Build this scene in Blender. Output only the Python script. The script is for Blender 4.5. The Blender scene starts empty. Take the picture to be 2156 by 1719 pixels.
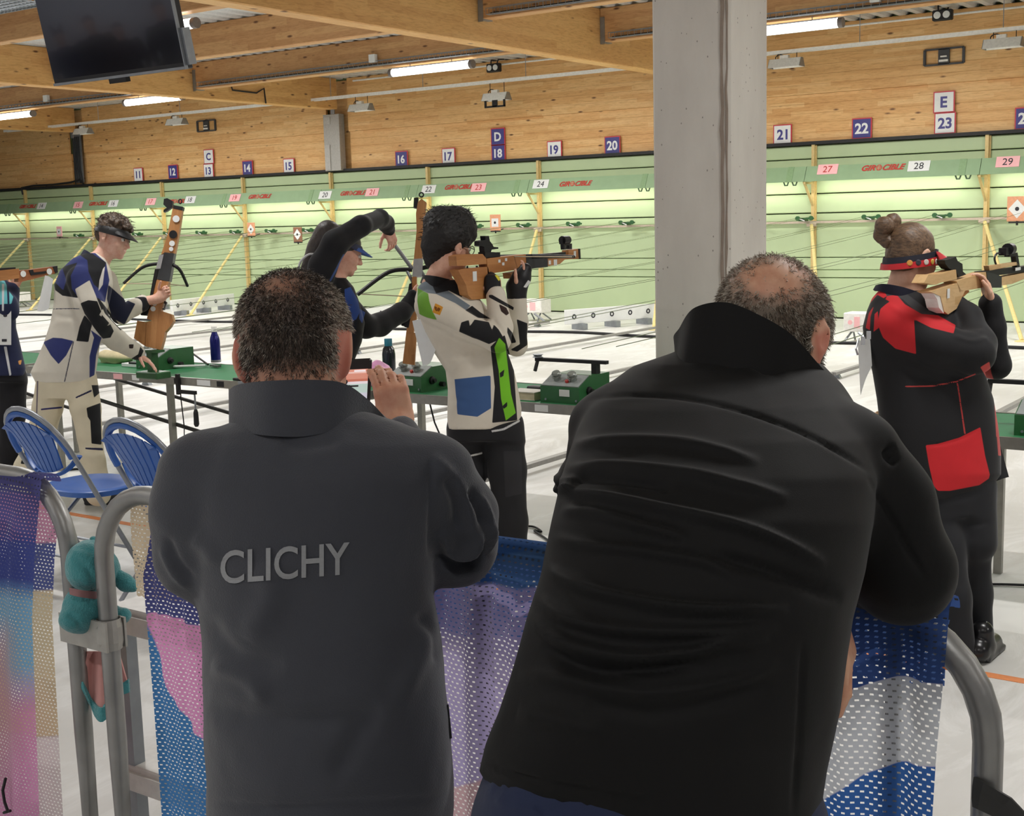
import bpy, bmesh, math, random
import numpy as np
from mathutils import Matrix, Vector

random.seed(7); RNG = np.random.default_rng(7)
SC = bpy.context.scene
COL = SC.collection

# ------------------------------------------------------------------ camera
FPX, CX, CY = 2704.0, 1078.0, 859.5
CAM = np.array([0.0, 0.0, 1.68])
def cam_axes(yaw, pitch, roll):
    cy, sy = math.cos(yaw), math.sin(yaw)
    f = np.array([-sy*math.cos(pitch), cy*math.cos(pitch), -math.sin(pitch)])
    r = np.array([cy, sy, 0.0]); d = np.cross(f, r)
    cr, sr = math.cos(roll), math.sin(roll)
    return np.array([cr*r+sr*d, -sr*r+cr*d, f])
MC = cam_axes(math.radians(35.2), math.radians(8.38), math.radians(1.509))
cam = bpy.data.objects.new('camera', bpy.data.cameras.new('camera'))
COL.objects.link(cam)
cam.data.sensor_width = 36.0; cam.data.sensor_fit = 'HORIZONTAL'
cam.data.lens = 36.0*FPX/2156.0
cam.data.clip_start = 0.05; cam.data.clip_end = 200
mw = Matrix.Identity(4)
for i in range(3):
    mw[i][0] = MC[0][i]; mw[i][1] = -MC[1][i]; mw[i][2] = -MC[2][i]; mw[i][3] = CAM[i]
cam.matrix_world = mw
SC.camera = cam

# pixel (2156x1719 frame) <-> world helpers
RT, UP, FW = MC[0], -MC[1], MC[2]
def ray(x, y): return MC.T @ np.array([(x-CX)/FPX, (y-CY)/FPX, 1.0])
def atz(x, y, z): d = ray(x, y); return CAM + d*((z-CAM[2])/d[2])
def aty(x, y, Y): d = ray(x, y); return CAM + d*((Y-CAM[1])/d[1])
def atx(x, y, X): d = ray(x, y); return CAM + d*((X-CAM[0])/d[0])
def atd(x, y, D): return CAM + ray(x, y)*D
def depth(p): return float((np.asarray(p)-CAM) @ FW)
def project(P):
    q = (np.asarray(P, float)-CAM) @ MC.T
    return np.stack([q[..., 0]/q[..., 2]*FPX+CX, q[..., 1]/q[..., 2]*FPX+CY], -1)

# ------------------------------------------------------------------ world, exposure
SC.view_settings.view_transform = 'Standard'
SC.view_settings.look = 'None'
SC.view_settings.gamma = 1.0
SC.view_settings.use_curve_mapping = False
SC.view_settings.exposure = 0.0
try:
    SC.cycles.use_denoising = True
    SC.cycles.max_bounces = 6
    SC.cycles.transparent_max_bounces = 12
    SC.cycles.caustics_reflective = False; SC.cycles.caustics_refractive = False
except Exception: pass
# closed hall: no daylight, the lamps alone light it
wd = bpy.data.worlds.new('closed_hall'); SC.world = wd; wd.use_nodes = True
wd.node_tree.nodes['Background'].inputs[0].default_value = (0, 0, 0, 1)
wd.node_tree.nodes['Background'].inputs[1].default_value = 0.0

def area(name, loc, sx, sy, power, color=(1, .985, .965), rot=(0, 0, 0)):
    l = bpy.data.lights.new(name, 'AREA'); l.shape = 'RECTANGLE'; l.size = sx; l.size_y = sy
    l.energy = power; l.color = color
    o = bpy.data.objects.new(name, l); COL.objects.link(o); o.location = loc; o.rotation_euler = rot
    return o
def in_view(pts):
    return any(depth(p) > 0 and 0 <= q[0] <= 2156 and 0 <= q[1] <= 1719 for p, q in ((p, project(p)) for p in pts))
# rows of fluorescent luminaires under the roof; the lamps in the picture are built further down,
# the rest of each row hangs outside the picture under the same roof
LAMP_ROWS = []
for yy, pw, xs in ((15.62, 175, (-23.0, -18.68, -12.35, -6.72, -1.8)), (10.2, 128, (-18.4, -12.18, -6.0, -1.0, 4.0)), (4.6, 80, (-11, -6.2, -.6, 5.0)), (-.9, 46, (-19, -14, -9, -4, 1, 5)), (-5.6, 80, (-22, -16, -10, -4))):
    for xx in xs:
        LAMP_ROWS.append((xx, yy))
        seen = in_view([(xx+d, yy, 3.9) for d in (-.75, 0, .75)])
        area('tube_light' if seen else 'tube_light_offscreen', (xx, yy, 3.87), 1.5, .10, pw)

# ------------------------------------------------------------------ materials
def lin(c):
    c = [x/255.0 for x in c[:3]]
    return tuple((x/12.92 if x <= .04045 else ((x+.055)/1.055)**2.4) for x in c)+(1.0,)
class NT:
    def __init__(s, name):
        s.m = bpy.data.materials.new(name); s.m.use_nodes = True; s.t = s.m.node_tree
        s.b = s.t.nodes['Principled BSDF']; s.out = s.t.nodes['Material Output']
    def n(s, typ, **kw):
        nd = s.t.nodes.new(typ)
        for k, v in kw.items():
            if k.startswith('i_'):
                key = k[2:]; key = int(key) if key.isdigit() else key.replace('_', ' ')
                nd.inputs[key].default_value = v
            else: setattr(nd, k, v)
        return nd
    def l(s, a, b): s.t.links.new(a, b)
    def pos(s, scale=(1, 1, 1), src='Position'):
        g = s.n('ShaderNodeNewGeometry').outputs['Position'] if src == 'Position' else s.n('ShaderNodeTexCoord').outputs[src]
        mp = s.n('ShaderNodeMapping'); mp.inputs['Scale'].default_value = scale
        s.l(g, mp.inputs['Vector']); return mp.outputs['Vector']
    def noise(s, vec, scale=5, detail=4, rough=.55, dist=0):
        nd = s.n('ShaderNodeTexNoise'); nd.inputs['Scale'].default_value = scale; nd.inputs['Detail'].default_value = detail
        nd.inputs['Roughness'].default_value = rough; nd.inputs['Distortion'].default_value = dist
        s.l(vec, nd.inputs['Vector']); return nd.outputs['Fac']
    def ramp(s, fac, stops):
        r = s.n('ShaderNodeValToRGB'); e = r.color_ramp.elements
        while len(e) < len(stops): e.new(.5)
        for el, (p, c) in zip(e, stops): el.position = p; el.color = c
        s.l(fac, r.inputs[0]); return r.outputs[0]
    def mix(s, fac, a, b, mode='MIX'):
        m = s.n('ShaderNodeMix', data_type='RGBA', blend_type=mode)
        for sock, v in ((m.inputs[0], fac), (m.inputs[6], a), (m.inputs[7], b)):
            if hasattr(v, 'is_output') or isinstance(v, bpy.types.NodeSocket): s.l(v, sock)
            else: sock.default_value = v
        return m.outputs[2]
    def math(s, op, a, b=None, c=None):
        m = s.n('ShaderNodeMath', operation=op)
        for i, v in enumerate((a, b, c)):
            if v is None: continue
            if isinstance(v, bpy.types.NodeSocket): s.l(v, m.inputs[i])
            else: m.inputs[i].default_value = v
        return m.outputs[0]
    def bump(s, h, strength=.3, dist=.01):
        b = s.n('ShaderNodeBump'); b.inputs['Strength'].default_value = strength; b.inputs['Distance'].default_value = dist
        s.l(h, b.inputs['Height']); s.l(b.outputs[0], s.b.inputs['Normal'])
    def base(s, v):
        if isinstance(v, bpy.types.NodeSocket): s.l(v, s.b.inputs['Base Color'])
        else: s.b.inputs['Base Color'].default_value = v
MATS = {}
def mat(name, rgb, rough=.5, metal=0, var=.08, scale=30, bump=0, spec=.5, emit=0, sheen=0, coat=0, trans=0):
    """plain painted / plastic / metal surface with slight procedural mottling"""
    if name in MATS: return MATS[name]
    t = NT(name); c = lin(rgb)
    f = t.noise(t.pos(), scale, 3)
    lo = tuple(x*(1-var) for x in c[:3])+(1,); hi = tuple(min(1, x*(1+var)) for x in c[:3])+(1,)
    t.base(t.ramp(f, [(.3, lo), (.7, hi)]))
    t.b.inputs['Roughness'].default_value = rough; t.b.inputs['Metallic'].default_value = metal
    t.b.inputs['Specular IOR Level'].default_value = spec
    if sheen:
        t.b.inputs['Sheen Weight'].default_value = sheen; t.b.inputs['Sheen Roughness'].default_value = .5
    if coat: t.b.inputs['Coat Weight'].default_value = coat
    if emit:
        t.b.inputs['Emission Color'].default_value = c; t.b.inputs['Emission Strength'].default_value = emit
    if bump: t.bump(t.noise(t.pos(), scale*8, 4), bump, .004)
    MATS[name] = t.m; return t.m
def wood(name, axis, rgbs, knots=True, strip=.06, gloss=.55, contrast=1.0):
    """laminated softwood: strips and grain running along axis, dark knots"""
    if name in MATS: return MATS[name]
    t = NT(name)
    sc = {'x': (.12, 1, 1), 'y': (1, .12, 1), 'z': (1, 1, .12)}[axis]
    v = t.pos(sc)
    grain = t.noise(v, 55, 5, .65, .6)
    sep = t.n('ShaderNodeSeparateXYZ'); t.l(t.n('ShaderNodeNewGeometry').outputs['Position'], sep.inputs[0])
    along = sep.outputs[{'x': 0, 'y': 1, 'z': 2}[axis]]; up = sep.outputs[2 if axis != 'z' else 0]
    row = t.math('FLOOR', t.math('DIVIDE', up, strip))
    seg = t.math('FLOOR', t.math('ADD', t.math('DIVIDE', along, .85), t.math('MULTIPLY', row, .37)))
    wn = t.n('ShaderNodeTexWhiteNoise', noise_dimensions='2D'); cb = t.n('ShaderNodeCombineXYZ')
    t.l(row, cb.inputs[0]); t.l(seg, cb.inputs[1]); t.l(cb.outputs[0], wn.inputs['Vector'])
    c0, c1, c2 = [lin(c) for c in rgbs]
    col = t.ramp(wn.outputs['Value'], [(0, c0), (.5, c1), (1, c2)])
    g = t.ramp(grain, [(.3, (.74, .66, .55, 1)), (.55, (1, 1, 1, 1)), (.8, (1.0, .97, .92, 1))])
    col = t.mix(.85*contrast, col, g, 'MULTIPLY')
    if knots:
        ks = {'x': (.55, 1, 1.6), 'y': (1, .55, 1.6), 'z': (1, 1.6, .55)}[axis]
        vo = t.n('ShaderNodeTexVoronoi', feature='F1'); vo.inputs['Scale'].default_value = 5.0; vo.inputs['Randomness'].default_value = 1
        t.l(t.pos(ks), vo.inputs['Vector'])
        kn = t.ramp(vo.outputs['Distance'], [(.07, (1, 1, 1, 1)), (.17, (0, 0, 0, 1))])
        rnd = t.n('ShaderNodeSeparateColor'); t.l(vo.outputs['Color'], rnd.inputs[0])
        sel = t.math('GREATER_THAN', rnd.outputs[0], .3)
        bw = t.n('ShaderNodeRGBToBW'); t.l(kn, bw.inputs[0])
        col = t.mix(t.math('MULTIPLY', t.math('MULTIPLY', bw.outputs[0], sel), .92), col, lin((92, 52, 24)))
    t.base(col); t.b.inputs['Roughness'].default_value = gloss
    t.bump(grain, .12, .003)
    MATS[name] = t.m; return t.m

# ------------------------------------------------------------------ mesh building
ORG = {}
def mesh_from(name, V, F, smooth=False, uvs=None):
    me = bpy.data.meshes.new(name)
    me.from_pydata([tuple(v) for v in V], [], [tuple(f) for f in F]); me.update()
    if smooth: me.polygons.foreach_set('use_smooth', [True]*len(me.polygons))
    return me
class MB:
    """collects solid pieces of one part"""
    def __init__(s): s.V = []; s.F = []; s.M = []; s.mi = 0
    def add(s, V, F):
        o = len(s.V); s.V += [np.asarray(v, float) for v in V]; s.F += [tuple(i+o for i in f) for f in F]; s.M += [s.mi]*len(F); return s
    def box(s, c, size, rot=None, ax=None, bev=0):
        h = np.asarray(size, float)/2; c = np.asarray(c, float)
        A = np.eye(3) if ax is None else np.asarray(ax, float)
        if rot is not None: A = np.array(Matrix.Rotation(rot, 3, 'Z').transposed())
        P = lambda x, y, z: c + x*h[0]*A[0] + y*h[1]*A[1] + z*h[2]*A[2]
        if not bev:
            V = [P(x, y, z) for z in (-1, 1) for y in (-1, 1) for x in (-1, 1)]
            return s.add(V, [(0, 2, 3, 1), (4, 5, 7, 6), (0, 1, 5, 4), (2, 6, 7, 3), (0, 4, 6, 2), (1, 3, 7, 5)])
        bv = [1-min(.9, bev/x) for x in h]          # chamfered box
        V = []; idx = {}
        for z in (-1, 1):
            for y in (-1, 1):
                for x in (-1, 1):
                    for a in range(3):
                        q = [x*bv[0], y*bv[1], z*bv[2]]; q[a] = (x, y, z)[a]
                        idx[(x, y, z, a)] = len(V); V.append(P(*q))
        F = []
        def face(pts):
            n = np.cross(V[pts[1]]-V[pts[0]], V[pts[2]]-V[pts[0]]); m = sum(V[p] for p in pts)/len(pts)-c
            F.append(tuple(pts) if n@m > 0 else tuple(pts[::-1]))
        for a in range(3):
            b, d = [i for i in range(3) if i != a]
            for sgn in (-1, 1):
                ring = []
                for u, w in ((-1, -1), (1, -1), (1, 1), (-1, 1)):
                    k = [0, 0, 0]; k[a] = sgn; k[b] = u; k[d] = w; ring.append(idx[(*k, a)])
                face(ring)
        for a in range(3):
            b, d = [i for i in range(3) if i != a]
            for u in (-1, 1):
                for w in (-1, 1):
                    k = [0, 0, 0]; k[b] = u; k[d] = w
                    k0 = k[:]; k0[a] = -1; k1 = k[:]; k1[a] = 1
                    face([idx[(*k0, b)], idx[(*k1, b)], idx[(*k1, d)], idx[(*k0, d)]])
        for x in (-1, 1):
            for y in (-1, 1):
                for z in (-1, 1): face([idx[(x, y, z, a)] for a in range(3)])
        return s.add(V, F)
    def tube(s, pts, r, n=8, closed=False, caps=True, flat=None):
        pts = [np.asarray(p, float) for p in pts]; m = len(pts)
        rr = r if hasattr(r, '__len__') else [r]*m
        V = []; F = []; prev = None
        for i, p in enumerate(pts):
            if closed: t = pts[(i+1) % m]-pts[i-1]
            else: t = pts[min(i+1, m-1)]-pts[max(i-1, 0)]
            t = t/(np.linalg.norm(t)+1e-12)
            if prev is None:
                a = np.array([0, 0, 1.0]) if abs(t[2]) < .9 else np.array([1.0, 0, 0])
                if flat is not None: a = np.asarray(flat[1], float)
                u = np.cross(t, a)
            else: u = prev-t*(prev@t)
            u /= np.linalg.norm(u)+1e-12; w = np.cross(t, u); prev = u
            kx, ky = (1, 1) if flat is None else flat[0]
            for k in range(n):
                ang = 2*math.pi*(k+.5)/n; V.append(p+rr[i]*(kx*math.cos(ang)*u+ky*math.sin(ang)*w))
        for i in range(m if closed else m-1):
            j = (i+1) % m
            for k in range(n):
                k2 = (k+1) % n; F.append((i*n+k, i*n+k2, j*n+k2, j*n+k))
        if caps and not closed: F.append(tuple(range(n))[::-1]); F.append(tuple((m-1)*n+k for k in range(n)))
        return s.add(V, F)
    def lathe(s, base, prof, n=20, axis=(0, 0, 1)):
        ax = np.asarray(axis, float); ax /= np.linalg.norm(ax)
        a = np.array([1.0, 0, 0]) if abs(ax[0]) < .9 else np.array([0, 1.0, 0])
        u = np.cross(ax, a); u /= np.linalg.norm(u); w = np.cross(ax, u); base = np.asarray(base, float)
        V = []; F = []
        for r, h in prof:
            for k in range(n):
                g = 2*math.pi*k/n; V.append(base+ax*h+max(r, 1e-4)*(math.cos(g)*u+math.sin(g)*w))
        for i in range(len(prof)-1):
            for k in range(n):
                k2 = (k+1) % n; F.append((i*n+k, i*n+k2, (i+1)*n+k2, (i+1)*n+k))
        F.append(tuple(range(n))[::-1]); F.append(tuple((len(prof)-1)*n+k for k in range(n)))
        return s.add(V, F)
    def prism(s, poly, vec):
        """extrude a planar polygon (3-D points) along vec"""
        P = [np.asarray(p, float) for p in poly]; vec = np.asarray(vec, float); n = len(P)
        nn = sum((np.cross(P[i]-P[0], P[(i+1) % n]-P[0]) for i in range(1, n-1)), np.zeros(3))
        if nn@vec > 0: P = P[::-1]
        V = P+[p+vec for p in P]
        return s.add(V, [tuple(range(n)), tuple(range(2*n-1, n-1, -1))]+[(i, i+n, (i+1) % n+n, (i+1) % n)[::-1] for i in range(n)])
    def ball(s, c, r, n=12, m=8, ax=None):
        c = np.asarray(c, float); r = np.asarray(r if hasattr(r, '__len__') else (r, r, r), float); A = np.eye(3) if ax is None else np.asarray(ax)
        V = []; F = []
        for i in range(m+1):
            th = math.pi*i/m
            for k in range(n):
                g = 2*math.pi*k/n; q = (math.sin(th)*math.cos(g)*r[0], math.sin(th)*math.sin(g)*r[1], math.cos(th)*r[2]); V.append(c+q[0]*A[0]+q[1]*A[1]+q[2]*A[2])
        for i in range(m):
            for k in range(n):
                k2 = (k+1) % n; F.append((i*n+k, (i+1)*n+k, (i+1)*n+k2, i*n+k2))
        return s.add(V, F)
    def torus(s, c, R, r, axis=(0, 0, 1), n=20, m=8):
        ax = np.asarray(axis, float); ax /= np.linalg.norm(ax)
        a = np.array([1.0, 0, 0]) if abs(ax[0]) < .9 else np.array([0, 1.0, 0])
        u = np.cross(ax, a); u /= np.linalg.norm(u); w = np.cross(ax, u)
        return s.tube([np.asarray(c)+R*(math.cos(2*math.pi*k/n)*u+math.sin(2*math.pi*k/n)*w) for k in range(n)], r, m, closed=True)
    def mesh(s, name, smooth=False, org=None):
        V = np.array(s.V) - (0 if org is None else np.asarray(org))
        me = mesh_from(name, V, s.F, smooth)
        if any(s.M): me.polygons.foreach_set('material_index', s.M)
        return me
def tag(o, label=None, cat=None, group=None, kind=None):
    if label: o['label'] = label
    if cat: o['category'] = cat
    if group: o['group'] = group
    if kind: o['kind'] = kind
    return o
def thing(name, loc, label, cat, group=None, kind=None):
    o = bpy.data.objects.new(name, None); COL.objects.link(o); o.location = tuple(map(float, loc)); ORG[o.name] = np.asarray(loc, float)
    o.empty_display_size = .1
    return tag(o, label, cat, group, kind)
def link(name, me, mats, parent=None, loc=None):
    o = bpy.data.objects.new(name, me); COL.objects.link(o)
    for m in (mats if isinstance(mats, (list, tuple)) else [mats]): me.materials.append(m)
    if parent is not None: o.parent = parent
    if loc is not None: o.location = tuple(map(float, loc))
    return o
def put(name, b, mats, parent=None, smooth=False, label=None, cat=None, group=None, kind=None):
    """world-space builder b -> object; children are stored relative to their thing's origin"""
    if parent is not None:
        org = ORG[parent.name]; o = link(name, b.mesh(name, smooth, org), mats, parent); ORG[o.name] = org
    else:
        V = np.array(b.V); org = np.array([(V[:, 0].min()+V[:, 0].max())/2, (V[:, 1].min()+V[:, 1].max())/2, V[:, 2].min()])
        o = link(name, b.mesh(name, smooth, org), mats, None, org); ORG[o.name] = org
    return tag(o, label, cat, group, kind)
def shade_auto(o, ang=40):
    try:
        me = o.data; me.polygons.foreach_set('use_smooth', [True]*len(me.polygons)); me.set_sharp_from_angle(angle=math.radians(ang))
    except Exception: pass
    return o
def clone(root, delta, label=None, group=None):
    r = root.copy(); COL.objects.link(r); r.location = tuple(np.array(root.location)+np.asarray(delta)); ORG[r.name] = ORG[root.name]+np.asarray(delta)
    if label: r['label'] = label
    if group: r['group'] = group
    for ch in list(root.children):
        c = ch.copy(); COL.objects.link(c); c.parent = r; ORG[c.name] = ORG[r.name]
        for g in ch.children:
            d = g.copy(); COL.objects.link(d); d.parent = c; ORG[d.name] = ORG[r.name]
    return r
_TX = {}
def text_geo(s, bold=0, shear=0.0, ext=.004, res=3):
    """triangulated letter shapes of a string, centred, unit height"""
    key = (s, bold, shear, ext)
    if key in _TX: return _TX[key]
    cu = bpy.data.curves.new('t', 'FONT'); cu.body = s; cu.align_x = 'CENTER'; cu.align_y = 'CENTER'; cu.extrude = ext; cu.offset = bold; cu.shear = shear; cu.resolution_u = res
    ob = bpy.data.objects.new('t', cu); COL.objects.link(ob)
    dg = bpy.context.evaluated_depsgraph_get(); me = ob.evaluated_get(dg).to_mesh()
    V = np.array([v.co[:] for v in me.vertices]); F = [tuple(p.vertices) for p in me.polygons]
    ob.evaluated_get(dg).to_mesh_clear(); bpy.data.objects.remove(ob); bpy.data.curves.remove(cu)
    if len(V):
        mn, mx = V.min(0), V.max(0); V[:, :2] -= (mn[:2]+mx[:2])/2; V[:, :2] /= (mx[1]-mn[1])
    _TX[key] = (V, F); return V, F
def add_text(b, s, c, h, right, up, thick=.003, bold=0, shear=0.0, wmax=None, width=None):
    V, F = text_geo(s, bold, shear)
    right = np.asarray(right, float); up = np.asarray(up, float); n = np.cross(right, up)
    w = V[:, 0].max()-V[:, 0].min(); k = 1.0
    if width: k = width/(w*h)
    zs = V[:, 2]; zz = (zs-zs.min())/(zs.max()-zs.min()+1e-9)
    P = np.asarray(c)+np.outer(V[:, 0]*h*k, right)+np.outer(V[:, 1]*h, up)+np.outer(zz*thick, n)
    return b.add(list(P), F)
# ================================================================== the hall
YW = 19.4
XA, XB, XD = -9.5, -17.75, -26.0       # lines of the main glulam beams
M_floor = None
t = NT('concrete_floor')
f1 = t.noise(t.pos((1, 1, 1)), .7, 6, .6, .3); f2 = t.noise(t.pos((1, .35, 1)), 3.0, 8, .7, 1.2); f3 = t.noise(t.pos(), 22, 4)
c = t.ramp(f1, [(.3, lin((198, 196, 190))), (.7, lin((219, 218, 214)))])
c = t.mix(t.ramp(f2, [(.46, (0, 0, 0, 1)), (.6, (.5, .5, .5, 1))]), c, lin((238, 238, 236)))
c = t.mix(t.ramp(f3, [(.66, (0, 0, 0, 1)), (.78, (.35, .35, .35, 1))]), c, lin((170, 166, 158)))
t.base(c); t.b.inputs['Roughness'].default_value = .42; t.bump(f3, .05, .004)
M_floor = t.m
t = NT('cast_concrete')
f1 = t.noise(t.pos((1, 1, .35)), 2.2, 6, .6); vo = t.n('ShaderNodeTexVoronoi'); vo.inputs['Scale'].default_value = 34; t.l(t.pos((1, 1, .7)), vo.inputs['Vector'])
c = t.ramp(f1, [(.3, lin((186, 180, 172))), (.7, lin((208, 203, 194)))])
sp = t.n('ShaderNodeSeparateColor'); t.l(vo.outputs['Color'], sp.inputs[0])
pit = t.math('MULTIPLY', t.math('LESS_THAN', vo.outputs['Distance'], .13), t.math('GREATER_THAN', sp.outputs[0], .8))
c = t.mix(pit, c, lin((140, 134, 126)))
t.base(c); t.b.inputs['Roughness'].default_value = .8; t.bump(t.noise(t.pos(), 60, 4), .15, .003)
M_conc = t.m
W1 = ((196, 148, 88), (206, 160, 98), (214, 170, 108))
M_woodx = wood('spruce_board_wall', 'x', ((216, 166, 106), (224, 178, 118), (231, 190, 132)), strip=.07)
M_beamx = wood('glulam_cross', 'x', ((196, 148, 98), (204, 156, 106), (213, 168, 116)), strip=.09)
M_beamy = wood('glulam_main', 'y', ((210, 160, 100), (217, 168, 106), (224, 178, 116)), strip=.09)
M_green = mat('green_panel_paint', (180, 198, 156), .55, var=.03, scale=2)
M_galv = mat('galvanised_steel', (150, 155, 160), .45, .7, .1, 14)
M_black = mat('black_rubber', (22, 22, 24), .6)
M_white = mat('white_enamel', (232, 230, 224), .45)
M_gold = mat('yellow_painted_post', (208, 182, 124), .45, .1)
M_deck = mat('white_roof_deck', (205, 208, 208), .5, .2)

# floor
b = MB(); b.box((-12, 5.5, -.1), (48, 27.8, .2)); fl = put('floor', b, M_floor, kind='structure', label='pale grey polished concrete floor of the shooting hall')
b = MB(); b.box((-4, 4.62, .0006), (26, .05, .0016)); put('floor_line', b, mat('orange_line_paint', (226, 140, 84), .6), fl)
# shell behind and beside the viewpoint
M_shell = mat('painted_shell_wall', (198, 202, 220), .7, var=.03, scale=1)
for nm, c, s in (('wall_rear', (-12, -8.2, 2.3), (48, .3, 4.6)), ('wall_west', (-35.9, 5.5, 2.3), (.3, 27, 4.6)), ('wall_east', (11.9, 5.5, 2.3), (.3, 27, 4.6))):
    b = MB(); b.box(c, s); put(nm, b, M_shell, kind='structure')
# roof deck: trapezoidal sheet, ribs along Y, as sheets one bay long
proto = None
for k, (y0, y1) in enumerate(((-8, -2.6), (-2.6, 2.8), (2.8, 8.2), (8.2, 13.8), (13.8, 19.5))):
    b = MB(); x = -36.0; pts = []
    while x < 12:
        pts += [(x, 4.50), (x+.10, 4.50), (x+.13, 4.545), (x+.22, 4.545), (x+.25, 4.50)]; x += .25
    V = [(p[0], yy, p[1]) for yy in (y0, y1) for p in pts]; n = len(pts)
    b.add(V, [(i, i+n, i+1+n, i+1) for i in range(n-1)])
    V2 = [(v[0], v[1], v[2]+.05) for v in V]; b.add(V2, [(i, i+1, i+1+n, i+n) for i in range(n-1)])
    if k == 0: ceil = put('ceiling', b, M_deck, kind='structure', label='white corrugated metal roof deck over timber beams')
    else: put('deck_sheet', b, M_deck, ceil)

# main glulam beams along Y
def beam(name, c, s, m, lab):
    bb = MB(); bb.box(c, s, bev=.012); return put(name, bb, m, kind='structure', label=lab)
for X, z0, lab in ((XA, 3.78, 'main glulam beam crossing above the timber wall beside the concrete column'), (XB, 3.91, 'main glulam beam ending over the grey boxed wall column'), (XD, 3.95, 'far main glulam beam ending over the cable-covered wall column'), (-1.3, 3.78, 'main glulam beam over the spectators'), (6.9, 3.78, 'main glulam beam over the far end of the tables')):
    beam('roof_beam', (X, 5.6, (z0+4.5)/2), (.24, 27.4, 4.5-z0), M_beamy, lab)
# secondary beams along X between the main ones, with steel hanger shoes
bays = ((-35.6, XD), (XD, XB), (XB, XA), (XA, -1.3), (-1.3, 6.9), (6.9, 11.7))
for k, Y in enumerate((-6.4, -3.6, -.9, 1.85, 4.6, 7.35, 10.1, 12.9, 15.72)):
    for (x0, x1) in bays:
        bb = MB(); bb.box(((x0+x1)/2, Y, 4.275), (x1-x0-.24, .18, .45), bev=.01)
        pb = put('cross_beam', bb, M_beamx, kind='structure', label='secondary glulam beam hung between main roof beams')
        if Y > 7:
            for xe, sg in ((x0+.13, 1), (x1-.13, -1)):
                bb = MB(); bb.box((xe+sg*.03, Y-.095, 4.2), (.07, .008, .36)); bb.box((xe+sg*.03, Y, 4.045), (.07, .2, .01)); put('hanger_shoe', bb, M_galv, pb)
M_beamw = M_beamx
# ------------------------------------------------- back wall: black joint, green panels, posts, timber boards
b = MB(); b.box((-12, YW+.2, 2.3), (48, .1, 4.6)); wb = put('wall_back', b, mat('wall_backing', (158, 182, 126), .8), kind='structure')
rows = [(0.02, .62), (.645, .75), (.77, .94), (.965, 1.50), (1.53, 1.63), (1.66, 1.93), (1.96, 2.47), (2.50, 2.68)]
posts_x = [-36+.0] ; px_posts = (50, 190, 340, 512, 697, 902, 1134)
PX = [float(aty(x, 480 if x > 1000 else 420, YW)[0]) for x in (54, 193, 343, 514, 699, 903, 1137)] + [float(aty(1713, 450, YW)[0]), float(aty(2077, 400, YW)[0])]
mid = (PX[6]+PX[7])/2
PX = [PX[0]-2.5*k for k in (3, 2, 1)] + PX[:7] + [mid] + PX[7:] + [PX[8]+2.52*k for k in (1, 2, 3, 4, 5)]
gm = {}
for i in range(len(PX)-1):
    w = PX[i+1]-PX[i]
    for j, (z0, z1) in enumerate(rows):
        bb = MB(); bb.box(((PX[i]+PX[i+1])/2, YW+.05+(.012 if j in (1, 4) else 0), (z0+z1)/2), (w-.004, .05, z1-z0+.014), bev=.009)
        put('wall_panel', bb, M_green, wb)
for X in PX:
    bb = MB(); bb.box((X, YW-.015, 1.35), (.05, .06, 2.7)); bb.box((X+.035, YW+.005, 1.35), (.02, .03, 2.68)); put('wall_post', bb, M_gold, wb)
bb = MB(); bb.box((-12, YW-.02, 2.725), (48, .1, .05)); put('wall_capping', bb, M_black, wb)
M_copper = mat('steel_rail', (205, 190, 172), .4, .5)
bb = MB(); bb.box((-12, YW-.05, 1.505), (47, .06, .035)); put('target_rail', bb, M_copper, wb)
# timber boards above, per bay between the wall columns
wt = thing('wall_timber', (-12, YW, 2.75), 'knotty spruce board wall above the green target panels', 'wall', kind='structure')
xs = [-35.8, XD-.3, XD+.25, XB-.28, XB+.3, XA-.3, XA+.3, -1.6, -1.0, 6.6, 7.2, 11.7]
h = .145
for k in range(0, len(xs), 2):
    x0, x1 = (xs[k], xs[k+1]) if k else (-35.8, XD-.3)
    z = 2.75; r = 0
    while z < 4.5:
        zz = min(z+h, 4.5); off = .0 if z < 3.45 else -.045
        bb = MB(); bb.box(((x0+x1)/2, YW+.06+off, (z+zz)/2), (x1-x0, .05, zz-z-.0012), bev=.0022); put('wall_board', bb, M_woodx, wt); z = zz; r += 1
# boxed steel columns on the wall
def wallcol(X, lab, boxed):
    th = thing('wall_column', (X, YW, 2.72), lab, 'column', kind='structure')
    bb = MB(); bb.box((X, YW+.135, 3.6), (.62, .03, 1.75)); put('recess', bb, M_woodx, th)
    if boxed:
        bb = MB(); bb.box((X-.04, YW-.06, 3.27), (.42, .16, 1.1), bev=.006); put('cover', bb, mat('grey_column_cover', (168, 166, 160), .45, .3), th)
        bb = MB(); bb.box((X-.14, YW-.145, 3.7), (.16, .012, .14)); bb.box((X-.16, YW-.145, 2.98), (.14, .02, .5)); put('cover_plate', bb, mat('grey_plate', (176, 174, 168), .4, .3), th)
    else:
        for q in range(4):
            bb = MB(); x = X-.12+.07*q; bb.tube([(x, YW-.02, 3.85), (x, YW-.03, 3.1), (x+.02*q, YW-.03, 2.78)], .018, 6); put('cable', bb, M_black, th)
        bb = MB(); bb.box((X, YW-.0, 3.4), (.3, .03, 1.2)); put('cable_tray', bb, M_galv, th)
    bb = MB(); bb.box((X, YW-.12, 4.02), (.1, .02, .4)); put('beam_shoe', bb, M_galv, th)
wallcol(XB, 'grey boxed steel column between timber wall bays', True)
wallcol(XD, 'steel column with black cables between timber wall bays', False)
wallcol(XA, 'boxed steel column on the timber wall behind the concrete pillar', True)
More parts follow.
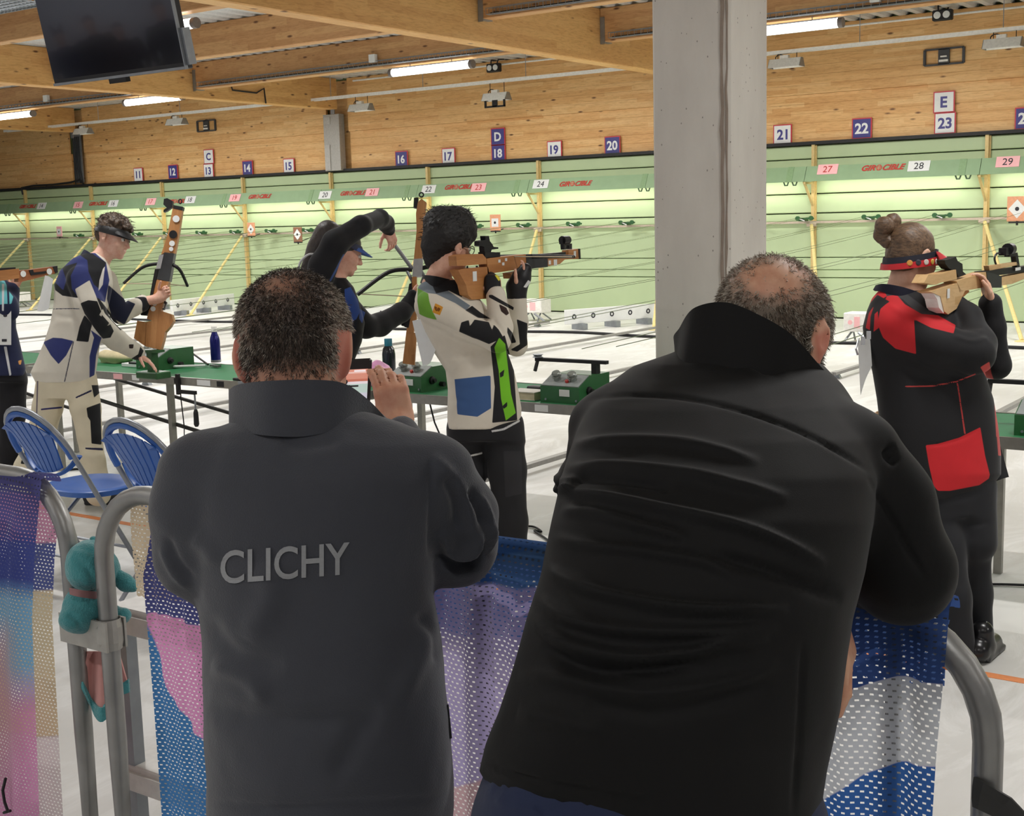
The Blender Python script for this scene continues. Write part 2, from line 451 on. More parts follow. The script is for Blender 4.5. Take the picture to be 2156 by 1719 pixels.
bb = MB(); bb.tube([aty(45, 396, YW-.06), aty(70, 391, YW-.06), aty(110, 389, YW-.06), aty(150, 384, YW-.06), aty(168, 378, YW-.06), aty(176, 388, YW-.06)], .022, 6); bb.tube([aty(45, 396, YW-.06), aty(48, 410, YW-.06)], .02, 6)
put('cable_loop', bb, M_black, wb)

# ------------------------------------------------- concrete pillar in front of the range
P0 = aty(1374, 400, 6.05); P1 = aty(1536, 400, 6.05)
wc = P1[0]-P0[0]; dcol = .47
xc0, xc1 = P0[0], P1[0]
th = thing('concrete_pillar', ((xc0+xc1)/2, 6.05+dcol/2, 0), 'square cast concrete pillar with a rough poured joint', 'pillar', kind='structure')
bb = MB(); cc = .018
prof = [(xc0+cc, 6.05), (xc1-cc, 6.05), (xc1, 6.05+cc), (xc1, 6.05+dcol-cc), (xc1-cc, 6.05+dcol), (xc0+cc, 6.05+dcol), (xc0, 6.05+dcol-cc), (xc0, 6.05+cc)]
bb.prism([(x, y, 0) for x, y in prof], (0, 0, 4.5)); put('shaft', bb, M_conc, th)
bb = MB()
for s, w in ((-.028, .010), (-.005, .007)):
    pts = [(xc1-.012+s+random.uniform(-.004, .004), 6.05-.001+(0 if s < -.02 else .003), z) for z in np.linspace(.0, 4.5, 46)]
    bb.tube(pts, [w*random.uniform(.6, 1.15) for _ in pts], 6)
put('poured_seam', bb, mat('seam_grout', (138, 124, 112), .9), th)
# ================================================================== fixtures of the range
Zv = np.array([0, 0, 1.0]); Xv = np.array([1.0, 0, 0])
M_gbeam = mat('target_beam_green', (142, 170, 132), .45, var=.05, scale=6)
M_ink = mat('print_black', (40, 40, 48), .6); M_red = mat('print_red', (186, 52, 44), .55)
M_paper = mat('white_card', (226, 228, 226), .6, var=.02); M_pink = mat('pink_card', (244, 186, 188), .6, var=.02)
M_navy = mat('sign_navy', (62, 60, 128), .5, var=.03); M_sred = mat('sign_red_border', (196, 62, 74), .5)
# ---- long tilted beam carrying lane numbers
gb = thing('target_beam', (-14, 19.05, 0), 'long green beam with pink and white lane number cards and red lettering', 'beam')
yb, zb, yt, zt = 19.0, 2.13, 19.11, 2.36
upv = np.array([0, yt-yb, zt-zb]); ul = np.linalg.norm(upv); upn = upv/ul; nrm = np.cross(Xv, upn)   # nrm faces -Y
def on_beam(x, y):
    """pixel -> point on the beam's tilted face"""
    d = ray(x, y); p0 = np.array([0, yb, zb]); return CAM + d*(((p0-CAM)@nrm)/(d@nrm))
segs = [-34.0]+PX[1:]
for i in range(len(segs)-1):
    x0, x1 = segs[i], segs[i+1]
    bb = MB(); bb.prism([(x0+.004, yb, zb), (x0+.004, yt, zt), (x0+.004, yt+.05, zt), (x0+.004, yt+.05, zb+.06), (x0+.004, yb+.06, zb)], (x1-x0-.008, 0, 0)); put('beam_length', bb, M_gbeam, gb)
for X in PX[1:]:
    bb = MB(); bb.tube([(X-.02, yb+.05, zb), (X-.0, 19.36, 1.77)], .022, 6); bb.box((X, 19.2, zb-.02), (.03, .36, .03)); put('bracket', bb, M_gold, gb)
    bb = MB()
    for dx in (-.20, -.34): bb.tube([(X+dx, yb+.02, zb+.005), (X+dx+.02, yb+.02, zb-.05), (X+dx+.06, yb+.02, zb-.05), (X+dx+.08, yb+.02, zb+.005)], .012, 6)
    put('clamp', bb, mat('dark_green_iron', (58, 84, 58), .5), gb)
    bb = MB(); bb.box(np.array([X-.25, yb, zb])+upv*.5+nrm*.003, (.10, ul*1.02, .006), ax=(Xv, upn, nrm)); put('joint_tape', bb, mat('tape_green', (134, 164, 122), .4), gb)
    bb = MB(); bb.box((X+1.25, 19.2, 2.17), (2.3, .07, .05)); put('strip_lamp', bb, M_white, gb)
    area('strip_light' if in_view([(X+1.25+d, 19.2, 2.12) for d in (-1.15, 0, 1.15)]) else 'strip_light_offscreen', (X+1.25, 19.2, 2.12), 2.3, .06, 8, (1, .98, .84), (math.radians(30), 0, 0))
def card(x, y, s, m, w=.32, hh=.165):
    p = on_beam(x, y)+nrm*.006
    bb = MB(); bb.box(p, (w, hh, .006), ax=(Xv, upn, nrm)); o = put('number_card', bb, m, gb)
    bb = MB(); add_text(bb, s, p+nrm*.004, .105, Xv, upn, .002); put('number', bb, M_ink if m is M_paper or int(s) > 28 else M_red, o)
for x, y, s in ((88, 434, 14), (165, 432, 15), (239, 429, 16), (318, 425, 17), (401, 421, 18), (495, 417, 19), (685, 411, 20), (784, 405, 21), (903, 399, 22), (1008, 395, 23), (1139, 388, 24), (1743, 357, 27), (1935, 350, 28), (2122, 341, 29)):
    card(x, y, str(s), M_pink if s % 2 else M_paper)
for x, y in ((58, 435), (206, 429), (372, 424), (546, 414), (742, 407), (965, 394), (1210, 387), (1857, 353)):
    p = on_beam(x, y)+nrm*.004
    bb = MB(); add_text(bb, 'GIR', p-Xv*.20, .095, Xv, upn, .003, .03, .35, width=.21); add_text(bb, 'CIBLE', p+Xv*.185, .095, Xv, upn, .003, .03, .35, width=.34)
    bb.lathe(p-Xv*.045, [(.048, 0), (.048, .003)], 16, nrm); put('lettering', bb, M_red, gb)
    bb = MB()
    for k in range(3): bb.box(p-Xv*.045+upn*(.022*(k-1))+nrm*.004, (.075, .006, .002), ax=(Xv, upn, nrm))
    bb.box(p-Xv*.045+nrm*.004, (.006, .08, .002), ax=(Xv, upn, nrm)); put('globe_mark', bb, mat('pale_green_print', (170, 190, 150), .5), gb)

# ---- numbered signs on the timber wall
def sign(x, y, txt, blue, lab):
    p = aty(x, y, YW-.0); th = thing('lane_sign', p-np.array([0, 0, .15]), lab, 'sign', 'lane signs on the timber wall')
    p = p+np.array([0, -.006, 0])
    bb = MB(); bb.box(p, (.31, .012, .31)); put('border', bb, M_sred, th)
    bb = MB(); bb.box(p+np.array([0, -.008, 0]), (.275, .006, .275)); put('plate', bb, M_navy if blue else M_paper, th)
    bb = MB(); add_text(bb, txt, p+np.array([0, -.0112, 0]), .16, Xv, Zv, .002, .03); put('number', bb, M_paper if blue else M_navy, th)
for x, y, s, bl in ((292, 368, '11', 0), (365, 362, '12', 1), (440, 360, '13', 0), (440, 330, 'C', 0), (522, 354, '14', 1), (609, 350, '15', 0), (846, 335.5, '16', 1), (945, 329.5, '17', 0), (1050, 323, '18', 1), (1049, 288, 'D', 1), (1168, 315.5, '19', 0), (1290, 306.5, '20', 1), (1648, 283.5, '21', 0), (1815, 270.5, '22', 1), (1990, 259.5, '23', 0), (1988, 215, 'E', 0), (2161, 249, '24', 1)):
    what = f'reading {s}' if len(s) > 1 else f'with the letter {s}'
    sign(x, y, s, bl, f"{'navy blue' if bl else 'white'} square sign {what} on the timber wall")

SIGNX = sorted((float(aty(x, y, YW)[0]), s) for x, y, s in ((292, 368, '11'), (365, 362, '12'), (440, 360, '13'), (522, 354, '14'), (609, 350, '15'), (846, 335, '16'), (945, 329, '17'), (1050, 323, '18'), (1168, 315, '19'), (1290, 306, '20'), (1648, 283, '21'), (1815, 270, '22'), (1990, 259, '23'), (2161, 249, '24')))
def between(X):
    if X < SIGNX[0][0]: return 'beyond sign 11'
    if X > SIGNX[-1][0]: return 'past sign 24'
    for (a, s), (b, t_) in zip(SIGNX[:-1], SIGNX[1:]):
        if a <= X <= b: return f'below signs {s} and {t_}'
# ---- wall emergency units, ceiling spots
def wall_unit(x, y, lab):
    p = aty(x, y, YW-.02); th = thing('emergency_unit', p-np.array([0, 0, .11]), lab, 'wall light')
    bb = MB(); w, hh = .56, .22
    for dx, sx in ((-w/2, .035), (w/2, .035), (0, .16)): bb.box(p+np.array([dx, 0, 0]), (sx, .05, hh))
    for dz in (-hh/2, hh/2): bb.box(p+np.array([0, 0, dz]), (w, .05, .025))
    put('housing', bb, mat('dark_grey_plastic', (66, 66, 68), .5), th)
    bb = MB(); bb.box(p+np.array([0, -.03, -.06]), (.13, .02, .03)); bb.box(p+np.array([0, -.03, .0]), (.09, .02, .02)); put('lamp', bb, M_white, th)
wall_unit(435, 265, 'dark framed emergency unit on the timber wall above sign C')
wall_unit(1988, 119, 'dark framed emergency unit on the timber wall above sign E')
def spot(x, y, lab):
    p = aty(x, y, 19.1); th = thing('twin_spot', p-np.array([0, 0, .07]), lab, 'spot light')
    bb = MB(); bb.box(p, (.28, .1, .15), bev=.015); put('housing', bb, M_black, th)
    for dx in (-.065, .065):
        bb = MB(); bb.lathe(p+np.array([dx, -.045, 0]), [(.05, 0), (.05, .015), (.02, .02)], 14, (0, -1, 0)); put('lens', bb, M_paper, th)
        bb = MB(); bb.tube([p+np.array([dx, 0, .07]), p+np.array([dx*1.2, .03, .14]), p+np.array([dx*1.2, .2, .16])], .012, 6); put('bracket', bb, M_black, th)
spot(1040, 143, 'black twin spotlight on the conduit above signs 17 and 18'); spot(1985, 32, 'black twin spotlight on the conduit above sign E')
for x0, x1 in ((-17.2, -9.8), (-9.2, -3)):
    bb = MB(); bb.tube([(x0, 19.3, 4.42), ((x0+x1)/2, 19.3, 4.42), (x1, 19.3, 4.42)], .016, 6)
    put('conduit', bb, M_white, label='thin white conduit pipe along the timber wall '+('between boxed column and concrete pillar' if x0 < -10 else 'right above sign E'.replace('right ', '')), cat='conduit')

# ---- hanging cable ladder with reflector lamps in front of the wall
for x0, x1, lab in ((-27.6, XB-.2, 'white perforated cable ladder above signs 11 to 15'), (XB-.2, XA-.1, 'white perforated cable ladder above signs 16 to 20'), (XA-.1, -2, 'white perforated cable ladder above signs 21 to 23')):
    th = thing('cable_ladder', ((x0+x1)/2, 18.6, 4.0), lab, 'cable tray', 'cable ladders under the roof')
    for dy in (-.045, .045):
        bb = MB(); bb.box(((x0+x1)/2, 18.6+dy, 4.045), (x1-x0, .008, .05)); put('side_rail', bb, M_white, th)
    bb = MB(); n = int((x1-x0)/.16)
    for k in range(n): bb.box((x0+(k+.5)*(x1-x0)/n, 18.6, 4.03), (.07, .09, .006))
    put('rungs', bb, M_white, th, kind='stuff')
    for k in range(4):
        bb = MB(); xx = x0+.8+k*(x1-x0-1.6)/3; bb.tube([(xx, 18.6, 4.05), (xx, 18.6, 4.5)], .006, 5); put('hanger_rod', bb, M_galv, th)
def reflector(x, y, lab, frame=False, dark=False):
    p = aty(x, y, 18.6); th = thing('reflector_lamp', p-np.array([0, 0, .1]), lab, 'lamp', 'reflector lamps hung along the wall')
    L = .5; bb = MB()
    prof = [(-.11, -.07), (-.04, .06), (.04, .06), (.11, -.07), (.10, -.07), (.035, .048), (-.035, .048), (-.10, -.07)]
    bb.prism([p+np.array([-L/2, a, c]) for a, c in prof], (L, 0, 0)); put('reflector', bb, M_white, th)
    bb = MB()
    for sx in (-1, 1): bb.prism([p+np.array([sx*(L/2-.004), a, c]) for a, c in prof[:4]], (sx*.008, 0, 0))
    put('end_plate', bb, M_galv, th)
    bb = MB(); bb.box(p+np.array([-.02, 0, .085]), (.13, .07, .05)); put('ballast', bb, M_white, th)
    bb = MB(); bb.tube([p+np.array([-.1+.07*math.cos(a), 0, .075+.05*math.sin(a)]) for a in np.linspace(-1.2, 4.4, 12)], .008, 5)
    put('cable_loop', bb, M_black, th)
    for dx in (-.13, .17): bb = MB(); bb.tube([p+np.array([dx, 0, .05]), np.array([p[0]+dx, p[1], 4.022])], .006, 5); put('hanging_cable', bb, M_black, th)
    if frame:
        bb = MB()
        for dx in (-.2, .2, 0): bb.box(p+np.array([dx, -.05, -.12]), (.03 if dx else .1, .03, .12))
        bb.box(p+np.array([0, -.05, -.175]), (.43, .03, .03)); put('lamp_guard', bb, M_black, th)
reflector(175, 276, 'white reflector lamp beside the cable-covered wall column'); reflector(372, 256, 'white reflector lamp with looped cable above sign 12')
reflector(760, 226, 'reflector lamp with looped cable beside the boxed wall column'); reflector(1045, 203, 'white reflector lamp with black guard above sign D', True)
reflector(1655, 132, 'white reflector lamp beside the concrete pillar above sign 21'); reflector(2112, 90, 'reflector lamp with looped cable above sign 24')

# ---- fluorescent luminaires
t = NT('lit_tube'); t.base((1, 1, 1, 1)); t.b.inputs['Emission Color'].default_value = (1, .98, .95, 1); t.b.inputs['Emission Strength'].default_value = 9
M_lit = t.m
def tube_lamp(X, Y, Z, lab):
    th = thing('tube_lamp', (X, Y, Z-.06), lab, 'lamp', 'fluorescent tube lamps')
    bb = MB(); bb.tube([(X-.74, Y, Z), (X+.74, Y, Z)], .058, 14); shade_auto(put('diffuser', bb, M_lit, th))
    for sx in (-1, 1):
        bb = MB(); bb.tube([(X+sx*.74, Y, Z), (X+sx*.80, Y, Z)], .062, 14); shade_auto(put('end_cap', bb, mat('lamp_end_cap', (120, 112, 108), .5), th))
    bb = MB(); bb.box((X, Y, Z+.055), (1.45, .05, .02)); bb.tube([(X-.4, Y, Z+.06), (X-.4, Y, 4.06)], .006, 5); bb.tube([(X+.4, Y, Z+.06), (X+.4, Y, 4.06)], .006, 5); put('mounting_rail', bb, M_galv, th)
tube_lamp(-12.35, 15.62, 3.95, 'bright tube lamp under the cross beam above signs 16 to 18'); tube_lamp(-18.68, 15.62, 3.95, 'bright tube lamp partly hidden by the main beam over the boxed column')
tube_lamp(-23.0, 15.62, 3.95, 'bright tube lamp beyond the far main beam'); tube_lamp(-6.72, 15.62, 3.95, 'bright tube lamp beside the concrete pillar'); tube_lamp(-12.18, 10.2, 3.95, 'bright tube lamp beside the hanging television')
# wire basket trays on the cross beams
def basket(x0, x1, Y, lab, z0=4.06, st=.1, yd=.06, zh=.09):
    th = thing('wire_basket_tray', ((x0+x1)/2, Y, z0), lab, 'cable tray')
    bb = MB()
    for dy in np.linspace(0, -yd, 2 if yd < .1 else 6):
        for dz in (.02, zh): bb.tube([(x0, Y+dy, z0+dz), (x1, Y+dy, z0+dz)], .005, 5)
    n = int((x1-x0)/st)
    for k in range(n+1):
        x = x0+(x1-x0)*k/n; bb.tube([(x, Y, z0+zh), (x, Y, z0+.02), (x, Y-yd, z0+.02), (x, Y-yd, z0+zh)], .004, 4)
    put('wire_grid', bb, M_galv, th)
    bb = MB()
    for q in range(3): bb.tube([(x0+.05, Y-.02*q, z0+.03), ((x0+x1)/2, Y-.02*q-.01, z0+.04), (x1-.05, Y-.02*q, z0+.03)], .009, 5)
    put('cable_run', bb, M_black, th)
    if z0 > 4: bb = MB(); bb.box(((x0+x1)/2+.2, Y-.05, 4.19), (.12, .07, .12)); put('junction_box', bb, M_paper, th)
    else:
        for x in (x0+.1, x1-.1): bb = MB(); bb.tube([(x, Y, z0+zh), (x, Y, 4.06)], .006, 5); put('hanger_rod', bb, M_galv, th)
basket(XB+.3, XA-.3, 15.6, 'galvanised wire basket tray on the cross beam between boxed column and concrete pillar')
basket(XD+.4, XB-.4, 15.6, 'galvanised wire basket tray on the cross beam of the far bay'); basket(XA+.3, -2.2, 15.6, 'galvanised wire basket tray on the cross beam beside the concrete pillar')
basket(XA+.3, -2.2, 12.78, 'galvanised wire basket tray on the nearer cross beam beside the concrete pillar')
basket(-8.3, -6.42, 4.68, 'galvanised wire basket tray hanging beside the television', 2.93, .035, .26, .12)
# cables dropping from beam B
bb = MB(); p = [atx(484, 172, XB+.14), atx(490, 190, XB+.14), atx(540, 196, XB+.14), atx(556, 186, XB+.14), atx(560, 218, XB+.14)]; bb.tube(p, .014, 6); put('drop_cable', bb, M_black, label='black cables looping along the main beam over the boxed column', cat='cable')

# ---- television hung from the roof
tv_y = 4.6; TL = aty(115, 178, tv_y); TR = aty(393, 150, tv_y); zt0 = (TL[2]+TR[2])/2
TL = np.array([TL[0], tv_y, zt0]); TR = np.array([TR[0], tv_y, zt0]); wv = TR[0]-TL[0]; hv = wv*.6
th = thing('television', ((TL[0]+TR[0])/2, tv_y, zt0), 'black flat television hung tilted from the roof beam', 'television')
tu = np.array([0, -math.sin(math.radians(11)), math.cos(math.radians(11))]); tn = np.cross(Xv, tu)
cc = (TL+TR)/2+tu*hv/2
bb = MB(); bb.box(cc-tn*.025, (wv, hv, .05), ax=(Xv, tu, tn), bev=.006); put('case', bb, mat('television_black', (18, 18, 20), .35), th)
M_screen = mat('screen_glass', (12, 13, 22), .1, var=.0, spec=1.0, coat=.35)
bb = MB(); bb.box(cc+tu*.012+tn*.001, (wv-.02, hv-.045, .004), ax=(Xv, tu, tn)); put('screen', bb, M_screen, th)
bb = MB(); bb.box(cc-tu*(hv/2-.008)+tn*.003, (wv, .014, .006), ax=(Xv, tu, tn)); put('lower_bezel', bb, M_galv, th)
bb = MB(); bb.box(cc-tu*(hv/2+.012)-tn*.01, (.14, .026, .03), ax=(Xv, tu, tn)); put('sensor_bar', bb, M_black, th)
bb = MB(); bb.box(cc+Xv*(wv/2+.012)-tu*(hv*.33)-tn*.03, (.024, hv*.28, .05), ax=(Xv, tu, tn)); put('side_speaker', bb, M_galv, th)
bb = MB(); bb.box(cc+Xv*(wv/2+.002)+tn*.001, (.006, hv, .02), ax=(Xv, tu, tn)); put('edge_trim', bb, M_galv, th)
bb = MB(); bb.box(cc-tn*.09, (.4, .3, .08), ax=(Xv, tu, tn)); bb.tube([cc-tn*.12, (cc-tn*.12)*np.array([1, 1, 0])+np.array([0, 0, 4.06])], .03, 8); put('ceiling_mount', bb, M_black, th)

# ---- targets, pulley brackets, cables, stays
M_dgreen = mat('dark_green_metal', (44, 92, 50), .45, var=.1)
def device(X, lab):
    y, z = 19.18, 1.56; th = thing('pulley_bracket', (X, y, 1.5), lab, 'pulley', 'green pulley brackets on the target rail')
    bb = MB(); bb.box((X, y+.05, z-.01), (.10, .18, .05), bev=.008); bb.box((X+.05, y, z+.005), (.26, .08, .03), bev=.006); put('bracket', bb, M_dgreen, th)
    for dx in (-.05, .17):
        bb = MB(); bb.lathe((X+dx, y-.045, z+.01), [(.036, 0), (.026, .01), (.026, .02), (.036, .03)], 12, (0, -1, 0)); put('pulley', bb, M_dgreen, th)
    bb = MB(); bb.tube([(X-.09, y-.03, z-.01), (X-.02, y-.05, z+.0), (X+.06, y-.05, z-.03)], .008, 5); put('cord', bb, M_paper, th)
LX = [-2.6-1.06*k for k in range(23)]
for X in LX: device(X, 'green pulley bracket on the rail '+between(X))
M_oran = mat('target_backing', (224, 160, 122), .6); M_brown = mat('target_backing_brown', (140, 96, 72), .6)
def target(x, y, lab, m, s=.19, Y=19.08, diamond=True):
    p = aty(x, y, Y); th = thing('target', p-np.array([0, 0, s*.75]), lab, 'target', 'paper targets on the rail')
    bb = MB(); bb.box(p, (s*1.15, .02, s*1.45), bev=.004); put('backing', bb, m, th)
    r = s*.5; bb = MB()
    q = [(0, r*1.1), (r, 0), (0, -r*1.1), (-r, 0)] if diamond else [(-r*.75, r*.75), (r*.75, r*.75), (r*.75, -r*.75), (-r*.75, -r*.75)]
    bb.prism([p+np.array([a, -.011, c]) for a, c in q], (0, -.003, 0)); put('card', bb, M_paper, th)
    bb = MB(); bb.lathe(p+np.array([0, -.014, 0]), [(s*.12, 0), (s*.12, .002)], 12, (0, -1, 0)); put('bullseye', bb, M_ink, th)
    bb = MB(); bb.box(p-np.array([0, 0, s*.78]), (s*.9, .06, .02)); bb.tube([p-np.array([0, 0, s*.7]), p-np.array([0, 0, s*.95])], .015, 6); bb.tube([p-np.array([0, 0, s*.78]), np.array([p[0], 19.34, 1.505])], .008, 6); put('holder', bb, M_black, th)
target(125, 488, 'pink target plate with white card over the far rail', M_pink, .17, diamond=False); target(529, 483, 'orange target plate with white diamond beside a wall post', M_oran)
target(627, 494, 'brown target plate with white diamond hanging from the wires', M_brown, .2, 18.6); target(1043, 469, 'orange target plate with square white card', M_oran, .2, diamond=False); target(2142, 440, 'tan target plate with white diamond beyond the far post', M_oran, .24, 19.0)
M_wire = mat('dark_wire', (112, 126, 92), .5, .2)
for k, X in enumerate(LX):
    th = thing('pulley_wire', (X, 12.5, .9), 'thin wire loop running from a table to the rail '+between(X), 'wire', 'wire loops of the target pulleys')
    for dx, dz in ((-.09, 0), (.13, .02)):
        bb = MB(); y0 = 6.0; pts = [(X+dx, y0+(19.15-y0)*s, (.96+dz)+(1.57-.96)*s-.10*math.sin(math.pi*s)) for s in np.linspace(0, 1, 9)]; bb.tube(pts, .0028, 4); put('strand', bb, M_wire, th)
M_pole = mat('pale_yellow_pole', (226, 206, 140), .5)
for k, X in enumerate(PX[1:-3]):
    bb = MB(); a = np.array([X+.03, 19.24, 1.46]); c = np.array([X+1.2, 16.7, .012]); bb.tube([a, c], .026, 8); bb.lathe((c[0], c[1], 0), [(.09, 0), (.09, .008), (.03, .02)], 12)
    put('stay_pole', bb, M_pole, label='pale yellow stay pole fixed to the wall post '+between(X), cat='pole', group='stay poles of the target wall')
    bb = MB(); bb.box((X, 19.33, 1.47), (.16, .07, .06), bev=.01); put('rail_block', bb, M_copper, wb)
def board(a, c, lab, n=5, hh=.22, z0=.09):
    a, c = atz(*a, z0), atz(*c, z0); d = (c-a)/np.linalg.norm(c-a); L = np.linalg.norm(c-a); nn = np.array([d[1], -d[0], 0]); m = (a+c)/2
    th = thing('side_target_board', (m[0], m[1], 0), lab, 'target board')
    bb = MB(); bb.box(m+Zv*hh/2, (L, .05, hh), ax=(d, -nn, Zv), bev=.006); put('board', bb, M_paper, th)
    for k in range(n):
        p = a+d*L*(k+.42)/n+Zv*hh*.5+nn*.027; bb = MB(); bb.torus(p, .030, .010, nn, 16, 6); put('target_ring', bb, M_ink, th)
    for k in (.15, .5, .85):
        bb = MB(); bb.box(a+d*L*k+np.array([0, 0, -z0/2]), (.08, .3, z0+.01), ax=(d, -nn, Zv)); put('stand', bb, M_galv, th)
board((1190, 684), (1384, 668), 'white board with five black rings standing beside the concrete pillar'); board((361, 657), (492, 641), 'white board with black rings behind the blue bottle', 5)
board((252, 655), (356, 640), 'white board with black rings behind the tilted crossbow', 4); board((762, 680), (862, 662), 'white board with black rings behind the woman spanning a crossbow', 4)
def lowbox(x, y, w, hh, lab):
    p = atz(x, y, .14); th = thing('target_box', (p[0], p[1], 0), lab, 'box')
    bb = MB(); bb.box((p[0], p[1], .14+hh/2), (w, .3, hh), bev=.01); put('housing', bb, M_white, th)
    bb = MB()
    for sx in (-1, 1): bb.tube([(p[0]+sx*w*.4, p[1]-.2, .012), (p[0]+sx*w*.25, p[1], .15), (p[0]+sx*w*.4, p[1]+.2, .012)], .014, 6)
    bb.tube([(p[0]+w*.2, p[1]-.16, .13), (p[0]+w*.9, p[1]-.3, .02)], .02, 6); put('stand', bb, M_galv, th)
    bb = MB(); bb.lathe((p[0]-w*.2, p[1]-.15, .14+hh*.5), [(.03, 0), (.03, .004)], 12, (0, -1, 0)); bb.box((p[0]+w*.1, p[1]-.152, .14+hh*.5), (w*.25, .004, hh*.6)); put('label_plate', bb, M_pink, th)
lowbox(1128, 658, .42, .22, 'white target box on a folding stand behind the shooter with green stripe'); lowbox(1808, 697, .3, .24, 'white target box on the floor behind the red and black jacket'); lowbox(45, 634, .3, .2, 'white target box on a stand beside the far stay pole')
for k, X in enumerate((-2.65, -4.75, -6.87, -9.05, -11.2, -13.3, -15.4, -17.5)):
    th = thing('floor_rail', (X, 11.6, 0), 'grey steel floor rail leading to the wall '+between(X), 'rail', 'floor rails down the range')
    bb = MB(); bb.box((X, 9.2, .055), (.05, 6.6, .03)); bb.box((X+.03, 14.6, .06), (.05, 4.6, .03)); put('rail', bb, mat('rail_grey', (150, 148, 144), .5, .4), th)
    for y in (6.6, 9.0, 12.4, 16.6):
        bb = MB(); bb.prism([(X-.06, y, 0), (X+.06, y, 0), (X+.035, y, .045), (X-.035, y, .045)], (0, .05, 0)); put('foot', bb, M_galv, th)
    bb = MB(); bb.tube([(X-.04, 5.88, .06), (X+.07, 5.95, .07)], .03, 6); bb.box((X, 5.95, .04), (.03, .12, .08)); put('end_clamp', bb, M_black, th)
bb = MB(); bb.tube([(x, 15.6+.16*math.sin(x*1.1)+.05*math.sin(3*x), .022) for x in np.arange(-27, -1, .35)], .02, 6); put('floor_cable', bb, M_black, label='black cable lying across the floor in front of the target wall', cat='cable')
# ================================================================== furniture and barriers
M_tube = mat('galvanised_tube', (150, 150, 148), .42, .75, .16, 9, .1)
BY = 1.78; BZ = 1.105; TR_ = .0215
def arc(c, r, a0, a1, n=8): return [np.array([c[0]+r*math.cos(a), BY, c[1]+r*math.sin(a)]) for a in np.linspace(a0, a1, n)]
def barrier(x0, x1, lab):
    th = thing('crowd_barrier', ((x0+x1)/2, BY, 0), lab, 'barrier', 'galvanised crowd barriers')
    R = .17; bb = MB()
    pts = [np.array([x0, BY, .12])]+[np.array([x0, BY, z]) for z in (.5, .8)]+arc((x0+R, BZ-R), R, math.pi, math.pi/2)+[np.array([x, BY, BZ]) for x in np.linspace(x0+R+.1, x1-R-.1, 4)]+arc((x1-R, BZ-R), R, math.pi/2, 0)+[np.array([x1, BY, z]) for z in (.8, .5)]+[np.array([x1, BY, .12])]
    bb.tube(pts, TR_, 14, closed=True); shade_auto(put('frame', bb, M_tube, th), 60)
    n = 9
    for k in range(2, n-1):
        x = x0+(x1-x0)*k/n; ztop = BZ-.02 if R < (x-x0) < (x1-x0)-R else BZ-.08
        bb = MB(); bb.tube([(x, BY, .13), (x, BY, ztop)], .008, 6); put('bar', bb, M_tube, th)
    for x in (x0+.25, x1-.25):
        bb = MB(); bb.box((x, BY, .012), (.05, .56, .024)); bb.box((x, BY, .07), (.04, .03, .13)); put('foot', bb, M_tube, th)
    return th
barrier(-4.52, -2.525, 'galvanised crowd barrier draped with a purple to pink cloth')
bq = barrier(-2.40, -.452, 'galvanised crowd barrier the two spectators stand at')
for x_ in (1016, 1882):       # stouter uprights behind the cloth
    xx = float(aty(x_, 1420, BY)[0]); bb = MB(); bb.tube([(xx, BY, .13), (xx, BY, BZ-.015)], .0125, 10); put('upright', bb, M_tube, bq)
barrier(-.33, 1.67, 'galvanised crowd barrier behind the dark strap')
# clamps joining the first two barriers
bb = MB(); z = .765
bb.box((-2.46, BY-.026, z), (.17, .006, .07)); bb.box((-2.46, BY+.026, z), (.17, .006, .07)); bb.tube([(-2.40+.027*math.cos(a), BY+.027*math.sin(a), z) for a in np.linspace(0, 2*math.pi, 17)[:-1]], .036, 6, closed=True, flat=((.12, 1), (0, 0, 1)))
put('barrier_clamp', bb, mat('clamp_steel', (168, 166, 160), .45, .5), label='bent grey steel clamp plate joining the barrier tubes under the plush toy', cat='clamp')
bb = MB(); bb.tube([aty(2050, 1668, BY-.02), aty(2066, 1676, BY-.026), aty(2110, 1700, BY-.03), (-.36, BY-.028, .80), (-.33, BY-.026, .79), (-.305, BY-.01, .79)], .02, 8, flat=((.2, 1.2), (0, 0, 1)))
put('strap', bb, mat('dark_strap', (58, 58, 56), .6), label='dark grey strap around the barrier end beside the leaning man', cat='strap')

# perforated printed cloths -------------------------------------------------------
def poly_sd(P, poly):
    """signed distance (positive inside) of 2-D points to a polygon"""
    poly = np.asarray(poly, float); n = len(poly); d = np.full(len(P), 1e9); inside = np.zeros(len(P), bool)
    for i in range(n):
        a, b2 = poly[i], poly[(i+1) % n]; e = b2-a; w = P-a
        tt = np.clip((w@e)/(e@e+1e-9), 0, 1); d = np.minimum(d, np.linalg.norm(w-tt[:, None]*e, axis=1))
        c1 = (a[1] <= P[:, 1]); c2 = (b2[1] > P[:, 1]); cr = e[0]*w[:, 1]-e[1]*w[:, 0]
        inside ^= (c1 & c2 & (cr > 0)) | (~c1 & ~c2 & (cr < 0))
    return np.where(inside, d, -d)
def set_attr(me, name, vals):
    a = me.attributes.new(name, 'FLOAT', 'POINT'); a.data.foreach_set('value', np.asarray(vals, np.float32))
def patch_color(t, base, patches):
    """colour = base, over-painted where each named mesh attribute is positive"""
    col = base
    for nm, rgb, soft in patches:
        at = t.n('ShaderNodeAttribute', attribute_name=nm)
        f = t.n('ShaderNodeMapRange'); f.inputs[1].default_value = -soft; f.inputs[2].default_value = soft
        t.l(at.outputs['Fac'], f.inputs[0]); col = t.mix(f.outputs[0], col, rgb if isinstance(rgb, bpy.types.NodeSocket) else lin(rgb))
    return col
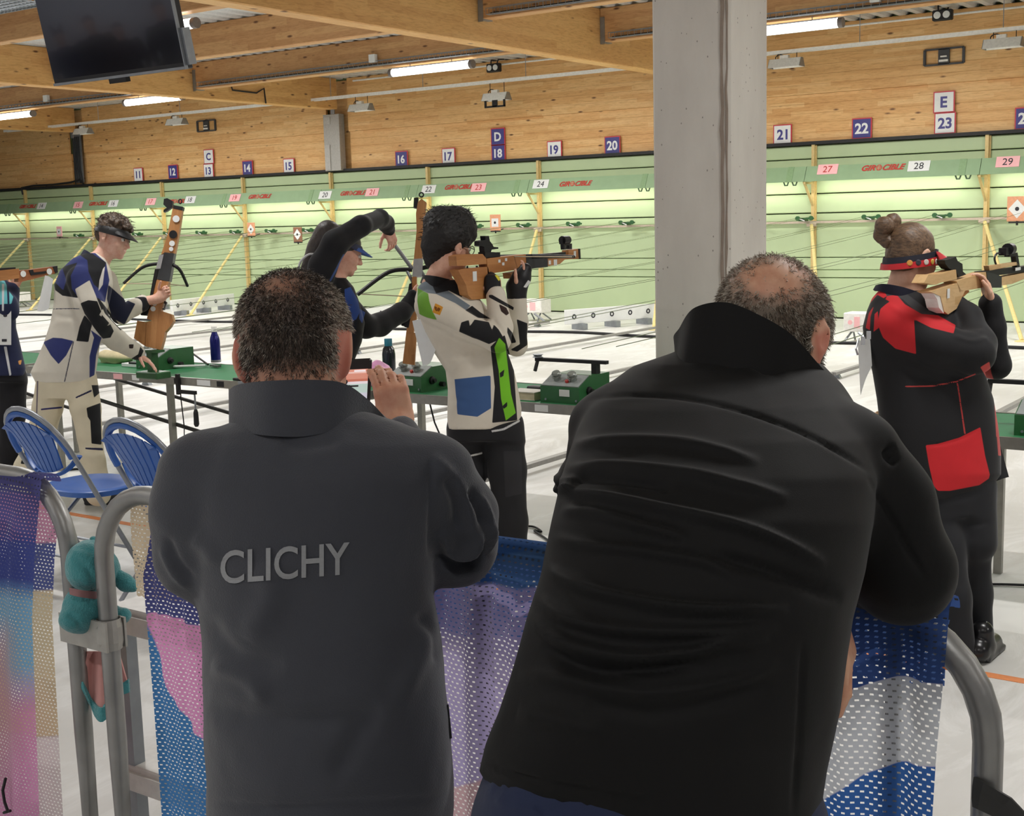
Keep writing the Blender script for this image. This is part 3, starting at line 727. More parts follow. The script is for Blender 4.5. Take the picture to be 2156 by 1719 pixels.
def cloth_mat(name, base, patches, hole=True):
    t = NT(name); col = patch_color(t, lin(base), patches)
    uv = t.n('ShaderNodeUVMap'); sep = t.n('ShaderNodeSeparateXYZ'); t.l(uv.outputs[0], sep.inputs[0])
    v = t.math('DIVIDE', sep.outputs[1], .0088); row = t.math('FLOOR', v)
    u = t.math('ADD', t.math('DIVIDE', sep.outputs[0], .0125), t.math('MULTIPLY', t.math('MODULO', row, 2.0), .5))
    fu = t.math('ABSOLUTE', t.math('SUBTRACT', t.math('FRACT', u), .5)); fv = t.math('ABSOLUTE', t.math('SUBTRACT', t.math('FRACT', v), .5))
    h = t.math('MULTIPLY', t.math('LESS_THAN', fu, .21), t.math('LESS_THAN', fv, .16))
    t.base(col); t.b.inputs['Roughness'].default_value = .75; t.b.inputs['Specular IOR Level'].default_value = .25
    tl = t.n('ShaderNodeBsdfTranslucent'); t.l(col, tl.inputs[0]); m1 = t.n('ShaderNodeMixShader'); m1.inputs[0].default_value = .55
    t.l(t.b.outputs[0], m1.inputs[1]); t.l(tl.outputs[0], m1.inputs[2])
    tr = t.n('ShaderNodeBsdfTransparent'); m2 = t.n('ShaderNodeMixShader'); t.l(h, m2.inputs[0]); t.l(m1.outputs[0], m2.inputs[1]); t.l(tr.outputs[0], m2.inputs[2])
    t.l(m2.outputs[0], t.out.inputs[0]); return t.m
def cloth(name, left, right, Y, base, patches, parent, nx=60, ny=50, fold=.012, top=None, freq=9, seed=0, mname='cloth'):
    """hanging sheet between two pixel edge lines (top to bottom) on the plane Y, with soft vertical folds"""
    L = np.array(left, float); Rr = np.array(right, float)
    def along(E, s):
        k = s*(len(E)-1); i = min(int(k), len(E)-2); return E[i]+(E[i+1]-E[i])*(k-i)
    V = []; U = []; PXL = []
    rg = np.random.default_rng(seed); ph = rg.uniform(0, 6.28, 4)
    for j in range(ny+1):
        s = j/ny; a, c = along(L, s), along(Rr, s)
        pa, pc = aty(*a, Y), aty(*c, Y)
        for i in range(nx+1):
            q = i/nx; p = pa+(pc-pa)*q
            amp = fold*min(1, s*4)
            off = amp*(math.sin(q*freq+ph[0]+.5*s)+.6*math.sin(q*freq*2.3+ph[1]-.7*s)+.35*math.sin(q*freq*5.1+ph[2]))
            V.append(p+np.array([0, off-.01*s, 0])); U.append(((pc[0]-pa[0])*q, -s*abs(pa[2]-pc[2]*0)*.0+p[2])); PXL.append(p)
    F = [(j*(nx+1)+i, j*(nx+1)+i+1, (j+1)*(nx+1)+i+1, (j+1)*(nx+1)+i) for j in range(ny) for i in range(nx)]
    if top:      # rolls over the rail to the far side
        n0 = len(V)
        for r_ in range(1, 8):
            an = math.pi*r_/7
            for i in range(nx+1):
                p = V[i]; yc = BY; rr = abs(BY-Y)
                V.append(np.array([p[0], yc-rr*math.cos(an), p[2]+(rr*math.sin(an))*.9])); U.append((U[i][0], U[i][1]+.006*r_)); PXL.append(V[-1])
        for r_ in range(7):
            for i in range(nx):
                a = i if r_ == 0 else n0+(r_-1)*(nx+1)+i; c = n0+r_*(nx+1)+i; F.append((c, c+1, a+1, a))
    me = bpy.data.meshes.new(name); org = ORG[parent.name] if parent else np.array([0, 0, 0.0])
    Va = np.array(V)-org; me.from_pydata([tuple(v) for v in Va], [], F); me.update()
    me.polygons.foreach_set('use_smooth', [True]*len(F))
    ul = me.uv_layers.new(name='UVMap'); li = np.zeros(len(me.loops), int); me.loops.foreach_get('vertex_index', li)
    ul.data.foreach_set('uv', np.array(U, np.float32)[li].ravel())
    P2 = project(np.array(PXL)); pl = []
    for k, (poly, rgb, soft) in enumerate(patches):
        set_attr(me, f'patch{k}', poly_sd(P2, poly)); pl.append((f'patch{k}', rgb, soft))
    return link(name, me, cloth_mat(mname, base, pl), parent)
cl1 = thing('barrier_cloth', (-3.2, BY, .2), 'perforated cloth fading from purple over blue to pink on the barrier', 'cloth')
cloth('front_sheet', [(-420, 980), (-420, 1300), (-420, 1760)], [(86, 1024), (80, 1300), (102, 1760)], BY-.028, (92, 92, 152),
      [([(-500, 1140), (200, 1120), (200, 1270), (-500, 1290)], (74, 86, 156), 14), ([(-500, 1290), (40, 1235), (200, 1272), (200, 1480), (-500, 1500)], (128, 178, 218), 22), ([(-500, 1480), (200, 1440), (200, 1900), (-500, 1900)], (222, 158, 200), 50), ([(-500, 1420), (20, 1330), (40, 1520), (10, 1640), (-500, 1700)], (196, 160, 172), 40)], cl1, 40, 50, .012, True, 14, 1, 'cloth_purple')
cloth('back_sheet', [(-420, 985), (-420, 1300), (-420, 1740)], [(128, 1050), (122, 1300), (150, 1740)], BY+.03, (150, 140, 150),
      [([(-500, 1000), (200, 1000), (200, 1142), (-500, 1142)], (206, 150, 176), 2), ([(-500, 1142), (200, 1142), (200, 1240), (-500, 1240)], (92, 100, 152), 3), ([(-500, 1240), (200, 1240), (200, 1545), (-500, 1545)], (214, 196, 164), 3), ([(-500, 1545), (200, 1545), (200, 1800), (-500, 1800)], (222, 214, 214), 3)], cl1, 40, 40, .014, None, 16, 2, 'cloth_purple_back')
bb = MB(); bb.tube([aty(12, 1640, BY-.05), aty(6, 1665, BY-.05), aty(10, 1690, BY-.05), aty(18, 1712, BY-.05)], .004, 5); bb.tube([aty(8, 1712, BY-.05), aty(22, 1708, BY-.05)], .004, 5); put('tie', bb, M_black, cl1)
cl2 = thing('barrier_cloth', (-1.4, BY, .2), 'perforated cloth printed navy, pink, lilac and grey behind the spectators', 'cloth')
NAVY, BLUE, PINKC, LIL = (84, 90, 152), (70, 124, 180), (216, 150, 196), (186, 174, 218)
cloth('front_sheet', [(326, 1068), (296, 1215), (322, 1500), (346, 1800)], [(1997, 1303), (1988, 1430), (1976, 1580), (1964, 1800)], BY-.028, LIL,
      [([(260, 1000), (470, 1000), (470, 1318), (380, 1306), (260, 1285)], NAVY, 1.5), ([(260, 1285), (380, 1306), (470, 1318), (470, 1900), (260, 1900)], BLUE, 1.5),
       ([(260, 1293), (345, 1294), (420, 1312), (520, 1318), (520, 1600), (420, 1535), (360, 1460), (325, 1380), (300, 1300)], PINKC, 1.5),
       ([(840, 1100), (1250, 1100), (1250, 1215), (1060, 1228), (840, 1235)], (66, 110, 176), 5), ([(1020, 1180), (1150, 1150), (1150, 1232), (1090, 1240), (1040, 1225)], (92, 132, 186), 4),
       ([(880, 1668), (960, 1660), (1080, 1615), (1180, 1590), (1180, 1900), (880, 1900)], (214, 180, 188), 3),
       ([(1640, 1200), (2100, 1200), (2100, 1444), (1990, 1440), (1880, 1430), (1770, 1455), (1640, 1475)], (62, 88, 146), 1.5), ([(1640, 1475), (1770, 1455), (1880, 1430), (1990, 1440), (2100, 1444), (2100, 1612), (1900, 1608), (1820, 1630), (1740, 1680), (1640, 1750)], (196, 200, 208), 1.5), ([(1640, 1750), (1740, 1680), (1820, 1630), (1900, 1608), (2100, 1614), (2100, 1900), (1640, 1900)], (58, 100, 168), 1.5)],
      cl2, 150, 60, .011, True, 40, 3, 'cloth_printed')
cloth('back_sheet', [(276, 1058), (281, 1140), (292, 1255)], [(2000, 1306), (1998, 1360), (1994, 1440)], BY+.03, (200, 184, 160),
      [([(700, 1000), (2200, 1000), (2200, 1900), (700, 1900)], (70, 96, 150), 4)], cl2, 120, 30, .012, None, 44, 4, 'cloth_printed_back')

# teal plush toy sitting between the barrier tubes ----------------------------------
# (its body is grown with the figure tools further down)
# white step stand behind the barrier
M_wsteel = mat('white_steel', (222, 220, 214), .4)
th = thing('step_stand', (-2.62, 2.16, 0), 'white steel step stand behind the printed barrier cloth', 'step stand')
for zt_, nm in ((.69, 'top_tread'), (.255, 'lower_tread')):
    bb = MB(); bb.box((-2.45, 2.2, zt_), (.62, .3, .03), bev=.004); bb.box((-2.45, 2.045, zt_-.025), (.62, .012, .05)); put(nm, bb, M_wsteel, th)
for x in (-2.72, -2.17):
    for y in (2.07, 2.33):
        bb = MB(); bb.box((x, y, .34), (.035, .035, .68)); put('leg', bb, M_galv, th)

# ---------------------------------------------------------------- blue folding chairs
M_cblue = mat('chair_blue_plastic', (44, 92, 168), .38, var=.04); M_ctube = mat('chair_tube', (142, 146, 152), .4, .5)
def chair(cx, cy, rot, lab):
    th = thing('folding_chair', (cx, cy, 0), lab, 'chair', 'blue folding chairs at the barrier')
    A = np.array([[math.cos(rot), math.sin(rot), 0], [-math.sin(rot), math.cos(rot), 0], [0, 0, 1]])
    W = lambda x, y, z: np.array([cx, cy, 0])+np.array([x, y, z])@A
    hw = .215; hoop = []
    leg = lambda s, z: (s*hw, -.235+(.66-z)*.55, z)           # side tube: leans back as it rises
    for z in (.012, .3, .5, .64): hoop.append(leg(-1, z))
    for a in np.linspace(math.pi, 0, 15): hoop.append((hw*math.cos(a), leg(1, .66+.21*math.sin(a))[1], .66+.21*math.sin(a)))
    for z in (.64, .5, .3, .012): hoop.append(leg(1, z))
    bb = MB(); bb.tube([W(*p) for p in hoop], .0125, 10); shade_auto(put('hoop_frame', bb, M_ctube, th))
    for s in (-1, 1):
        bb = MB(); bb.tube([W(s*.185, .17, .425), W(s*.19, -.03, .26), W(s*.195, -.27, .012)], .011, 8); put('rear_leg', bb, M_ctube, th)
    for y, z, hx in ((-.17, .12, .19), (.06, .14, .21)):
        bb = MB(); bb.tube([W(-hx, y, z), W(hx, y, z)], .008, 6); put('stretcher', bb, M_ctube, th)
    bb = MB()
    outline = []
    for k in range(40):
        a = 2*math.pi*k/40; x = .235*math.copysign(abs(math.cos(a))**.75, math.cos(a)); y = .03+.205*math.copysign(abs(math.sin(a))**.8, math.sin(a)); outline.append((x, y))
    top = [W(x*.985, y*.985, .452-.018*(1-(x/.235)**2)*(1-((y-.03)/.205)**2)) for x, y in outline]; cen = W(0, .03, .430)
    V = [cen]+[W(x*.55, .03+(y-.03)*.55, .437) for x, y in outline]+[W(x*.95, .03+(y-.03)*.95, .452) for x, y in outline]+[W(x, y, .445) for x, y in outline]+[W(x*.97, .03+(y-.03)*.97, .42) for x, y in outline]
    F = [(0, 1+k, 1+(k+1) % 40) for k in range(40)]
    for r_ in range(3): F += [(1+r_*40+k, 1+(r_+1)*40+k, 1+(r_+1)*40+(k+1) % 40, 1+r_*40+(k+1) % 40) for k in range(40)]
    F.append(tuple(121+k for k in range(40))[::-1]); bb.add(V, F); shade_auto(put('seat', bb, M_cblue, th), 50)
    # fan backrest: blades with slots between, lower scalloped rim and upper cap over the tube
    yb_ = lambda x, z: leg(1, z)[1]-.035*(1-(x/hw)**2)
    for k in range(7):
        x0, x1 = -.17+.34*k/7, -.17+.34*(k+1)/7-(.010 if k < 6 else 0)
        pts = []
        for fz, z in ((0, .575), (.35, .65), (.7, .74), (1, .81)):
            kx = .62+.42*fz; zc = lambda x: z+(0 if fz > .2 else -.03*(1-(x/.17)**2))-(.05*(abs(x)/.17)**2 if fz > .9 else 0)
            pts.append((W(x0*kx, yb_(x0*kx, z), zc(x0)), W(x1*kx, yb_(x1*kx, z), zc(x1))))
        V = [p for ab in pts for p in ab]; n4 = len(V); off = W(0, .008, 0)-W(0, 0, 0); V += [v+off for v in V]
        F = []
        for r_ in range(3): a = r_*2; F += [(a, a+1, a+3, a+2), (n4+a, n4+a+2, n4+a+3, n4+a+1), (a, a+2, n4+a+2, n4+a), (a+1, n4+a+1, n4+a+3, a+3)]
        F += [(0, n4, n4+1, 1), (n4-2, n4-1, 2*n4-1, 2*n4-2)]
        bb = MB(); bb.add(V, F); put('back_blade', bb, M_cblue, th)
    bb = MB(); bb.tube([W(x, yb_(x, .56)-.0, .585-.055*(1-(x/.20)**2)+.05*(abs(x)/.2)**3) for x in np.linspace(-.2, .2, 13)], .016, 8, flat=((.5, 1.3), (0, 1, 0))); shade_auto(put('back_rim', bb, M_cblue, th))
    bb = MB(); bb.tube([W(.205*math.cos(a), leg(1, .645+.20*math.sin(a))[1]-.006, .645+.20*math.sin(a)) for a in np.linspace(math.pi*1.02, -.06, 17)], .016, 8); shade_auto(put('back_cap', bb, M_cblue, th))
    return th
chair(-5.27, 3.85, .0, 'blue folding chair beside the shooter in white trousers'); chair(-4.52, 3.84, .0, 'blue folding chair partly behind the grey fleece jacket')

# ---------------------------------------------------------------- firing tables
M_felt = mat('green_table_top', (36, 118, 70), .7, var=.06, scale=12); M_edge = mat('table_edge_aluminium', (150, 148, 140), .4, .6); M_dark = mat('dark_bar', (58, 56, 54), .5, .3)
def table(x0, x1, lab, stickers=(), legs=(), braces=True):
    y0, y1, z = 5.40, 6.05, .74
    th = thing('firing_table', ((x0+x1)/2, (y0+y1)/2, 0), lab, 'table', 'green topped firing tables')
    bb = MB(); bb.box(((x0+x1)/2, (y0+y1)/2, z-.008), (x1-x0-.02, y1-y0-.02, .016)); put('table_top', bb, M_felt, th)
    for c, s in ((((x0+x1)/2, y0, z-.022), (x1-x0, .014, .05)), (((x0+x1)/2, y1, z-.022), (x1-x0, .014, .05)), ((x0, (y0+y1)/2, z-.022), (.014, y1-y0, .05)), ((x1, (y0+y1)/2, z-.022), (.014, y1-y0, .05))):
        bb = MB(); bb.box(c, s); put('edge_rail', bb, M_edge, th)
    for x in legs:
        for y in (y0+.06, y1-.06):
            bb = MB(); bb.box((x, y, .355), (.035, .035, .71)); put('leg', bb, M_edge, th)
    for y in ((y0+.08, y1-.08) if braces else ()):
        bb = MB(); bb.box(((x0+x1)/2, y, .47), (np.hypot(x1-x0-.4, .26), .014, .022), ax=(np.array([x1-x0-.4, 0, -.26])/np.hypot(x1-x0-.4, .26), np.array([0, 1, 0]), np.array([.26, 0, x1-x0-.4])/np.hypot(x1-x0-.4, .26))); put('brace', bb, M_dark, th)
    for k, (xs_, w, m) in enumerate(stickers):
        bb = MB(); bb.box((xs_, y0-.0085, z-.022), (w, .003, .034)); put('sticker', bb, m, th)
    return th
table(-7.98, -5.82, 'green topped firing table in front of the shooter in white trousers', [(-6.98, .09, M_pink), (-6.8, .07, M_paper), (-6.15, .12, M_paper), (-6.0, .06, M_black), (-6.4, .05, M_black)], (-7.75, -6.55, -5.9))
table(-5.70, -4.78, 'green topped firing table hidden behind the grey fleece jacket', (), (-5.6, -4.9), False)
table(-4.74, -2.86, 'green topped firing table behind the green striped jacket', [(-3.62, .08, M_paper), (-3.2, .1, M_paper), (-3.95, .05, M_pink)], (-4.56, -2.98), False)
table(-2.02, .1, 'green topped firing table behind the red and black jacket', (), (-1.5, 0.0), False)
table(-10.2, -8.1, 'green topped firing table behind the shooter in navy', (), (-10, -8.3), True)
def control_box(x, y, lab, arm=True):
    z = .74; w, d, hh = .235, .30, .135; th = thing('target_control_box', (x, y, z), lab, 'control box', 'green target control boxes')
    prof = [(0, 0), (0, .085), (.11, hh), (d, hh), (d, 0)]
    bb = MB(); bb.prism([(x-w/2, y-d/2+a, z+c) for a, c in prof], (w, 0, 0)); put('housing', bb, mat('control_box_green', (44, 100, 56), .4, var=.05), th)
    sl = np.array([0, .11, .05]); sl /= np.linalg.norm(sl); nn = np.array([0, -sl[2], sl[1]])
    bb = MB(); bb.box(np.array([x, y-d/2+.055, z+.11])+nn*.003, (w-.012, .115, .005), ax=(Xv, sl, nn)); put('panel', bb, mat('control_panel_grey', (156, 162, 160), .4), th)
    for dx in (-.045, .05):
        bb = MB(); bb.lathe(np.array([x+dx, y-d/2+.055, z+.113]), [(.020, 0), (.020, .018), (.026, .022), (.026, .028), (.016, .030), (.016, .036), (.024, .040), (.020, .048)], 14, nn); put('knob', bb, mat('knob_steel', (150, 156, 150), .3, .6), th)
    bb = MB(); bb.lathe(np.array([x+.025, y-d/2+.035, z+.105]), [(.010, 0), (.010, .014)], 10, nn); put('button', bb, M_red, th)
    bb = MB(); bb.box((x+.03, y-d/2-.002, z+.055), (.06, .004, .034)); put('label_plate', bb, M_paper, th)
    bb = MB()
    for dx in (-.085, .1): bb.lathe((x+dx, y-d/2, z+.018), [(.006, 0), (.006, .004)], 8, (0, -1, 0))
    put('screw', bb, M_galv, th)
    bb = MB(); bb.lathe((x+w/2, y-.06, z+.06), [(.022, 0), (.022, .012), (.012, .016), (.012, .03)], 12, (1, 0, 0)); put('dial', bb, M_black, th)
    bb = MB(); bb.lathe((x+w/2, y+.02, z+.03), [(.014, 0), (.014, .03)], 10, (1, 0, 0)); put('socket', bb, M_black, th)
    if arm:
        bb = MB(); bb.box((x-.06, y+.06, z+hh+.06), (.44, .03, .018)); bb.box((x+.09, y+.06, z+hh+.025), (.03, .04, .06)); bb.tube([(x-.27, y+.06, z+hh+.06), (x-.27, y+.03, z+hh+.0)], .01, 6); put('wire_arm', bb, M_black, th)
        bb = MB(); bb.lathe((x-.27, y+.06, z+hh+.07), [(.03, 0), (.02, .008), (.03, .016)], 12); put('guide_wheel', bb, M_galv, th)
    return th
control_box(-3.545, 5.60, 'green target control box with two knobs on the table beside the leaning man'); control_box(-4.585, 5.62, 'green target control box beside the teal capped bottle', False)
control_box(-1.205, 5.62, 'green target control box behind the red and black jacket'); control_box(-6.93, 5.75, 'green target control box beside the tilted crossbow', False)
def bottle(p, prof, m, cap, mc, lab, extra=None):
    th = thing('bottle', p, lab, 'bottle'); bb = MB(); bb.lathe(p, prof, 20); shade_auto(put('flask', bb, m, th))
    bb = MB(); bb.lathe(p, cap, 18); shade_auto(put('cap', bb, mc, th))
    if extra: bb = MB(); bb.lathe(p, extra[0], 20); shade_auto(put('base_ring', bb, extra[1], th))
bp = np.array([*atz(455, 763, .74)[:2], .74])
bottle(bp, [(.034, .012), (.035, .02), (.035, .15), (.031, .175), (.021, .2), (.018, .212), (.018, .222)], mat('royal_blue_gloss', (32, 36, 112), .2, .4, .03), [(.0205, .215), (.0205, .25), (.018, .253)], M_white, 'royal blue steel bottle with white cap on the green table', ([(.034, 0), (.0355, .002), (.0355, .016), (.035, .018)], M_galv))
bp = np.array([*atz(820, 786, .74)[:2], .74])
bottle(bp, [(.036, 0), (.040, .006), (.042, .06), (.042, .12), (.036, .155), (.025, .172), (.023, .18)], mat('dark_bottle', (34, 38, 44), .15, .1, .03), [(.025, .17), (.025, .215), (.023, .218)], mat('teal_cap', (20, 106, 128), .4), 'dark bottle with teal cap behind the control box')
# pink cloth beside the bottle, books, papers
def heap(name, c, r, m, lab, cat, seed=1, zs=.8):
    rg = np.random.default_rng(seed); bb = MB(); bb.ball(c, r, 18, 12); V = np.array(bb.V); 
    d = V-np.asarray(c); k = 1+.16*np.sin(d[:, 0]*60+seed)+.12*np.sin(d[:, 1]*47+2*seed)+.1*np.sin(d[:, 2]*70); V = np.asarray(c)+d*k[:, None]; V[:, 2] = np.maximum(V[:, 2], .741); bb.V = list(V)
    return put(name, bb, m, smooth=True, label=lab, cat=cat)
heap('cloth_bundle', (*atz(800, 790, .80)[:2], .80), (.085, .07, .085), mat('pink_fleece', (216, 150, 190), .9, sheen=.3), 'crumpled pink cloth beside the dark bottle', 'cloth', 2)
heap('cloth_bundle', (*atz(245, 752, .78)[:2], .775), (.15, .10, .055), mat('cream_cloth', (222, 208, 168), .9), 'crumpled cream cloth behind the white shooting sleeve', 'cloth', 5)
th = thing('book', (-3.80, 5.53, .74), 'thick pale book with closed pages beside the control box', 'book')
bb = MB(); bb.box((-3.80, 5.53, .762), (.17, .12, .036)); put('pages', bb, mat('book_pages', (214, 196, 168), .8), th)
bb = MB(); bb.box((-3.80, 5.53, .7425), (.176, .125, .004)); bb.box((-3.80, 5.53, .782), (.176, .125, .004)); put('cover', bb, mat('book_cover', (206, 200, 188), .5), th)
bb = MB(); bb.box((-3.83, 5.66, .765), (.09, .06, .05), bev=.006); put('small_case', bb, M_black, label='small black case behind the thick book', cat='case')
bb = MB()
for k in range(3): bb.box((-3.76+.01*k, 5.83, .745+.008*k), (.22, .15, .006), rot=.1*k)
put('paper_pad', bb, mat('pinkish_paper', (222, 186, 172), .7), label='pad of pinkish papers behind the black case', cat='papers')
for k in range(4):
    bb = MB(); bb.box((-1.93+.02*k, 5.78, .744+.012*k), (.16, .11, .008), rot=.3*k-.4); put('cardboard_piece', bb, mat('cardboard', (190, 150, 116), .8), label='brown cardboard pieces piled on the table behind the red jacket', cat='cardboard', group='cardboard pieces on the table')
th = thing('paper_pad', (*atz(285, 770, .745)[:2], .74), 'small white pad under the hand of the shooter', 'papers')
c_ = ORG[th.name]; bb = MB(); bb.box(c_+np.array([0, 0, .012]), (.16, .11, .024), bev=.003); put('sheets', bb, M_paper, th)
bb = MB(); bb.box(c_+np.array([.05, -.02, .028]), (.1, .07, .012)); put('clip', bb, M_black, th)
th = thing('spanning_rod', (*atz(400, 772, .75)[:2], .742), 'white handled metal rod lying across the green table', 'rod')
c_ = ORG[th.name]; bb = MB(); bb.tube([atz(312, 774, .755), atz(432, 770, .755)], .009, 8); put('handle', bb, M_paper, th)
bb = MB(); bb.box((atz(432, 770, .753)+atz(475, 771, .753))/2, (.10, .03, .012), rot=-.2); put('blade', bb, mat('rod_grey', (110, 112, 108), .4, .5), th)
bb = MB(); bb.tube([atz(438, 768, .76), atz(403, 743, .79)], .007, 6); put('lever', bb, M_black, th)
# clamp hanging from the table edge
th = thing('screw_clamp', (-6.25, 5.36, .4), 'black screw clamp hanging under the table edge', 'clamp')
bb = MB(); cx = float(aty(400, 800, 5.37)[0]); bb.box((cx-.04, 5.37, .655), (.17, .022, .022)); bb.box((cx-.12, 5.375, .70), (.022, .022, .13)); put('jaw', bb, M_black, th)
bb = MB(); bb.tube([(cx+.035, 5.37, .66), (cx+.035, 5.37, .5)], .006, 6); put('screw', bb, M_galv, th)
bb = MB(); bb.lathe((cx+.035, 5.37, .44), [(.010, 0), (.017, .015), (.015, .09), (.009, .11)], 10); put('grip', bb, M_black, th)
for x, lab in ((-5.84, 'black phone and grey clip on the table end beside the fleece jacket'),):
    th = thing('edge_clip', (x, 5.42, .70), lab, 'clip'); bb = MB(); bb.box((x, 5.44, .752), (.13, .07, .016), bev=.004); put('phone', bb, M_black, th)
    bb = MB(); bb.box((x+.04, 5.385, .70), (.05, .02, .09)); bb.tube([(x+.06, 5.37, .74), (x+.07, 5.36, .66), (x+.05, 5.36, .6)], .012, 6); put('bracket', bb, M_galv, th)
# floor cables near the tables
def cable(pts, z, lab, r=.006):
    P = [atz(x, y, z) for x, y in pts]; Q = []
    for i in range(len(P)-1):
        p0, p1, p2, p3 = P[max(i-1, 0)], P[i], P[i+1], P[min(i+2, len(P)-1)]
        for s in np.linspace(0, 1, 6)[:-1]: Q.append(.5*((2*p1)+(p2-p0)*s+(2*p0-5*p1+4*p2-p3)*s*s+(3*p1-p0-3*p2+p3)*s**3))
    Q.append(P[-1]); bb = MB(); bb.tube(Q, r, 6); put('floor_cable', bb, M_black, label=lab, cat='cable')
cable([(90, 970), (110, 985), (135, 990), (165, 988), (190, 992), (215, 995)], .008, 'black cable on the floor between the white shooting trousers', .008)
cable([(1100, 1108), (1125, 1110), (1140, 1120), (1125, 1118), (1150, 1135), (1165, 1150)], .008, 'looped black cable on the floor beside the dark trousers')
cable([(2040, 1240), (2070, 1232), (2110, 1231), (2170, 1233)], .008, 'black cable on the floor beyond the dark shoe')
bb = MB(); bb.tube([aty(905, 850, 5.42), aty(915, 890, 5.42), aty(928, 920, 5.42), atz(942, 950, .01)], .005, 6); put('hanging_cord', bb, M_black, label='black cord hanging from the table edge to the floor', cat='cable')
bb = MB(); bb.tube([aty(378, 800, 5.42), aty(381, 840, 5.42), aty(388, 900, 5.42), atz(388, 935, .01)], .004, 6); put('hanging_cord', bb, M_black, label='thin cord hanging beside the table legs and screw clamp', cat='cable')
# ================================================================== figure tools: implicit surfaces -> one continuous mesh
def nrm3(v): v = np.asarray(v, float); return v/np.linalg.norm(v)
class Field:
    def __init__(s, h): s.h = h; s.P = []
    def add(s, fn, lo, hi, k, sub=False): s.P.append((fn, np.asarray(lo, float), np.asarray(hi, float), k, sub))
    def cone(s, a, b, ra, rb, k=.02, sub=False):
        a = np.asarray(a, float); b = np.asarray(b, float); ab = b-a; L2 = ab@ab+1e-12
        def fn(q):
            w = q-a; t = np.clip((w@ab)/L2, 0, 1); return np.sqrt(((w-t[..., None]*ab)**2).sum(-1))-(ra+(rb-ra)*t)
        r = max(ra, rb); s.add(fn, np.minimum(a, b)-r, np.maximum(a, b)+r, k, sub)
    def ell(s, c, r, A=None, k=.02, sub=False):
        c = np.asarray(c, float); r = np.asarray(r, float); A = np.eye(3) if A is None else np.asarray(A, float)
        def fn(q):
            p = (q-c)@A.T; k0 = np.sqrt(((p/r)**2).sum(-1)); k1 = np.sqrt(((p/(r*r))**2).sum(-1))+1e-9; return k0*(k0-1)/k1
        e = np.sqrt(((A*r[:, None])**2).sum(0)); s.add(fn, c-e, c+e, k, sub)
    def box(s, c, hs, A=None, rd=.005, k=.01, sub=False):
        c = np.asarray(c, float); hs = np.asarray(hs, float); A = np.eye(3) if A is None else np.asarray(A, float)
        def fn(q):
            p = np.abs((q-c)@A.T)-hs+rd; return np.sqrt((np.maximum(p, 0)**2).sum(-1))+np.minimum(p.max(-1), 0)-rd
        e = (np.abs(A)*hs[:, None]).sum(0); s.add(fn, c-e, c+e, k, sub)
    def loft(s, rows, D0, k=.03, n=2.3, shrink=1.0):
        """rows of (y, x_left, x_right, depth offset, half depth): a body whose outline follows the traced rows"""
        R = np.array(rows, float); S = D0/FPX
        cx, hw = (R[:, 1]+R[:, 2])/2, (R[:, 2]-R[:, 1])/2*shrink
        def fn(q):
            c = (q-CAM)@MC.T; z = c[..., 2]; px = c[..., 0]/z*FPX+CX; py = c[..., 1]/z*FPX+CY
            yy = np.clip(py, R[0, 0], R[-1, 0])
            X = np.interp(yy, R[:, 0], cx); W = np.interp(yy, R[:, 0], hw); dz = np.interp(yy, R[:, 0], R[:, 3]); hd = np.interp(yy, R[:, 0], R[:, 4])*shrink
            v = (np.abs((px-X)/W)**n+np.abs((z-D0-dz)/hd)**n)**(1/n)
            d = (v-1)*np.minimum(W*S, hd); e = np.maximum(R[0, 0]-py, py-R[-1, 0])*S
            return np.where(e > 0, np.sqrt(np.maximum(d, 0)**2+e*e)+np.minimum(d, 0)*0+np.where(d < 0, 0, 0), np.maximum(d, e))
        pts = []
        for (y, a, b2, dz, hd) in rows:
            for x in (a, b2):
                for sg in (-1, 1): pts.append(atd(x, y, D0+dz+sg*hd))
        pts = np.array(pts); s.add(fn, pts.min(0)-.01, pts.max(0)+.01, k)
    def mesh(s, name, org=None, relax=1):
        h = s.h; M = max(p[3] for p in s.P)+3*h
        lo = np.min([p[1] for p in s.P if not p[4]], 0)-M; hi = np.max([p[2] for p in s.P if not p[4]], 0)+M
        n = np.ceil((hi-lo)/h).astype(int)+1
        D = np.full(n, 1.0, np.float32)
        for fn, a, b, k, sub in s.P:
            i0 = np.maximum(((a-k-2*h-lo)/h).astype(int), 0); i1 = np.minimum(((b+k+2*h-lo)/h).astype(int)+2, n)
            if (i1 <= i0).any(): continue
            ax = [lo[d]+h*np.arange(i0[d], i1[d]) for d in range(3)]
            q = np.stack(np.meshgrid(*ax, indexing='ij'), -1); v = fn(q).astype(np.float32)
            sl = tuple(slice(i0[d], i1[d]) for d in range(3)); c = D[sl]
            if sub: v = -v; m = np.maximum(c, v); e = np.maximum(k-np.abs(c-v), 0); D[sl] = m+e*e/(4*k)
            else: m = np.minimum(c, v); e = np.maximum(k-np.abs(c-v), 0); D[sl] = m-e*e/(4*k)
        return nets(D, h, lo)
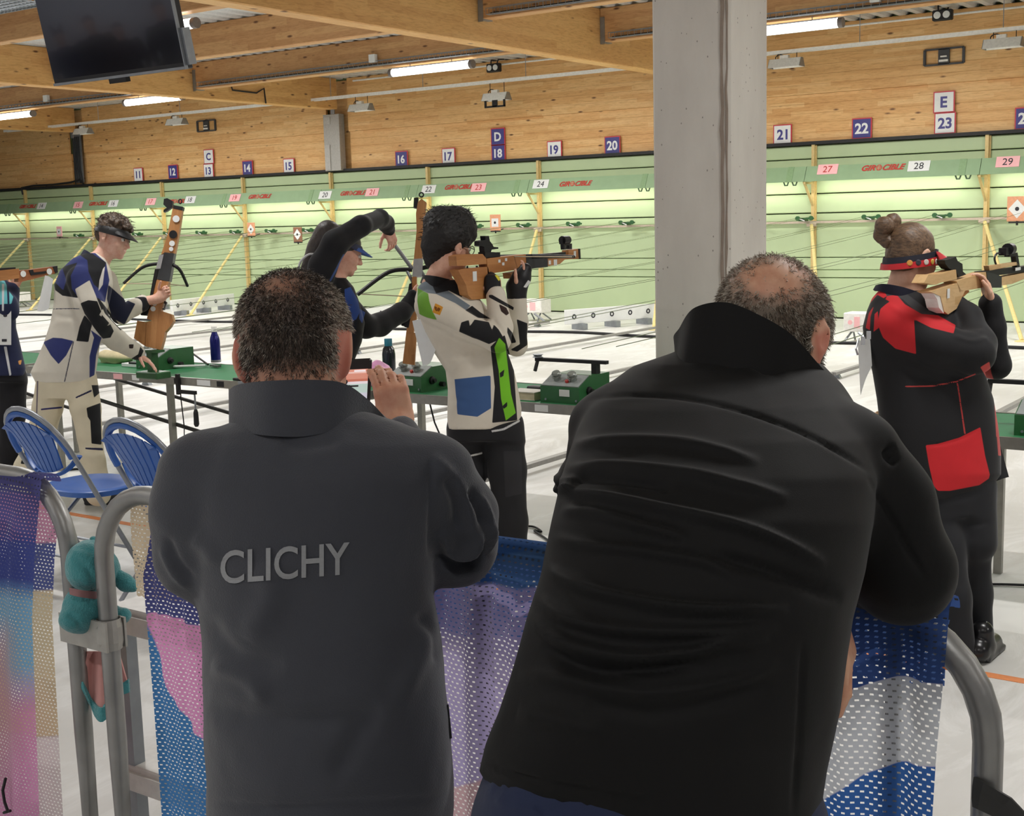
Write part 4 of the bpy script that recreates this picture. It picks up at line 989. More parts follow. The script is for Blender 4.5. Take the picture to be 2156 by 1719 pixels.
def nets(D, h, lo):
    S = D < 0
    cs = np.zeros(tuple(d-1 for d in D.shape), np.int8); cor = [(a, b, c) for a in (0, 1) for b in (0, 1) for c in (0, 1)]
    sh = lambda A, o: A[o[0]:A.shape[0]-1+o[0], o[1]:A.shape[1]-1+o[1], o[2]:A.shape[2]-1+o[2]]
    for o in cor: cs += sh(S, o)
    act = (cs > 0) & (cs < 8); I = np.argwhere(act); idx = np.full(act.shape, -1, np.int32); idx[act] = np.arange(len(I))
    vals = {o: D[I[:, 0]+o[0], I[:, 1]+o[1], I[:, 2]+o[2]] for o in cor}
    acc = np.zeros((len(I), 3)); cnt = np.zeros(len(I))
    for o in cor:
        for d in range(3):
            if o[d]: continue
            o2 = tuple(o[j]+(1 if j == d else 0) for j in range(3)); a, b = vals[o], vals[o2]; m = (a < 0) != (b < 0)
            t = np.where(m, a/(a-b+1e-12), 0); p = np.array(o, float)[None].repeat(len(I), 0); p[:, d] += t
            acc += np.where(m[:, None], p, 0); cnt += m
    V = (I+acc/cnt[:, None])*h+lo
    F = []
    for d in range(3):
        e, f = [(1, 2), (2, 0), (0, 1)][d]
        a = S[tuple(slice(0, -1) if j == d else slice(1, -1) for j in range(3))]; b = S[tuple(slice(1, None) if j == d else slice(1, -1) for j in range(3))]
        m = np.argwhere(a != b)
        if not len(m): continue
        base = m.copy(); base[:, e] += 1; base[:, f] += 1; flip = ~a[tuple(m.T)]
        q = []
        for de, df in ((-1, -1), (0, -1), (0, 0), (-1, 0)):
            c = base.copy(); c[:, e] += de; c[:, f] += df; q.append(idx[c[:, 0], c[:, 1], c[:, 2]])
        q = np.stack(q, 1); q[flip] = q[flip][:, ::-1]; F.append(q)
    F = np.concatenate(F); F = F[(F >= 0).all(1)]
    # light relaxation
    N = len(V); A = np.zeros((N, 3)); C = np.zeros(N)
    for i in range(4):
        j = (i+1) % 4
        for k in range(3): A[:, k] += np.bincount(F[:, i], V[F[:, j], k], N)+np.bincount(F[:, j], V[F[:, i], k], N)
        C += np.bincount(F[:, i], minlength=N)+np.bincount(F[:, j], minlength=N)
    V = V*.5+.5*A/np.maximum(C, 1)[:, None]
    return V, F
def vnormals(V, F):
    n = np.cross(V[F[:, 2]]-V[F[:, 0]], V[F[:, 3]]-V[F[:, 1]]); N = np.zeros_like(V)
    for i in range(4):
        for k in range(3): N[:, k] += np.bincount(F[:, i], n[:, k], len(V))
    return N/(np.linalg.norm(N, axis=1)[:, None]+1e-12)
def qmesh(name, V, F, org=None):
    me = bpy.data.meshes.new(name); W = (V-(0 if org is None else org)).astype(np.float32); nf = len(F); w = F.shape[1]
    me.vertices.add(len(W)); me.vertices.foreach_set('co', W.ravel()); me.loops.add(nf*w); me.loops.foreach_set('vertex_index', F.astype(np.int32).ravel())
    me.polygons.add(nf); me.polygons.foreach_set('loop_start', np.arange(nf, dtype=np.int32)*w); me.polygons.foreach_set('loop_total', np.full(nf, w, np.int32))
    me.polygons.foreach_set('use_smooth', np.ones(nf, bool)); me.update(calc_edges=True); me.validate(); return me
def wob(V, freq, seed, oct=3):
    """cheap smooth 3-D noise in about [-1, 1]"""
    rg = np.random.default_rng(seed); o = np.zeros(len(V)); a = 1.0; tot = 0
    for k in range(oct):
        for j in range(4):
            d = rg.normal(size=3); d /= np.linalg.norm(d); d2 = rg.normal(size=3); d2 /= np.linalg.norm(d2)
            o += a*np.sin(V@d*freq+rg.uniform(0, 6.28)+1.3*np.sin(V@d2*freq*.7+rg.uniform(0, 6.28)))
        tot += a*2.4; a *= .55; freq *= 2.1
    return o/tot
def polyline_dist(P, pts):
    pts = np.asarray(pts, float); d = np.full(len(P), 1e9); s = np.zeros(len(P)); L = np.r_[0, np.cumsum(np.linalg.norm(np.diff(pts, axis=0), axis=1))]
    for i in range(len(pts)-1):
        e = pts[i+1]-pts[i]; w = P-pts[i]; t = np.clip((w@e)/(e@e+1e-9), 0, 1); dd = np.linalg.norm(w-t[:, None]*e, axis=1); m = dd < d
        d[m] = dd[m]; s[m] = (L[i]+t[m]*(L[i+1]-L[i]))/L[-1]
    return d, s
def smoothpoly(pts, n=6):
    P = [np.asarray(p, float) for p in pts]; Q = []
    for i in range(len(P)-1):
        p0, p1, p2, p3 = P[max(i-1, 0)], P[i], P[i+1], P[min(i+2, len(P)-1)]
        for s in np.linspace(0, 1, n+1)[:-1]: Q.append(.5*((2*p1)+(p2-p0)*s+(2*p0-5*p1+4*p2-p3)*s*s+(3*p1-p0-3*p2+p3)*s**3))
    Q.append(P[-1]); return np.array(Q)
def fabric_mat(name, base, patches=(), rough=.85, sheen=.2, weave=900, bump=.08, cs=.35, var=.08, spec=.3, big=None):
    t = NT(name); col = patch_color(t, lin(base), patches)
    f = t.noise(t.pos(), 7, 5, .6); v = t.ramp(f, [(.3, (1-var,)*3+(1,)), (.7, (1+var*.6,)*3+(1,))]); col = t.mix(1.0, col, v, 'MULTIPLY')
    t.base(col); t.b.inputs['Roughness'].default_value = rough; t.b.inputs['Sheen Weight'].default_value = sheen; t.b.inputs['Sheen Roughness'].default_value = cs; t.b.inputs['Specular IOR Level'].default_value = spec
    h = t.noise(t.pos(), weave, 2)
    if big: h = t.math('ADD', h, t.math('MULTIPLY', t.noise(t.pos(), big[0], 4, .6), big[1]))
    t.bump(h, bump, .003); return t.m
def skin_mat(name, base, blush, patches=()):
    t = NT(name); f = t.noise(t.pos(), 28, 5, .6); col = t.ramp(f, [(.32, lin(blush)), (.6, lin(base))])
    for nm, rgb, soft in patches: col = patch_color(t, col, [(nm, rgb, soft)])
    t.base(col); t.b.inputs['Roughness'].default_value = .52; t.b.inputs['Subsurface Weight'].default_value = .12; t.b.inputs['Subsurface Radius'].default_value = (.012, .005, .003); t.b.inputs['Subsurface Scale'].default_value = 1.0
    t.bump(t.noise(t.pos(), 220, 3), .08, .002); return t.m
def hair_mat(name, c0, c1, axis=(1, 1, .2), rough=.5, sc=160):
    t = NT(name); f = t.noise(t.pos(axis), sc, 4, .65, .4); t.base(t.ramp(f, [(.3, lin(c0)), (.7, lin(c1))])); t.b.inputs['Roughness'].default_value = rough; t.bump(f, .6, .004); return t.m
def part(name, fld, parent, material, patches=None, ridges=(), noise=None, front=True, org=None, both=False, post=None):
    """mesh a field, crease it along traced fold lines, colour it inside traced outlines"""
    V, F = fld.mesh(name); N = vnormals(V, F)
    if noise: V = V+N*(noise[0]*wob(V, noise[1], noise[2]))[:, None]
    P2 = project(V); view = ((V-CAM)*N).sum(1)/np.linalg.norm(V-CAM, axis=1)
    if len(ridges):
        fac = np.clip(-view*2.2, 0, 1); disp = np.zeros(len(V))
        for pts, w, amp in ridges:
            d, s = polyline_dist(P2, smoothpoly(pts)); disp += amp*np.exp(-(d/w)**2)*np.clip(np.minimum(s, 1-s)*6, 0, 1)**.7
        V = V+N*(disp*fac)[:, None]
    if post: V = post(V, N, P2)
    o = parent_org = ORG[parent.name] if parent is not None else (org if org is not None else np.zeros(3))
    me = qmesh(name, V, F, parent_org)
    pl = []
    if patches:
        for k, (poly, rgb, soft) in enumerate(patches):
            sd = poly_sd(P2, poly)
            if not both: sd = np.where(view < .12, sd, -np.abs(sd)-5)
            set_attr(me, f'patch{k}', sd); pl.append((f'patch{k}', rgb, soft))
    ob = link(name, me, material(pl) if callable(material) else material, parent)
    if parent is not None: ORG[ob.name] = parent_org
    else: ob.location = tuple(o); ORG[ob.name] = np.asarray(o)
    ob['_'] = 0; del ob['_']
    return ob, V, F, N

class Fig:
    """a figure traced at reference depth D"""
    def __init__(s, D): s.D = D; s.S = D/FPX
    def P(s, x, y, dz=0.0): return atd(x, y, s.D+dz)
    def limb(s, f, pts, k=.02, shrink=1.0):
        for (x0, y0, z0, r0), (x1, y1, z1, r1) in zip(pts[:-1], pts[1:]):
            f.cone(s.P(x0, y0, z0), s.P(x1, y1, z1), r0*(s.D+z0)/FPX*shrink, r1*(s.D+z1)/FPX*shrink, k)
def frame(fwd, up):
    f = nrm3(fwd); u = np.asarray(up, float); u = nrm3(u-f*(u@f)); r = np.cross(f, u); return r, f, u
def add_head(f, c, fwd, up, s=1.0, neck=True, ears=True, neck_to=None):
    r, fw, u = frame(fwd, up); A = np.array([r, fw, u]); L = lambda x, y, z: np.asarray(c)+s*(x*r+y*fw+z*u)
    f.ell(L(0, -.010, .030), np.array([.077, .098, .084])*s, A, .02)
    f.ell(L(0, .030, -.040), np.array([.062, .066, .078])*s, A, .03)
    f.ell(L(0, .045, -.085), np.array([.047, .045, .032])*s, A, .02)
    f.ell(L(0, .080, -.103), np.array([.020, .016, .016])*s, A, .015)
    f.ell(L(0, .084, .018), np.array([.046, .014, .010])*s, A, .012)
    for q in (-1, 1):
        f.ell(L(q*.036, .066, -.035), np.array([.024, .024, .024])*s, A, .015)
        f.ell(L(q*.031, .104, -.002), np.array([.015, .014, .010])*s, A, .010, True)
        if ears:
            er, ef = nrm3(r*.93*q-fw*.37), nrm3(fw*.93+r*.37*q); B = np.array([er, ef, u])
            f.ell(L(q*.081, -.012, -.008), np.array([.008, .020, .031])*s, B, .006)
            f.ell(L(q*.078, -.006, -.034), np.array([.006, .010, .011])*s, B, .006)
            f.ell(L(q*.089, -.008, -.006), np.array([.005, .010, .018])*s, B, .005, True)
    f.cone(L(0, .094, .006), L(0, .116, -.034), .007*s, .011*s, .010); f.ell(L(0, .104, -.038), np.array([.016, .010, .008])*s, A, .008)
    f.ell(L(0, .096, -.064), np.array([.021, .010, .005])*s, A, .006); f.ell(L(0, .095, -.074), np.array([.018, .010, .006])*s, A, .006)
    if neck: f.cone(L(0, -.022, -.07), L(0, -.045, -.17) if neck_to is None else neck_to, .052*s, .060*s, .03)
    return L, A
def add_hand(f, wrist, fwd, back, thumb_side, curl=(.3, .4, .45, .5), s=1.0, spread=.05, thumb=.5, bend=None):
    """palm and five fingers; back = outward normal of the hand's back, thumb_side = direction the thumb lies"""
    fw = nrm3(fwd); b = nrm3(np.asarray(back)-fw*(np.asarray(back)@fw)); t = np.cross(fw, b)
    if t@np.asarray(thumb_side) < 0: t = -t
    W = np.asarray(wrist, float); L = lambda x, y, z: W+s*(x*t+y*fw+z*b)
    f.cone(L(0, -.03, 0), L(0, .012, 0), .025*s, .026*s, .015)
    f.box(L(.002, .050, 0), np.array([.037, .042, .0125])*s, np.array([t, fw, b]), .011*s, .012)
    f.ell(L(.022, .03, -.008), np.array([.018, .03, .014])*s, np.array([t, fw, b]), .012)
    tips = []
    for i, (x, ln, r) in enumerate(((.030, .080, .0086), (.0105, .088, .0088), (-.009, .082, .0084), (-.0275, .066, .0075))):
        a = curl[i]; d0 = nrm3(fw+t*spread*(1.5-i)); p = L(x, .088-.004*abs(i-1), .002); ang = 0
        for j, (frac, rr) in enumerate(((.46, 1), (.31, .93), (.23, .84))):
            ang += a*(1.0 if j else .8); d = d0*math.cos(ang)-b*math.sin(ang); p2 = p+d*ln*frac*s; f.cone(p, p2, r*rr*s, r*rr*.93*s, .004); p = p2
        tips.append(p)
    p = L(.030, .022, -.004); d = nrm3(t*.75+fw*.75-b*.25)
    for ln, r in ((.042, .0115), (.032, .010), (.026, .009)):
        p2 = p+d*ln*s; f.cone(p, p2, r*s, r*.92*s, .006); p = p2; d = nrm3(d+(fw*.5-t*.35-b*.3)*thumb)
    tips.append(p); return tips
def strip_surface(name, cols, D, parent, material, thick=.006, n=8, rows=6):
    """cloth strip through pixel columns ((xb, yb), (xt, yt), dz): collars, straps, brims"""
    B = smoothpoly([atd(c[0][0], c[0][1], D+c[2]) for c in cols], n); T = smoothpoly([atd(c[1][0], c[1][1], D+(c[3] if len(c) > 3 else c[2])) for c in cols], n)
    m = len(B); V = []
    for j in range(rows+1): V += list(B+(T-B)*j/rows)
    V = np.array(V); F = np.array([(j*m+i, j*m+i+1, (j+1)*m+i+1, (j+1)*m+i) for j in range(rows) for i in range(m-1)])
    N = vnormals(V, F); k = len(V); V2 = np.vstack([V+N*thick/2, V-N*thick/2]); F2 = [tuple(f) for f in F]+[tuple(f[::-1]+k) for f in F]
    for i in range(m-1): F2 += [(i+1, i, i+k, i+1+k), (rows*m+i, rows*m+i+1, rows*m+i+1+k, rows*m+i+k)]
    for j in range(rows): F2 += [(j*m, (j+1)*m, (j+1)*m+k, j*m+k), ((j+1)*m+m-1, j*m+m-1, j*m+m-1+k, (j+1)*m+m-1+k)]
    bb = MB(); bb.add(list(V2), F2); o = put(name, bb, material, parent); return shade_auto(o, 60)
def on_surface(V, F, pts2, lift=.002):
    """drop pixel points onto a figure's visible surface"""
    from mathutils.bvhtree import BVHTree
    bv = BVHTree.FromPolygons([tuple(v) for v in V], [tuple(int(i) for i in f) for f in F]); out = []
    for x, y in pts2:
        d = nrm3(ray(x, y)); h = bv.ray_cast(Vector(CAM), Vector(d))
        out.append(None if h[0] is None else np.array(h[0])-d*lift)
    return out
def strands(name, V, N, mask, parent, mat_, length, width, seed, count, lean=(0, 0, -.4), jitter=.5):
    """short hairs standing on a scalp"""
    rg = np.random.default_rng(seed); ids = np.nonzero(mask)[0]
    if not len(ids): return None
    pk = rg.choice(ids, count); p = V[pk]+rg.normal(size=(count, 3))*.0022; d = N[pk]+np.asarray(lean)+rg.normal(size=(count, 3))*jitter
    d /= np.linalg.norm(d, axis=1)[:, None]; sd = np.cross(d, rg.normal(size=(count, 3))); sd /= np.linalg.norm(sd, axis=1)[:, None]
    ln = length*rg.uniform(.55, 1.2, count)[:, None]; w = width
    p = p-N[pk]*.001
    VV = np.concatenate([p-sd*w, p+sd*w, p+d*ln*.6+sd*w*.7-np.array([0, 0, .15])*ln, p+d*ln-np.array([0, 0, .35])*ln], 0)
    i = np.arange(count); FF = np.stack([i, i+count, i+2*count, i+3*count], 1)
    me = qmesh(name, VV, FF, ORG[parent.name]); o = link(name, me, mat_, parent); ORG[o.name] = ORG[parent.name]; o['kind'] = 'stuff'; return o
def eyes(parent, L, A, s=1.0):
    for q in (-1, 1):
        bb = MB(); bb.ball(L(q*.031, .0855, -.001), .0115*s, 12, 8); o = put('eye', bb, mat('eye_white', (226, 220, 212), .3), parent, True)
        bb = MB(); bb.lathe(L(q*.031, .0955, -.001), [(.005*s, 0), (.005*s, .002*s), (.002*s, .003*s)], 10, A[1]); put('iris', bb, mat('eye_iris', (60, 42, 30), .2), o)
# ================================================================== spectators at the barrier
def legs_to_floor(f, hipL, hipR, footL, footR, r=(.085, .06, .045), k=.03):
    for h, ft in ((hipL, footL), (hipR, footR)):
        h = np.asarray(h, float); ft = np.asarray(ft, float); kn = (h+ft)/2+np.array([.0, .02, .02]); an = ft+np.array([0, 0, .09])
        f.cone(h, kn, r[0], r[1], k); f.cone(kn, an, r[1], r[2], k)
def shoes(parent, feet, dirs, m, L=.27):
    for ft, d in zip(feet, dirs):
        d = nrm3((d[0], d[1], 0)); f = Field(.008); ft = np.asarray(ft, float); ft = np.array([ft[0], ft[1], 0])
        f.cone(ft+np.array([0, 0, .045])-d*.05, ft+d*(L*.62)+np.array([0, 0, .034]), .044, .034, .02); f.cone(ft+np.array([0, 0, .06]), ft+np.array([0, 0, .11])-d*.01, .045, .042, .02)
        f.box(ft+d*.06+np.array([0, 0, .012]), (L*.5, .042, .012), np.array([d, np.cross(d, (0, 0, -1.0)), [0, 0, 1.0]]), .008, .01)
        part('shoe', f, parent, m)
# ------------------------------------------------------------------ man in grey fleece
g = Fig(2.0); org1 = np.array([-1.40, 1.42, 0.0])
hc = g.P(620, 736, .02)
fB = Field(.0058)
Lh, Ah = add_head(fB, hc, FW*.96+RT*.22-UP*.14, UP*.98+RT*.03, 1.04, neck=False, ears=False)
for ex_, ey_, tl in ((511, 752, -.16), (724, 742, .10)):
    E_ = np.array([nrm3(RT*.8+FW*.6*(1 if ex_ > 600 else -1)), nrm3(FW*.8-RT*.6*(1 if ex_ > 600 else -1)), nrm3(UP+RT*tl)])
    fB.ell(g.P(ex_, ey_-4, .015), np.array([.0095, .021, .036]), E_, .0035); fB.ell(g.P(ex_+(6 if ex_ < 600 else -4), ey_+34, .012), np.array([.008, .012, .013]), E_, .008)
fB.ell(g.P(620, 690, .0), np.array([.078, .088, .083]), Ah, .02)
fB.loft([(700, 522, 716, .0, .088), (760, 528, 710, .0, .086), (800, 532, 706, -.005, .080), (850, 534, 708, -.01, .072), (910, 500, 745, 0, .075)], 2.0, .03)
T1 = [(866, 540, 775, .01, .07), (886, 492, 838, .01, .085), (912, 440, 892, .01, .10), (940, 405, 926, .01, .115), (975, 375, 945, .01, .125), (1015, 362, 950, .01, .135), (1060, 366, 942, .01, .14), (1120, 384, 926, .01, .145), (1180, 400, 914, .01, .145), (1250, 414, 913, .01, .145), (1350, 425, 930, .01, .15), (1500, 428, 945, .01, .155), (1640, 432, 954, .01, .155), (1700, 432, 956, .01, .15), (1752, 434, 950, .01, .145)]
AL1 = [(424, 1000, .0, 88), (410, 1085, .0, 84), (406, 1172, .02, 72), (470, 1120, .2, 56), (640, 930, .40, 44)]
AR1 = [(915, 1005, .0, 88), (962, 1085, .03, 78), (958, 1148, .06, 80), (920, 1050, .20, 60), (846, 915, .345, 38)]
fB.loft(T1, 2.0, .03, shrink=.86); g.limb(fB, AL1, .02, .56); g.limb(fB, AR1, .02, .56)
hipL, hipR = g.P(600, 1760, .02), g.P(790, 1760, .02); fl1 = [np.array([hipL[0]-.03, hipL[1], 0]), np.array([hipR[0]+.03, hipR[1], 0])]
legs_to_floor(fB, hipL, hipR, fl1[0], fl1[1], (.075, .055, .042))
# the hand that holds the phone, seen from its back
Dph = 2.40
wr = g.P(842, 905, .36); add_hand(fB, wr, UP*.93-RT*.20+FW*.10, -FW*.95+RT*.25+UP*.1, -RT*.9, (.5, .55, .6, .66), .90, .02, .1)
add_hand(fB, g.P(640, 930, .40), UP*.8+FW*.3, FW*.2-RT*.9, -FW*.5+RT*.5, (.5, .5, .5, .5))
SK1 = lambda pl: skin_mat('skin_weathered', (206, 156, 128), (190, 130, 104), pl+[('scalp', (86, 76, 68), .5)])
p1, V1, F1, N1 = part('person', fB, None, SK1, [([(488, 700), (518, 700), (530, 760), (530, 815), (515, 812), (494, 770)], (184, 104, 84), 5), ([(712, 690), (740, 690), (738, 800), (708, 800), (706, 740)], (186, 106, 86), 5)], org=org1)
tag(p1, 'balding man in grey fleece jacket filming with a phone at the barrier', 'person'); eyes(p1, Lh, Ah, 1.04)
# cropped hair: dark at the back, grey at the sides, thin on the crown
P2 = project(V1); q = (V1-hc)@Ah.T
view = ((V1-CAM)*N1).sum(1)
hairline = 812-18*np.cos((P2[:, 0]-620)/60)
onhead = (np.linalg.norm(V1-hc, axis=1) < .165) & (P2[:, 1] < 812) & (q[:, 1] < .075) & (P2[:, 0] > 506-300*(P2[:, 1] < 705)) & (P2[:, 0] < 708+300*(P2[:, 1] < 695)) & ~((q[:, 1] > .045) & (q[:, 2] < .05))
crown = np.exp(-(((P2[:, 0]-588)/52)**2+((P2[:, 1]-598)/26)**2))
side = np.clip((np.abs(P2[:, 0]-606)-62)/40, 0, 1); low = np.clip((P2[:, 1]-750)/50, 0, 1)
rg = np.random.default_rng(3); keep = rg.random(len(V1)) > crown*.75+low*.8
set_attr(p1.data, 'scalp', np.where(onhead, .45-.6*crown-.9*low-.25*side+.12*wob(V1, 90, 2), -.6))
M_hd = mat('hair_dark_brown', (52, 44, 38), .55); M_hg = mat('hair_silver', (176, 168, 154), .5); M_hm = mat('hair_greying', (98, 86, 74), .55)
dk = onhead & keep & (rg.random(len(V1)) > side*.9); gy = onhead & keep & (rg.random(len(V1)) < .12+side*.9); md = onhead & (rg.random(len(V1)) > crown*.9)
for nm, mk, mm, cnt in (('hair', dk, M_hd, 30000), ('hair_grey', gy, M_hg, 11000), ('hair_mid', md & (low < .5), M_hm, 14000)): strands(nm, V1, N1, mk, p1, mm, .0062, .0005, cnt, cnt, (0, 0, -.55), .35)
# fleece jacket
fJ = Field(.0058); fJ.loft(T1, 2.0, .035, 2.4); g.limb(fJ, AL1, .035); g.limb(fJ, AR1, .03)
rid = [([(905, 960), (955, 1010), (985, 1075), (1000, 1150)], 12, .007), ([(925, 1120), (960, 1160), (1000, 1150), (1025, 1100)], 13, .018), ([(918, 1170), (960, 1195), (1010, 1185)], 10, -.010), ([(940, 1000), (965, 1060), (960, 1120)], 14, -.011), ([(985, 1030), (1015, 1085), (1010, 1150), (985, 1200)], 9, -.012), ([(1005, 1040), (1030, 1100), (1022, 1170)], 8, .008),
       ([(428, 1300), (470, 1360), (520, 1395), (600, 1400)], 22, -.006), ([(445, 1400), (520, 1425), (560, 1480)], 20, .006), ([(440, 1490), (560, 1520), (700, 1515), (800, 1490)], 26, -.007), ([(560, 1180), (570, 1260), (520, 1350)], 30, .006), ([(780, 1520), (860, 1430), (915, 1300)], 26, .007), ([(700, 1640), (760, 1540), (850, 1440)], 24, -.006),
       ([(905, 960), (908, 1050), (905, 1140), (905, 1180)], 5, -.0035), ([(350, 1130), (375, 1185), (410, 1225)], 9, -.004), ([(340, 1150), (365, 1205), (400, 1240)], 8, .004), ([(405, 1130), (440, 1160), (455, 1190)], 18, .004), ([(590, 935), (640, 940), (720, 925)], 14, -.004), ([(880, 1290), (910, 1340), (925, 1400)], 14, -.006), ([(436, 1688), (600, 1700), (950, 1680)], 6, -.003)]
M_fl = fabric_mat('grey_fleece', (67, 69, 75), (), .95, .3, 420, .35, .5, .06, .1, (60, .5))
j1, VJ, FJ, NJ = part('fleece_jacket', fJ, p1, M_fl, ridges=[(a_, b_, c_*1.5) for a_, b_, c_ in rid], noise=(.0022, 28, 5))
j1['label'] = 'dark grey fleece jacket with CLICHY lettering across the back'
strip_surface('collar', [((512, 872), (520, 842), .10), ((491, 886), (490, 830), .055), ((500, 902), (505, 812), -.02), ((560, 917), (565, 803), -.088), ((640, 919), (650, 800), -.092), ((705, 905), (716, 806), -.075), ((748, 890), (764, 836), -.03), ((778, 892), (800, 868), .03), ((800, 896), (818, 888), .075)], 2.0, p1, M_fl, .012)
# embroidered word
Vt, Ft = text_geo('CLICHY', .012, 0, .01, 5)
w0 = Vt[:, 0].max()-Vt[:, 0].min(); pts = []
for v in Vt:
    s = v[0]/w0; pts.append((600+s*272, 1186-s*20-v[1]*70+s*v[1]*2))
bot = on_surface(VJ, FJ, pts, .0005); zz = Vt[:, 2]-Vt[:, 2].min(); zz /= zz.max()+1e-9
bb = MB(); bb.add([b_-nrm3(b_-CAM)*(.0016*z_) for b_, z_ in zip(bot, zz)], Ft); o = put('lettering', bb, mat('grey_embroidery', (142, 144, 146), .7, var=.06, scale=200), p1)
bb = MB(); ct = on_surface(VJ, FJ, [(941, 1485), (947, 1500), (954, 1520), (953, 1540), (948, 1555)], .004); ct = [c_ for c_ in ct if c_ is not None]
if len(ct) > 1: bb.tube(ct, .003, 6); put('drawcord', bb, M_black, p1)
fT = Field(.012); fT.loft([(1700, 440, 944, .01, .135), (1790, 440, 950, .01, .14), (1850, 445, 945, .01, .13)], 2.0, .03); legs_to_floor(fT, hipL, hipR, fl1[0], fl1[1], (.105, .08, .065)); part('trousers', fT, p1, fabric_mat('black_trousers', (30, 30, 34)))
shoes(p1, fl1, [(-.3, 1), (-.3, 1)], mat('shoe_black', (24, 24, 26), .5))
# phone in his hand
ph = thing('phone', g.P(742, 840, Dph-2.0), 'black smartphone showing the shooter on its screen', 'phone')
def phone_pt(u, v): return g.P(704+u*(783-704)-v*8, 754+v*172+(1-u)*4, Dph-2.0)
a, b_, c_ = phone_pt(0, 0), phone_pt(1, 0), phone_pt(0, 1); ux, uy = nrm3(b_-a), nrm3(c_-a); un = nrm3(np.cross(ux, uy)); pw, phh = np.linalg.norm(b_-a), np.linalg.norm(c_-a); pc = (a+b_)/2+uy*phh/2
if un@FW > 0: un = -un
bb = MB(); bb.box(pc-un*.005, (pw, phh, .010), ax=(ux, uy, un), bev=.004); put('case', bb, mat('phone_case', (28, 24, 26), .4), ph)
def scr(nm, u0, u1, v0, v1, rgb, lift=.0005, e=.55):
    bb = MB(); cc = a+ux*pw*(u0+u1)/2+uy*phh*(v0+v1)/2+un*(.0006+lift); bb.box(cc, (pw*(u1-u0), phh*(v1-v0), .0004), ax=(ux, uy, un)); return put(nm, bb, mat('screen_%d_%d_%d' % rgb, rgb, .3, emit=e, var=.02), ph)
sc = scr('screen', .06, .92, .13, .93, (206, 208, 224))
for u0, u1, v0, v1, rgb, l in ((.06, .92, .13, .25, (220, 150, 130), .001), (.06, .92, .16, .18, (240, 200, 190), .0013), (.55, .85, .14, .16, (250, 245, 250), .0015), (.1, .3, .17, .19, (250, 245, 250), .0015), (.06, .92, .25, .28, (200, 120, 100), .001), (.06, .92, .28, .31, (236, 226, 232), .0012), (.06, .92, .31, .42, (190, 214, 206), .001), (.06, .92, .5, .6, (226, 228, 250), .001), (.3, .92, .56, .6, (110, 112, 150), .0012)):
    scr('screen_picture', u0, u1, v0, v1, rgb, l)
bb = MB(); bb.ball(a+ux*pw*.32+uy*phh*.28+un*.003, (.005, .005, .001), 10, 6, (ux, uy, un)); bb.box(a+ux*pw*.36+uy*phh*.36+un*.003, (.014, .012, .0005), ax=(ux, uy, un)); bb.box(a+ux*pw*.55+uy*phh*.335+un*.003, (.018, .003, .0005), ax=(ux, uy, un)); put('screen_shooter', bb, mat('screen_dark', (40, 32, 40), .4), ph)

# ------------------------------------------------------------------ man in black jacket leaning on the barrier
D2 = 1.62; g = Fig(D2); org2 = np.array([-.72, 1.30, 0.0])
hc2 = g.P(1622, 716, .32)
f2, u2 = FW*.66+RT*.46-UP*.58, UP*.78+FW*.42+RT*.34
fB = Field(.0058); L2, A2 = add_head(fB, hc2, f2, u2, 1.06, neck=True, neck_to=g.P(1570, 850, .24))
T2 = [(722, 1460, 1660, .30, .05), (742, 1420, 1690, .30, .075), (770, 1335, 1735, .27, .10), (810, 1275, 1772, .23, .12), (860, 1234, 1806, .18, .14), (930, 1208, 1835, .12, .155), (1010, 1180, 1846, .07, .165), (1100, 1158, 1838, .03, .17), (1200, 1140, 1822, .0, .17), (1300, 1108, 1796, -.03, .17), (1400, 1082, 1782, -.04, .17), (1500, 1050, 1768, -.05, .17), (1570, 1022, 1752, -.05, .17), (1625, 1008, 1740, -.05, .165), (1680, 1040, 1732, -.05, .16), (1735, 1100, 1728, -.05, .155)]
AR2 = [(1800, 960, .13, 96), (1862, 1060, .13, 95), (1900, 1195, .14, 98), (1902, 1212, .15, 92), (1830, 1215, .24, 72), (1700, 1245, .30, 55)]
AL2 = [(1270, 905, .2, 70), (1235, 1020, .32, 55), (1260, 1180, .42, 55), (1420, 1240, .42, 50)]
fB.loft(T2, D2, .03, shrink=.86); g.limb(fB, AR2, .02, .6); g.limb(fB, AL2, .02, .6)
add_hand(fB, g.P(1745, 1262, .10), -UP*.9+RT*.25, -FW*.4+RT*.9, -FW*.4, (.3, .35, .4, .4), 1.0)
add_hand(fB, g.P(1420, 1240, .42), RT*.8-UP*.4, UP, FW, (.5, .5, .5, .5))
g.limb(fB, [(1700, 1245, .30, 40), (1748, 1250, .14, 34)], .02)
hipL, hipR = g.P(1200, 1780, -.04), g.P(1540, 1780, -.04); fl2 = [np.array([hipL[0]-.05, hipL[1]-.05, 0]), np.array([hipR[0]+.05, hipR[1]-.05, 0])]
legs_to_floor(fB, hipL, hipR, fl2[0], fl2[1], (.08, .06, .045))
SK2 = lambda pl: skin_mat('skin_ruddy', (216, 168, 138), (200, 142, 114), pl+[('scalp', (132, 120, 106), .5)])
p2, V2, F2, N2 = part('person', fB, None, SK2, [([(1712, 705), (1760, 690), (1765, 790), (1720, 790)], (196, 120, 96), 8)], org=org2)
tag(p2, 'balding man in black jacket leaning over the barrier', 'person'); eyes(p2, L2, A2, 1.06)
P2 = project(V2); q = (V2-hc2)@A2.T
onhead = (np.linalg.norm(V2-hc2, axis=1) < .17) & (q[:, 1] < .07) & (q[:, 2] > -.06+.04*np.clip(q[:, 1]*10, -1, 1)) & ~((q[:, 2] < .03) & (np.abs(q[:, 0]) > .0815)) & ~((q[:, 1] > .04) & (q[:, 2] < .04))
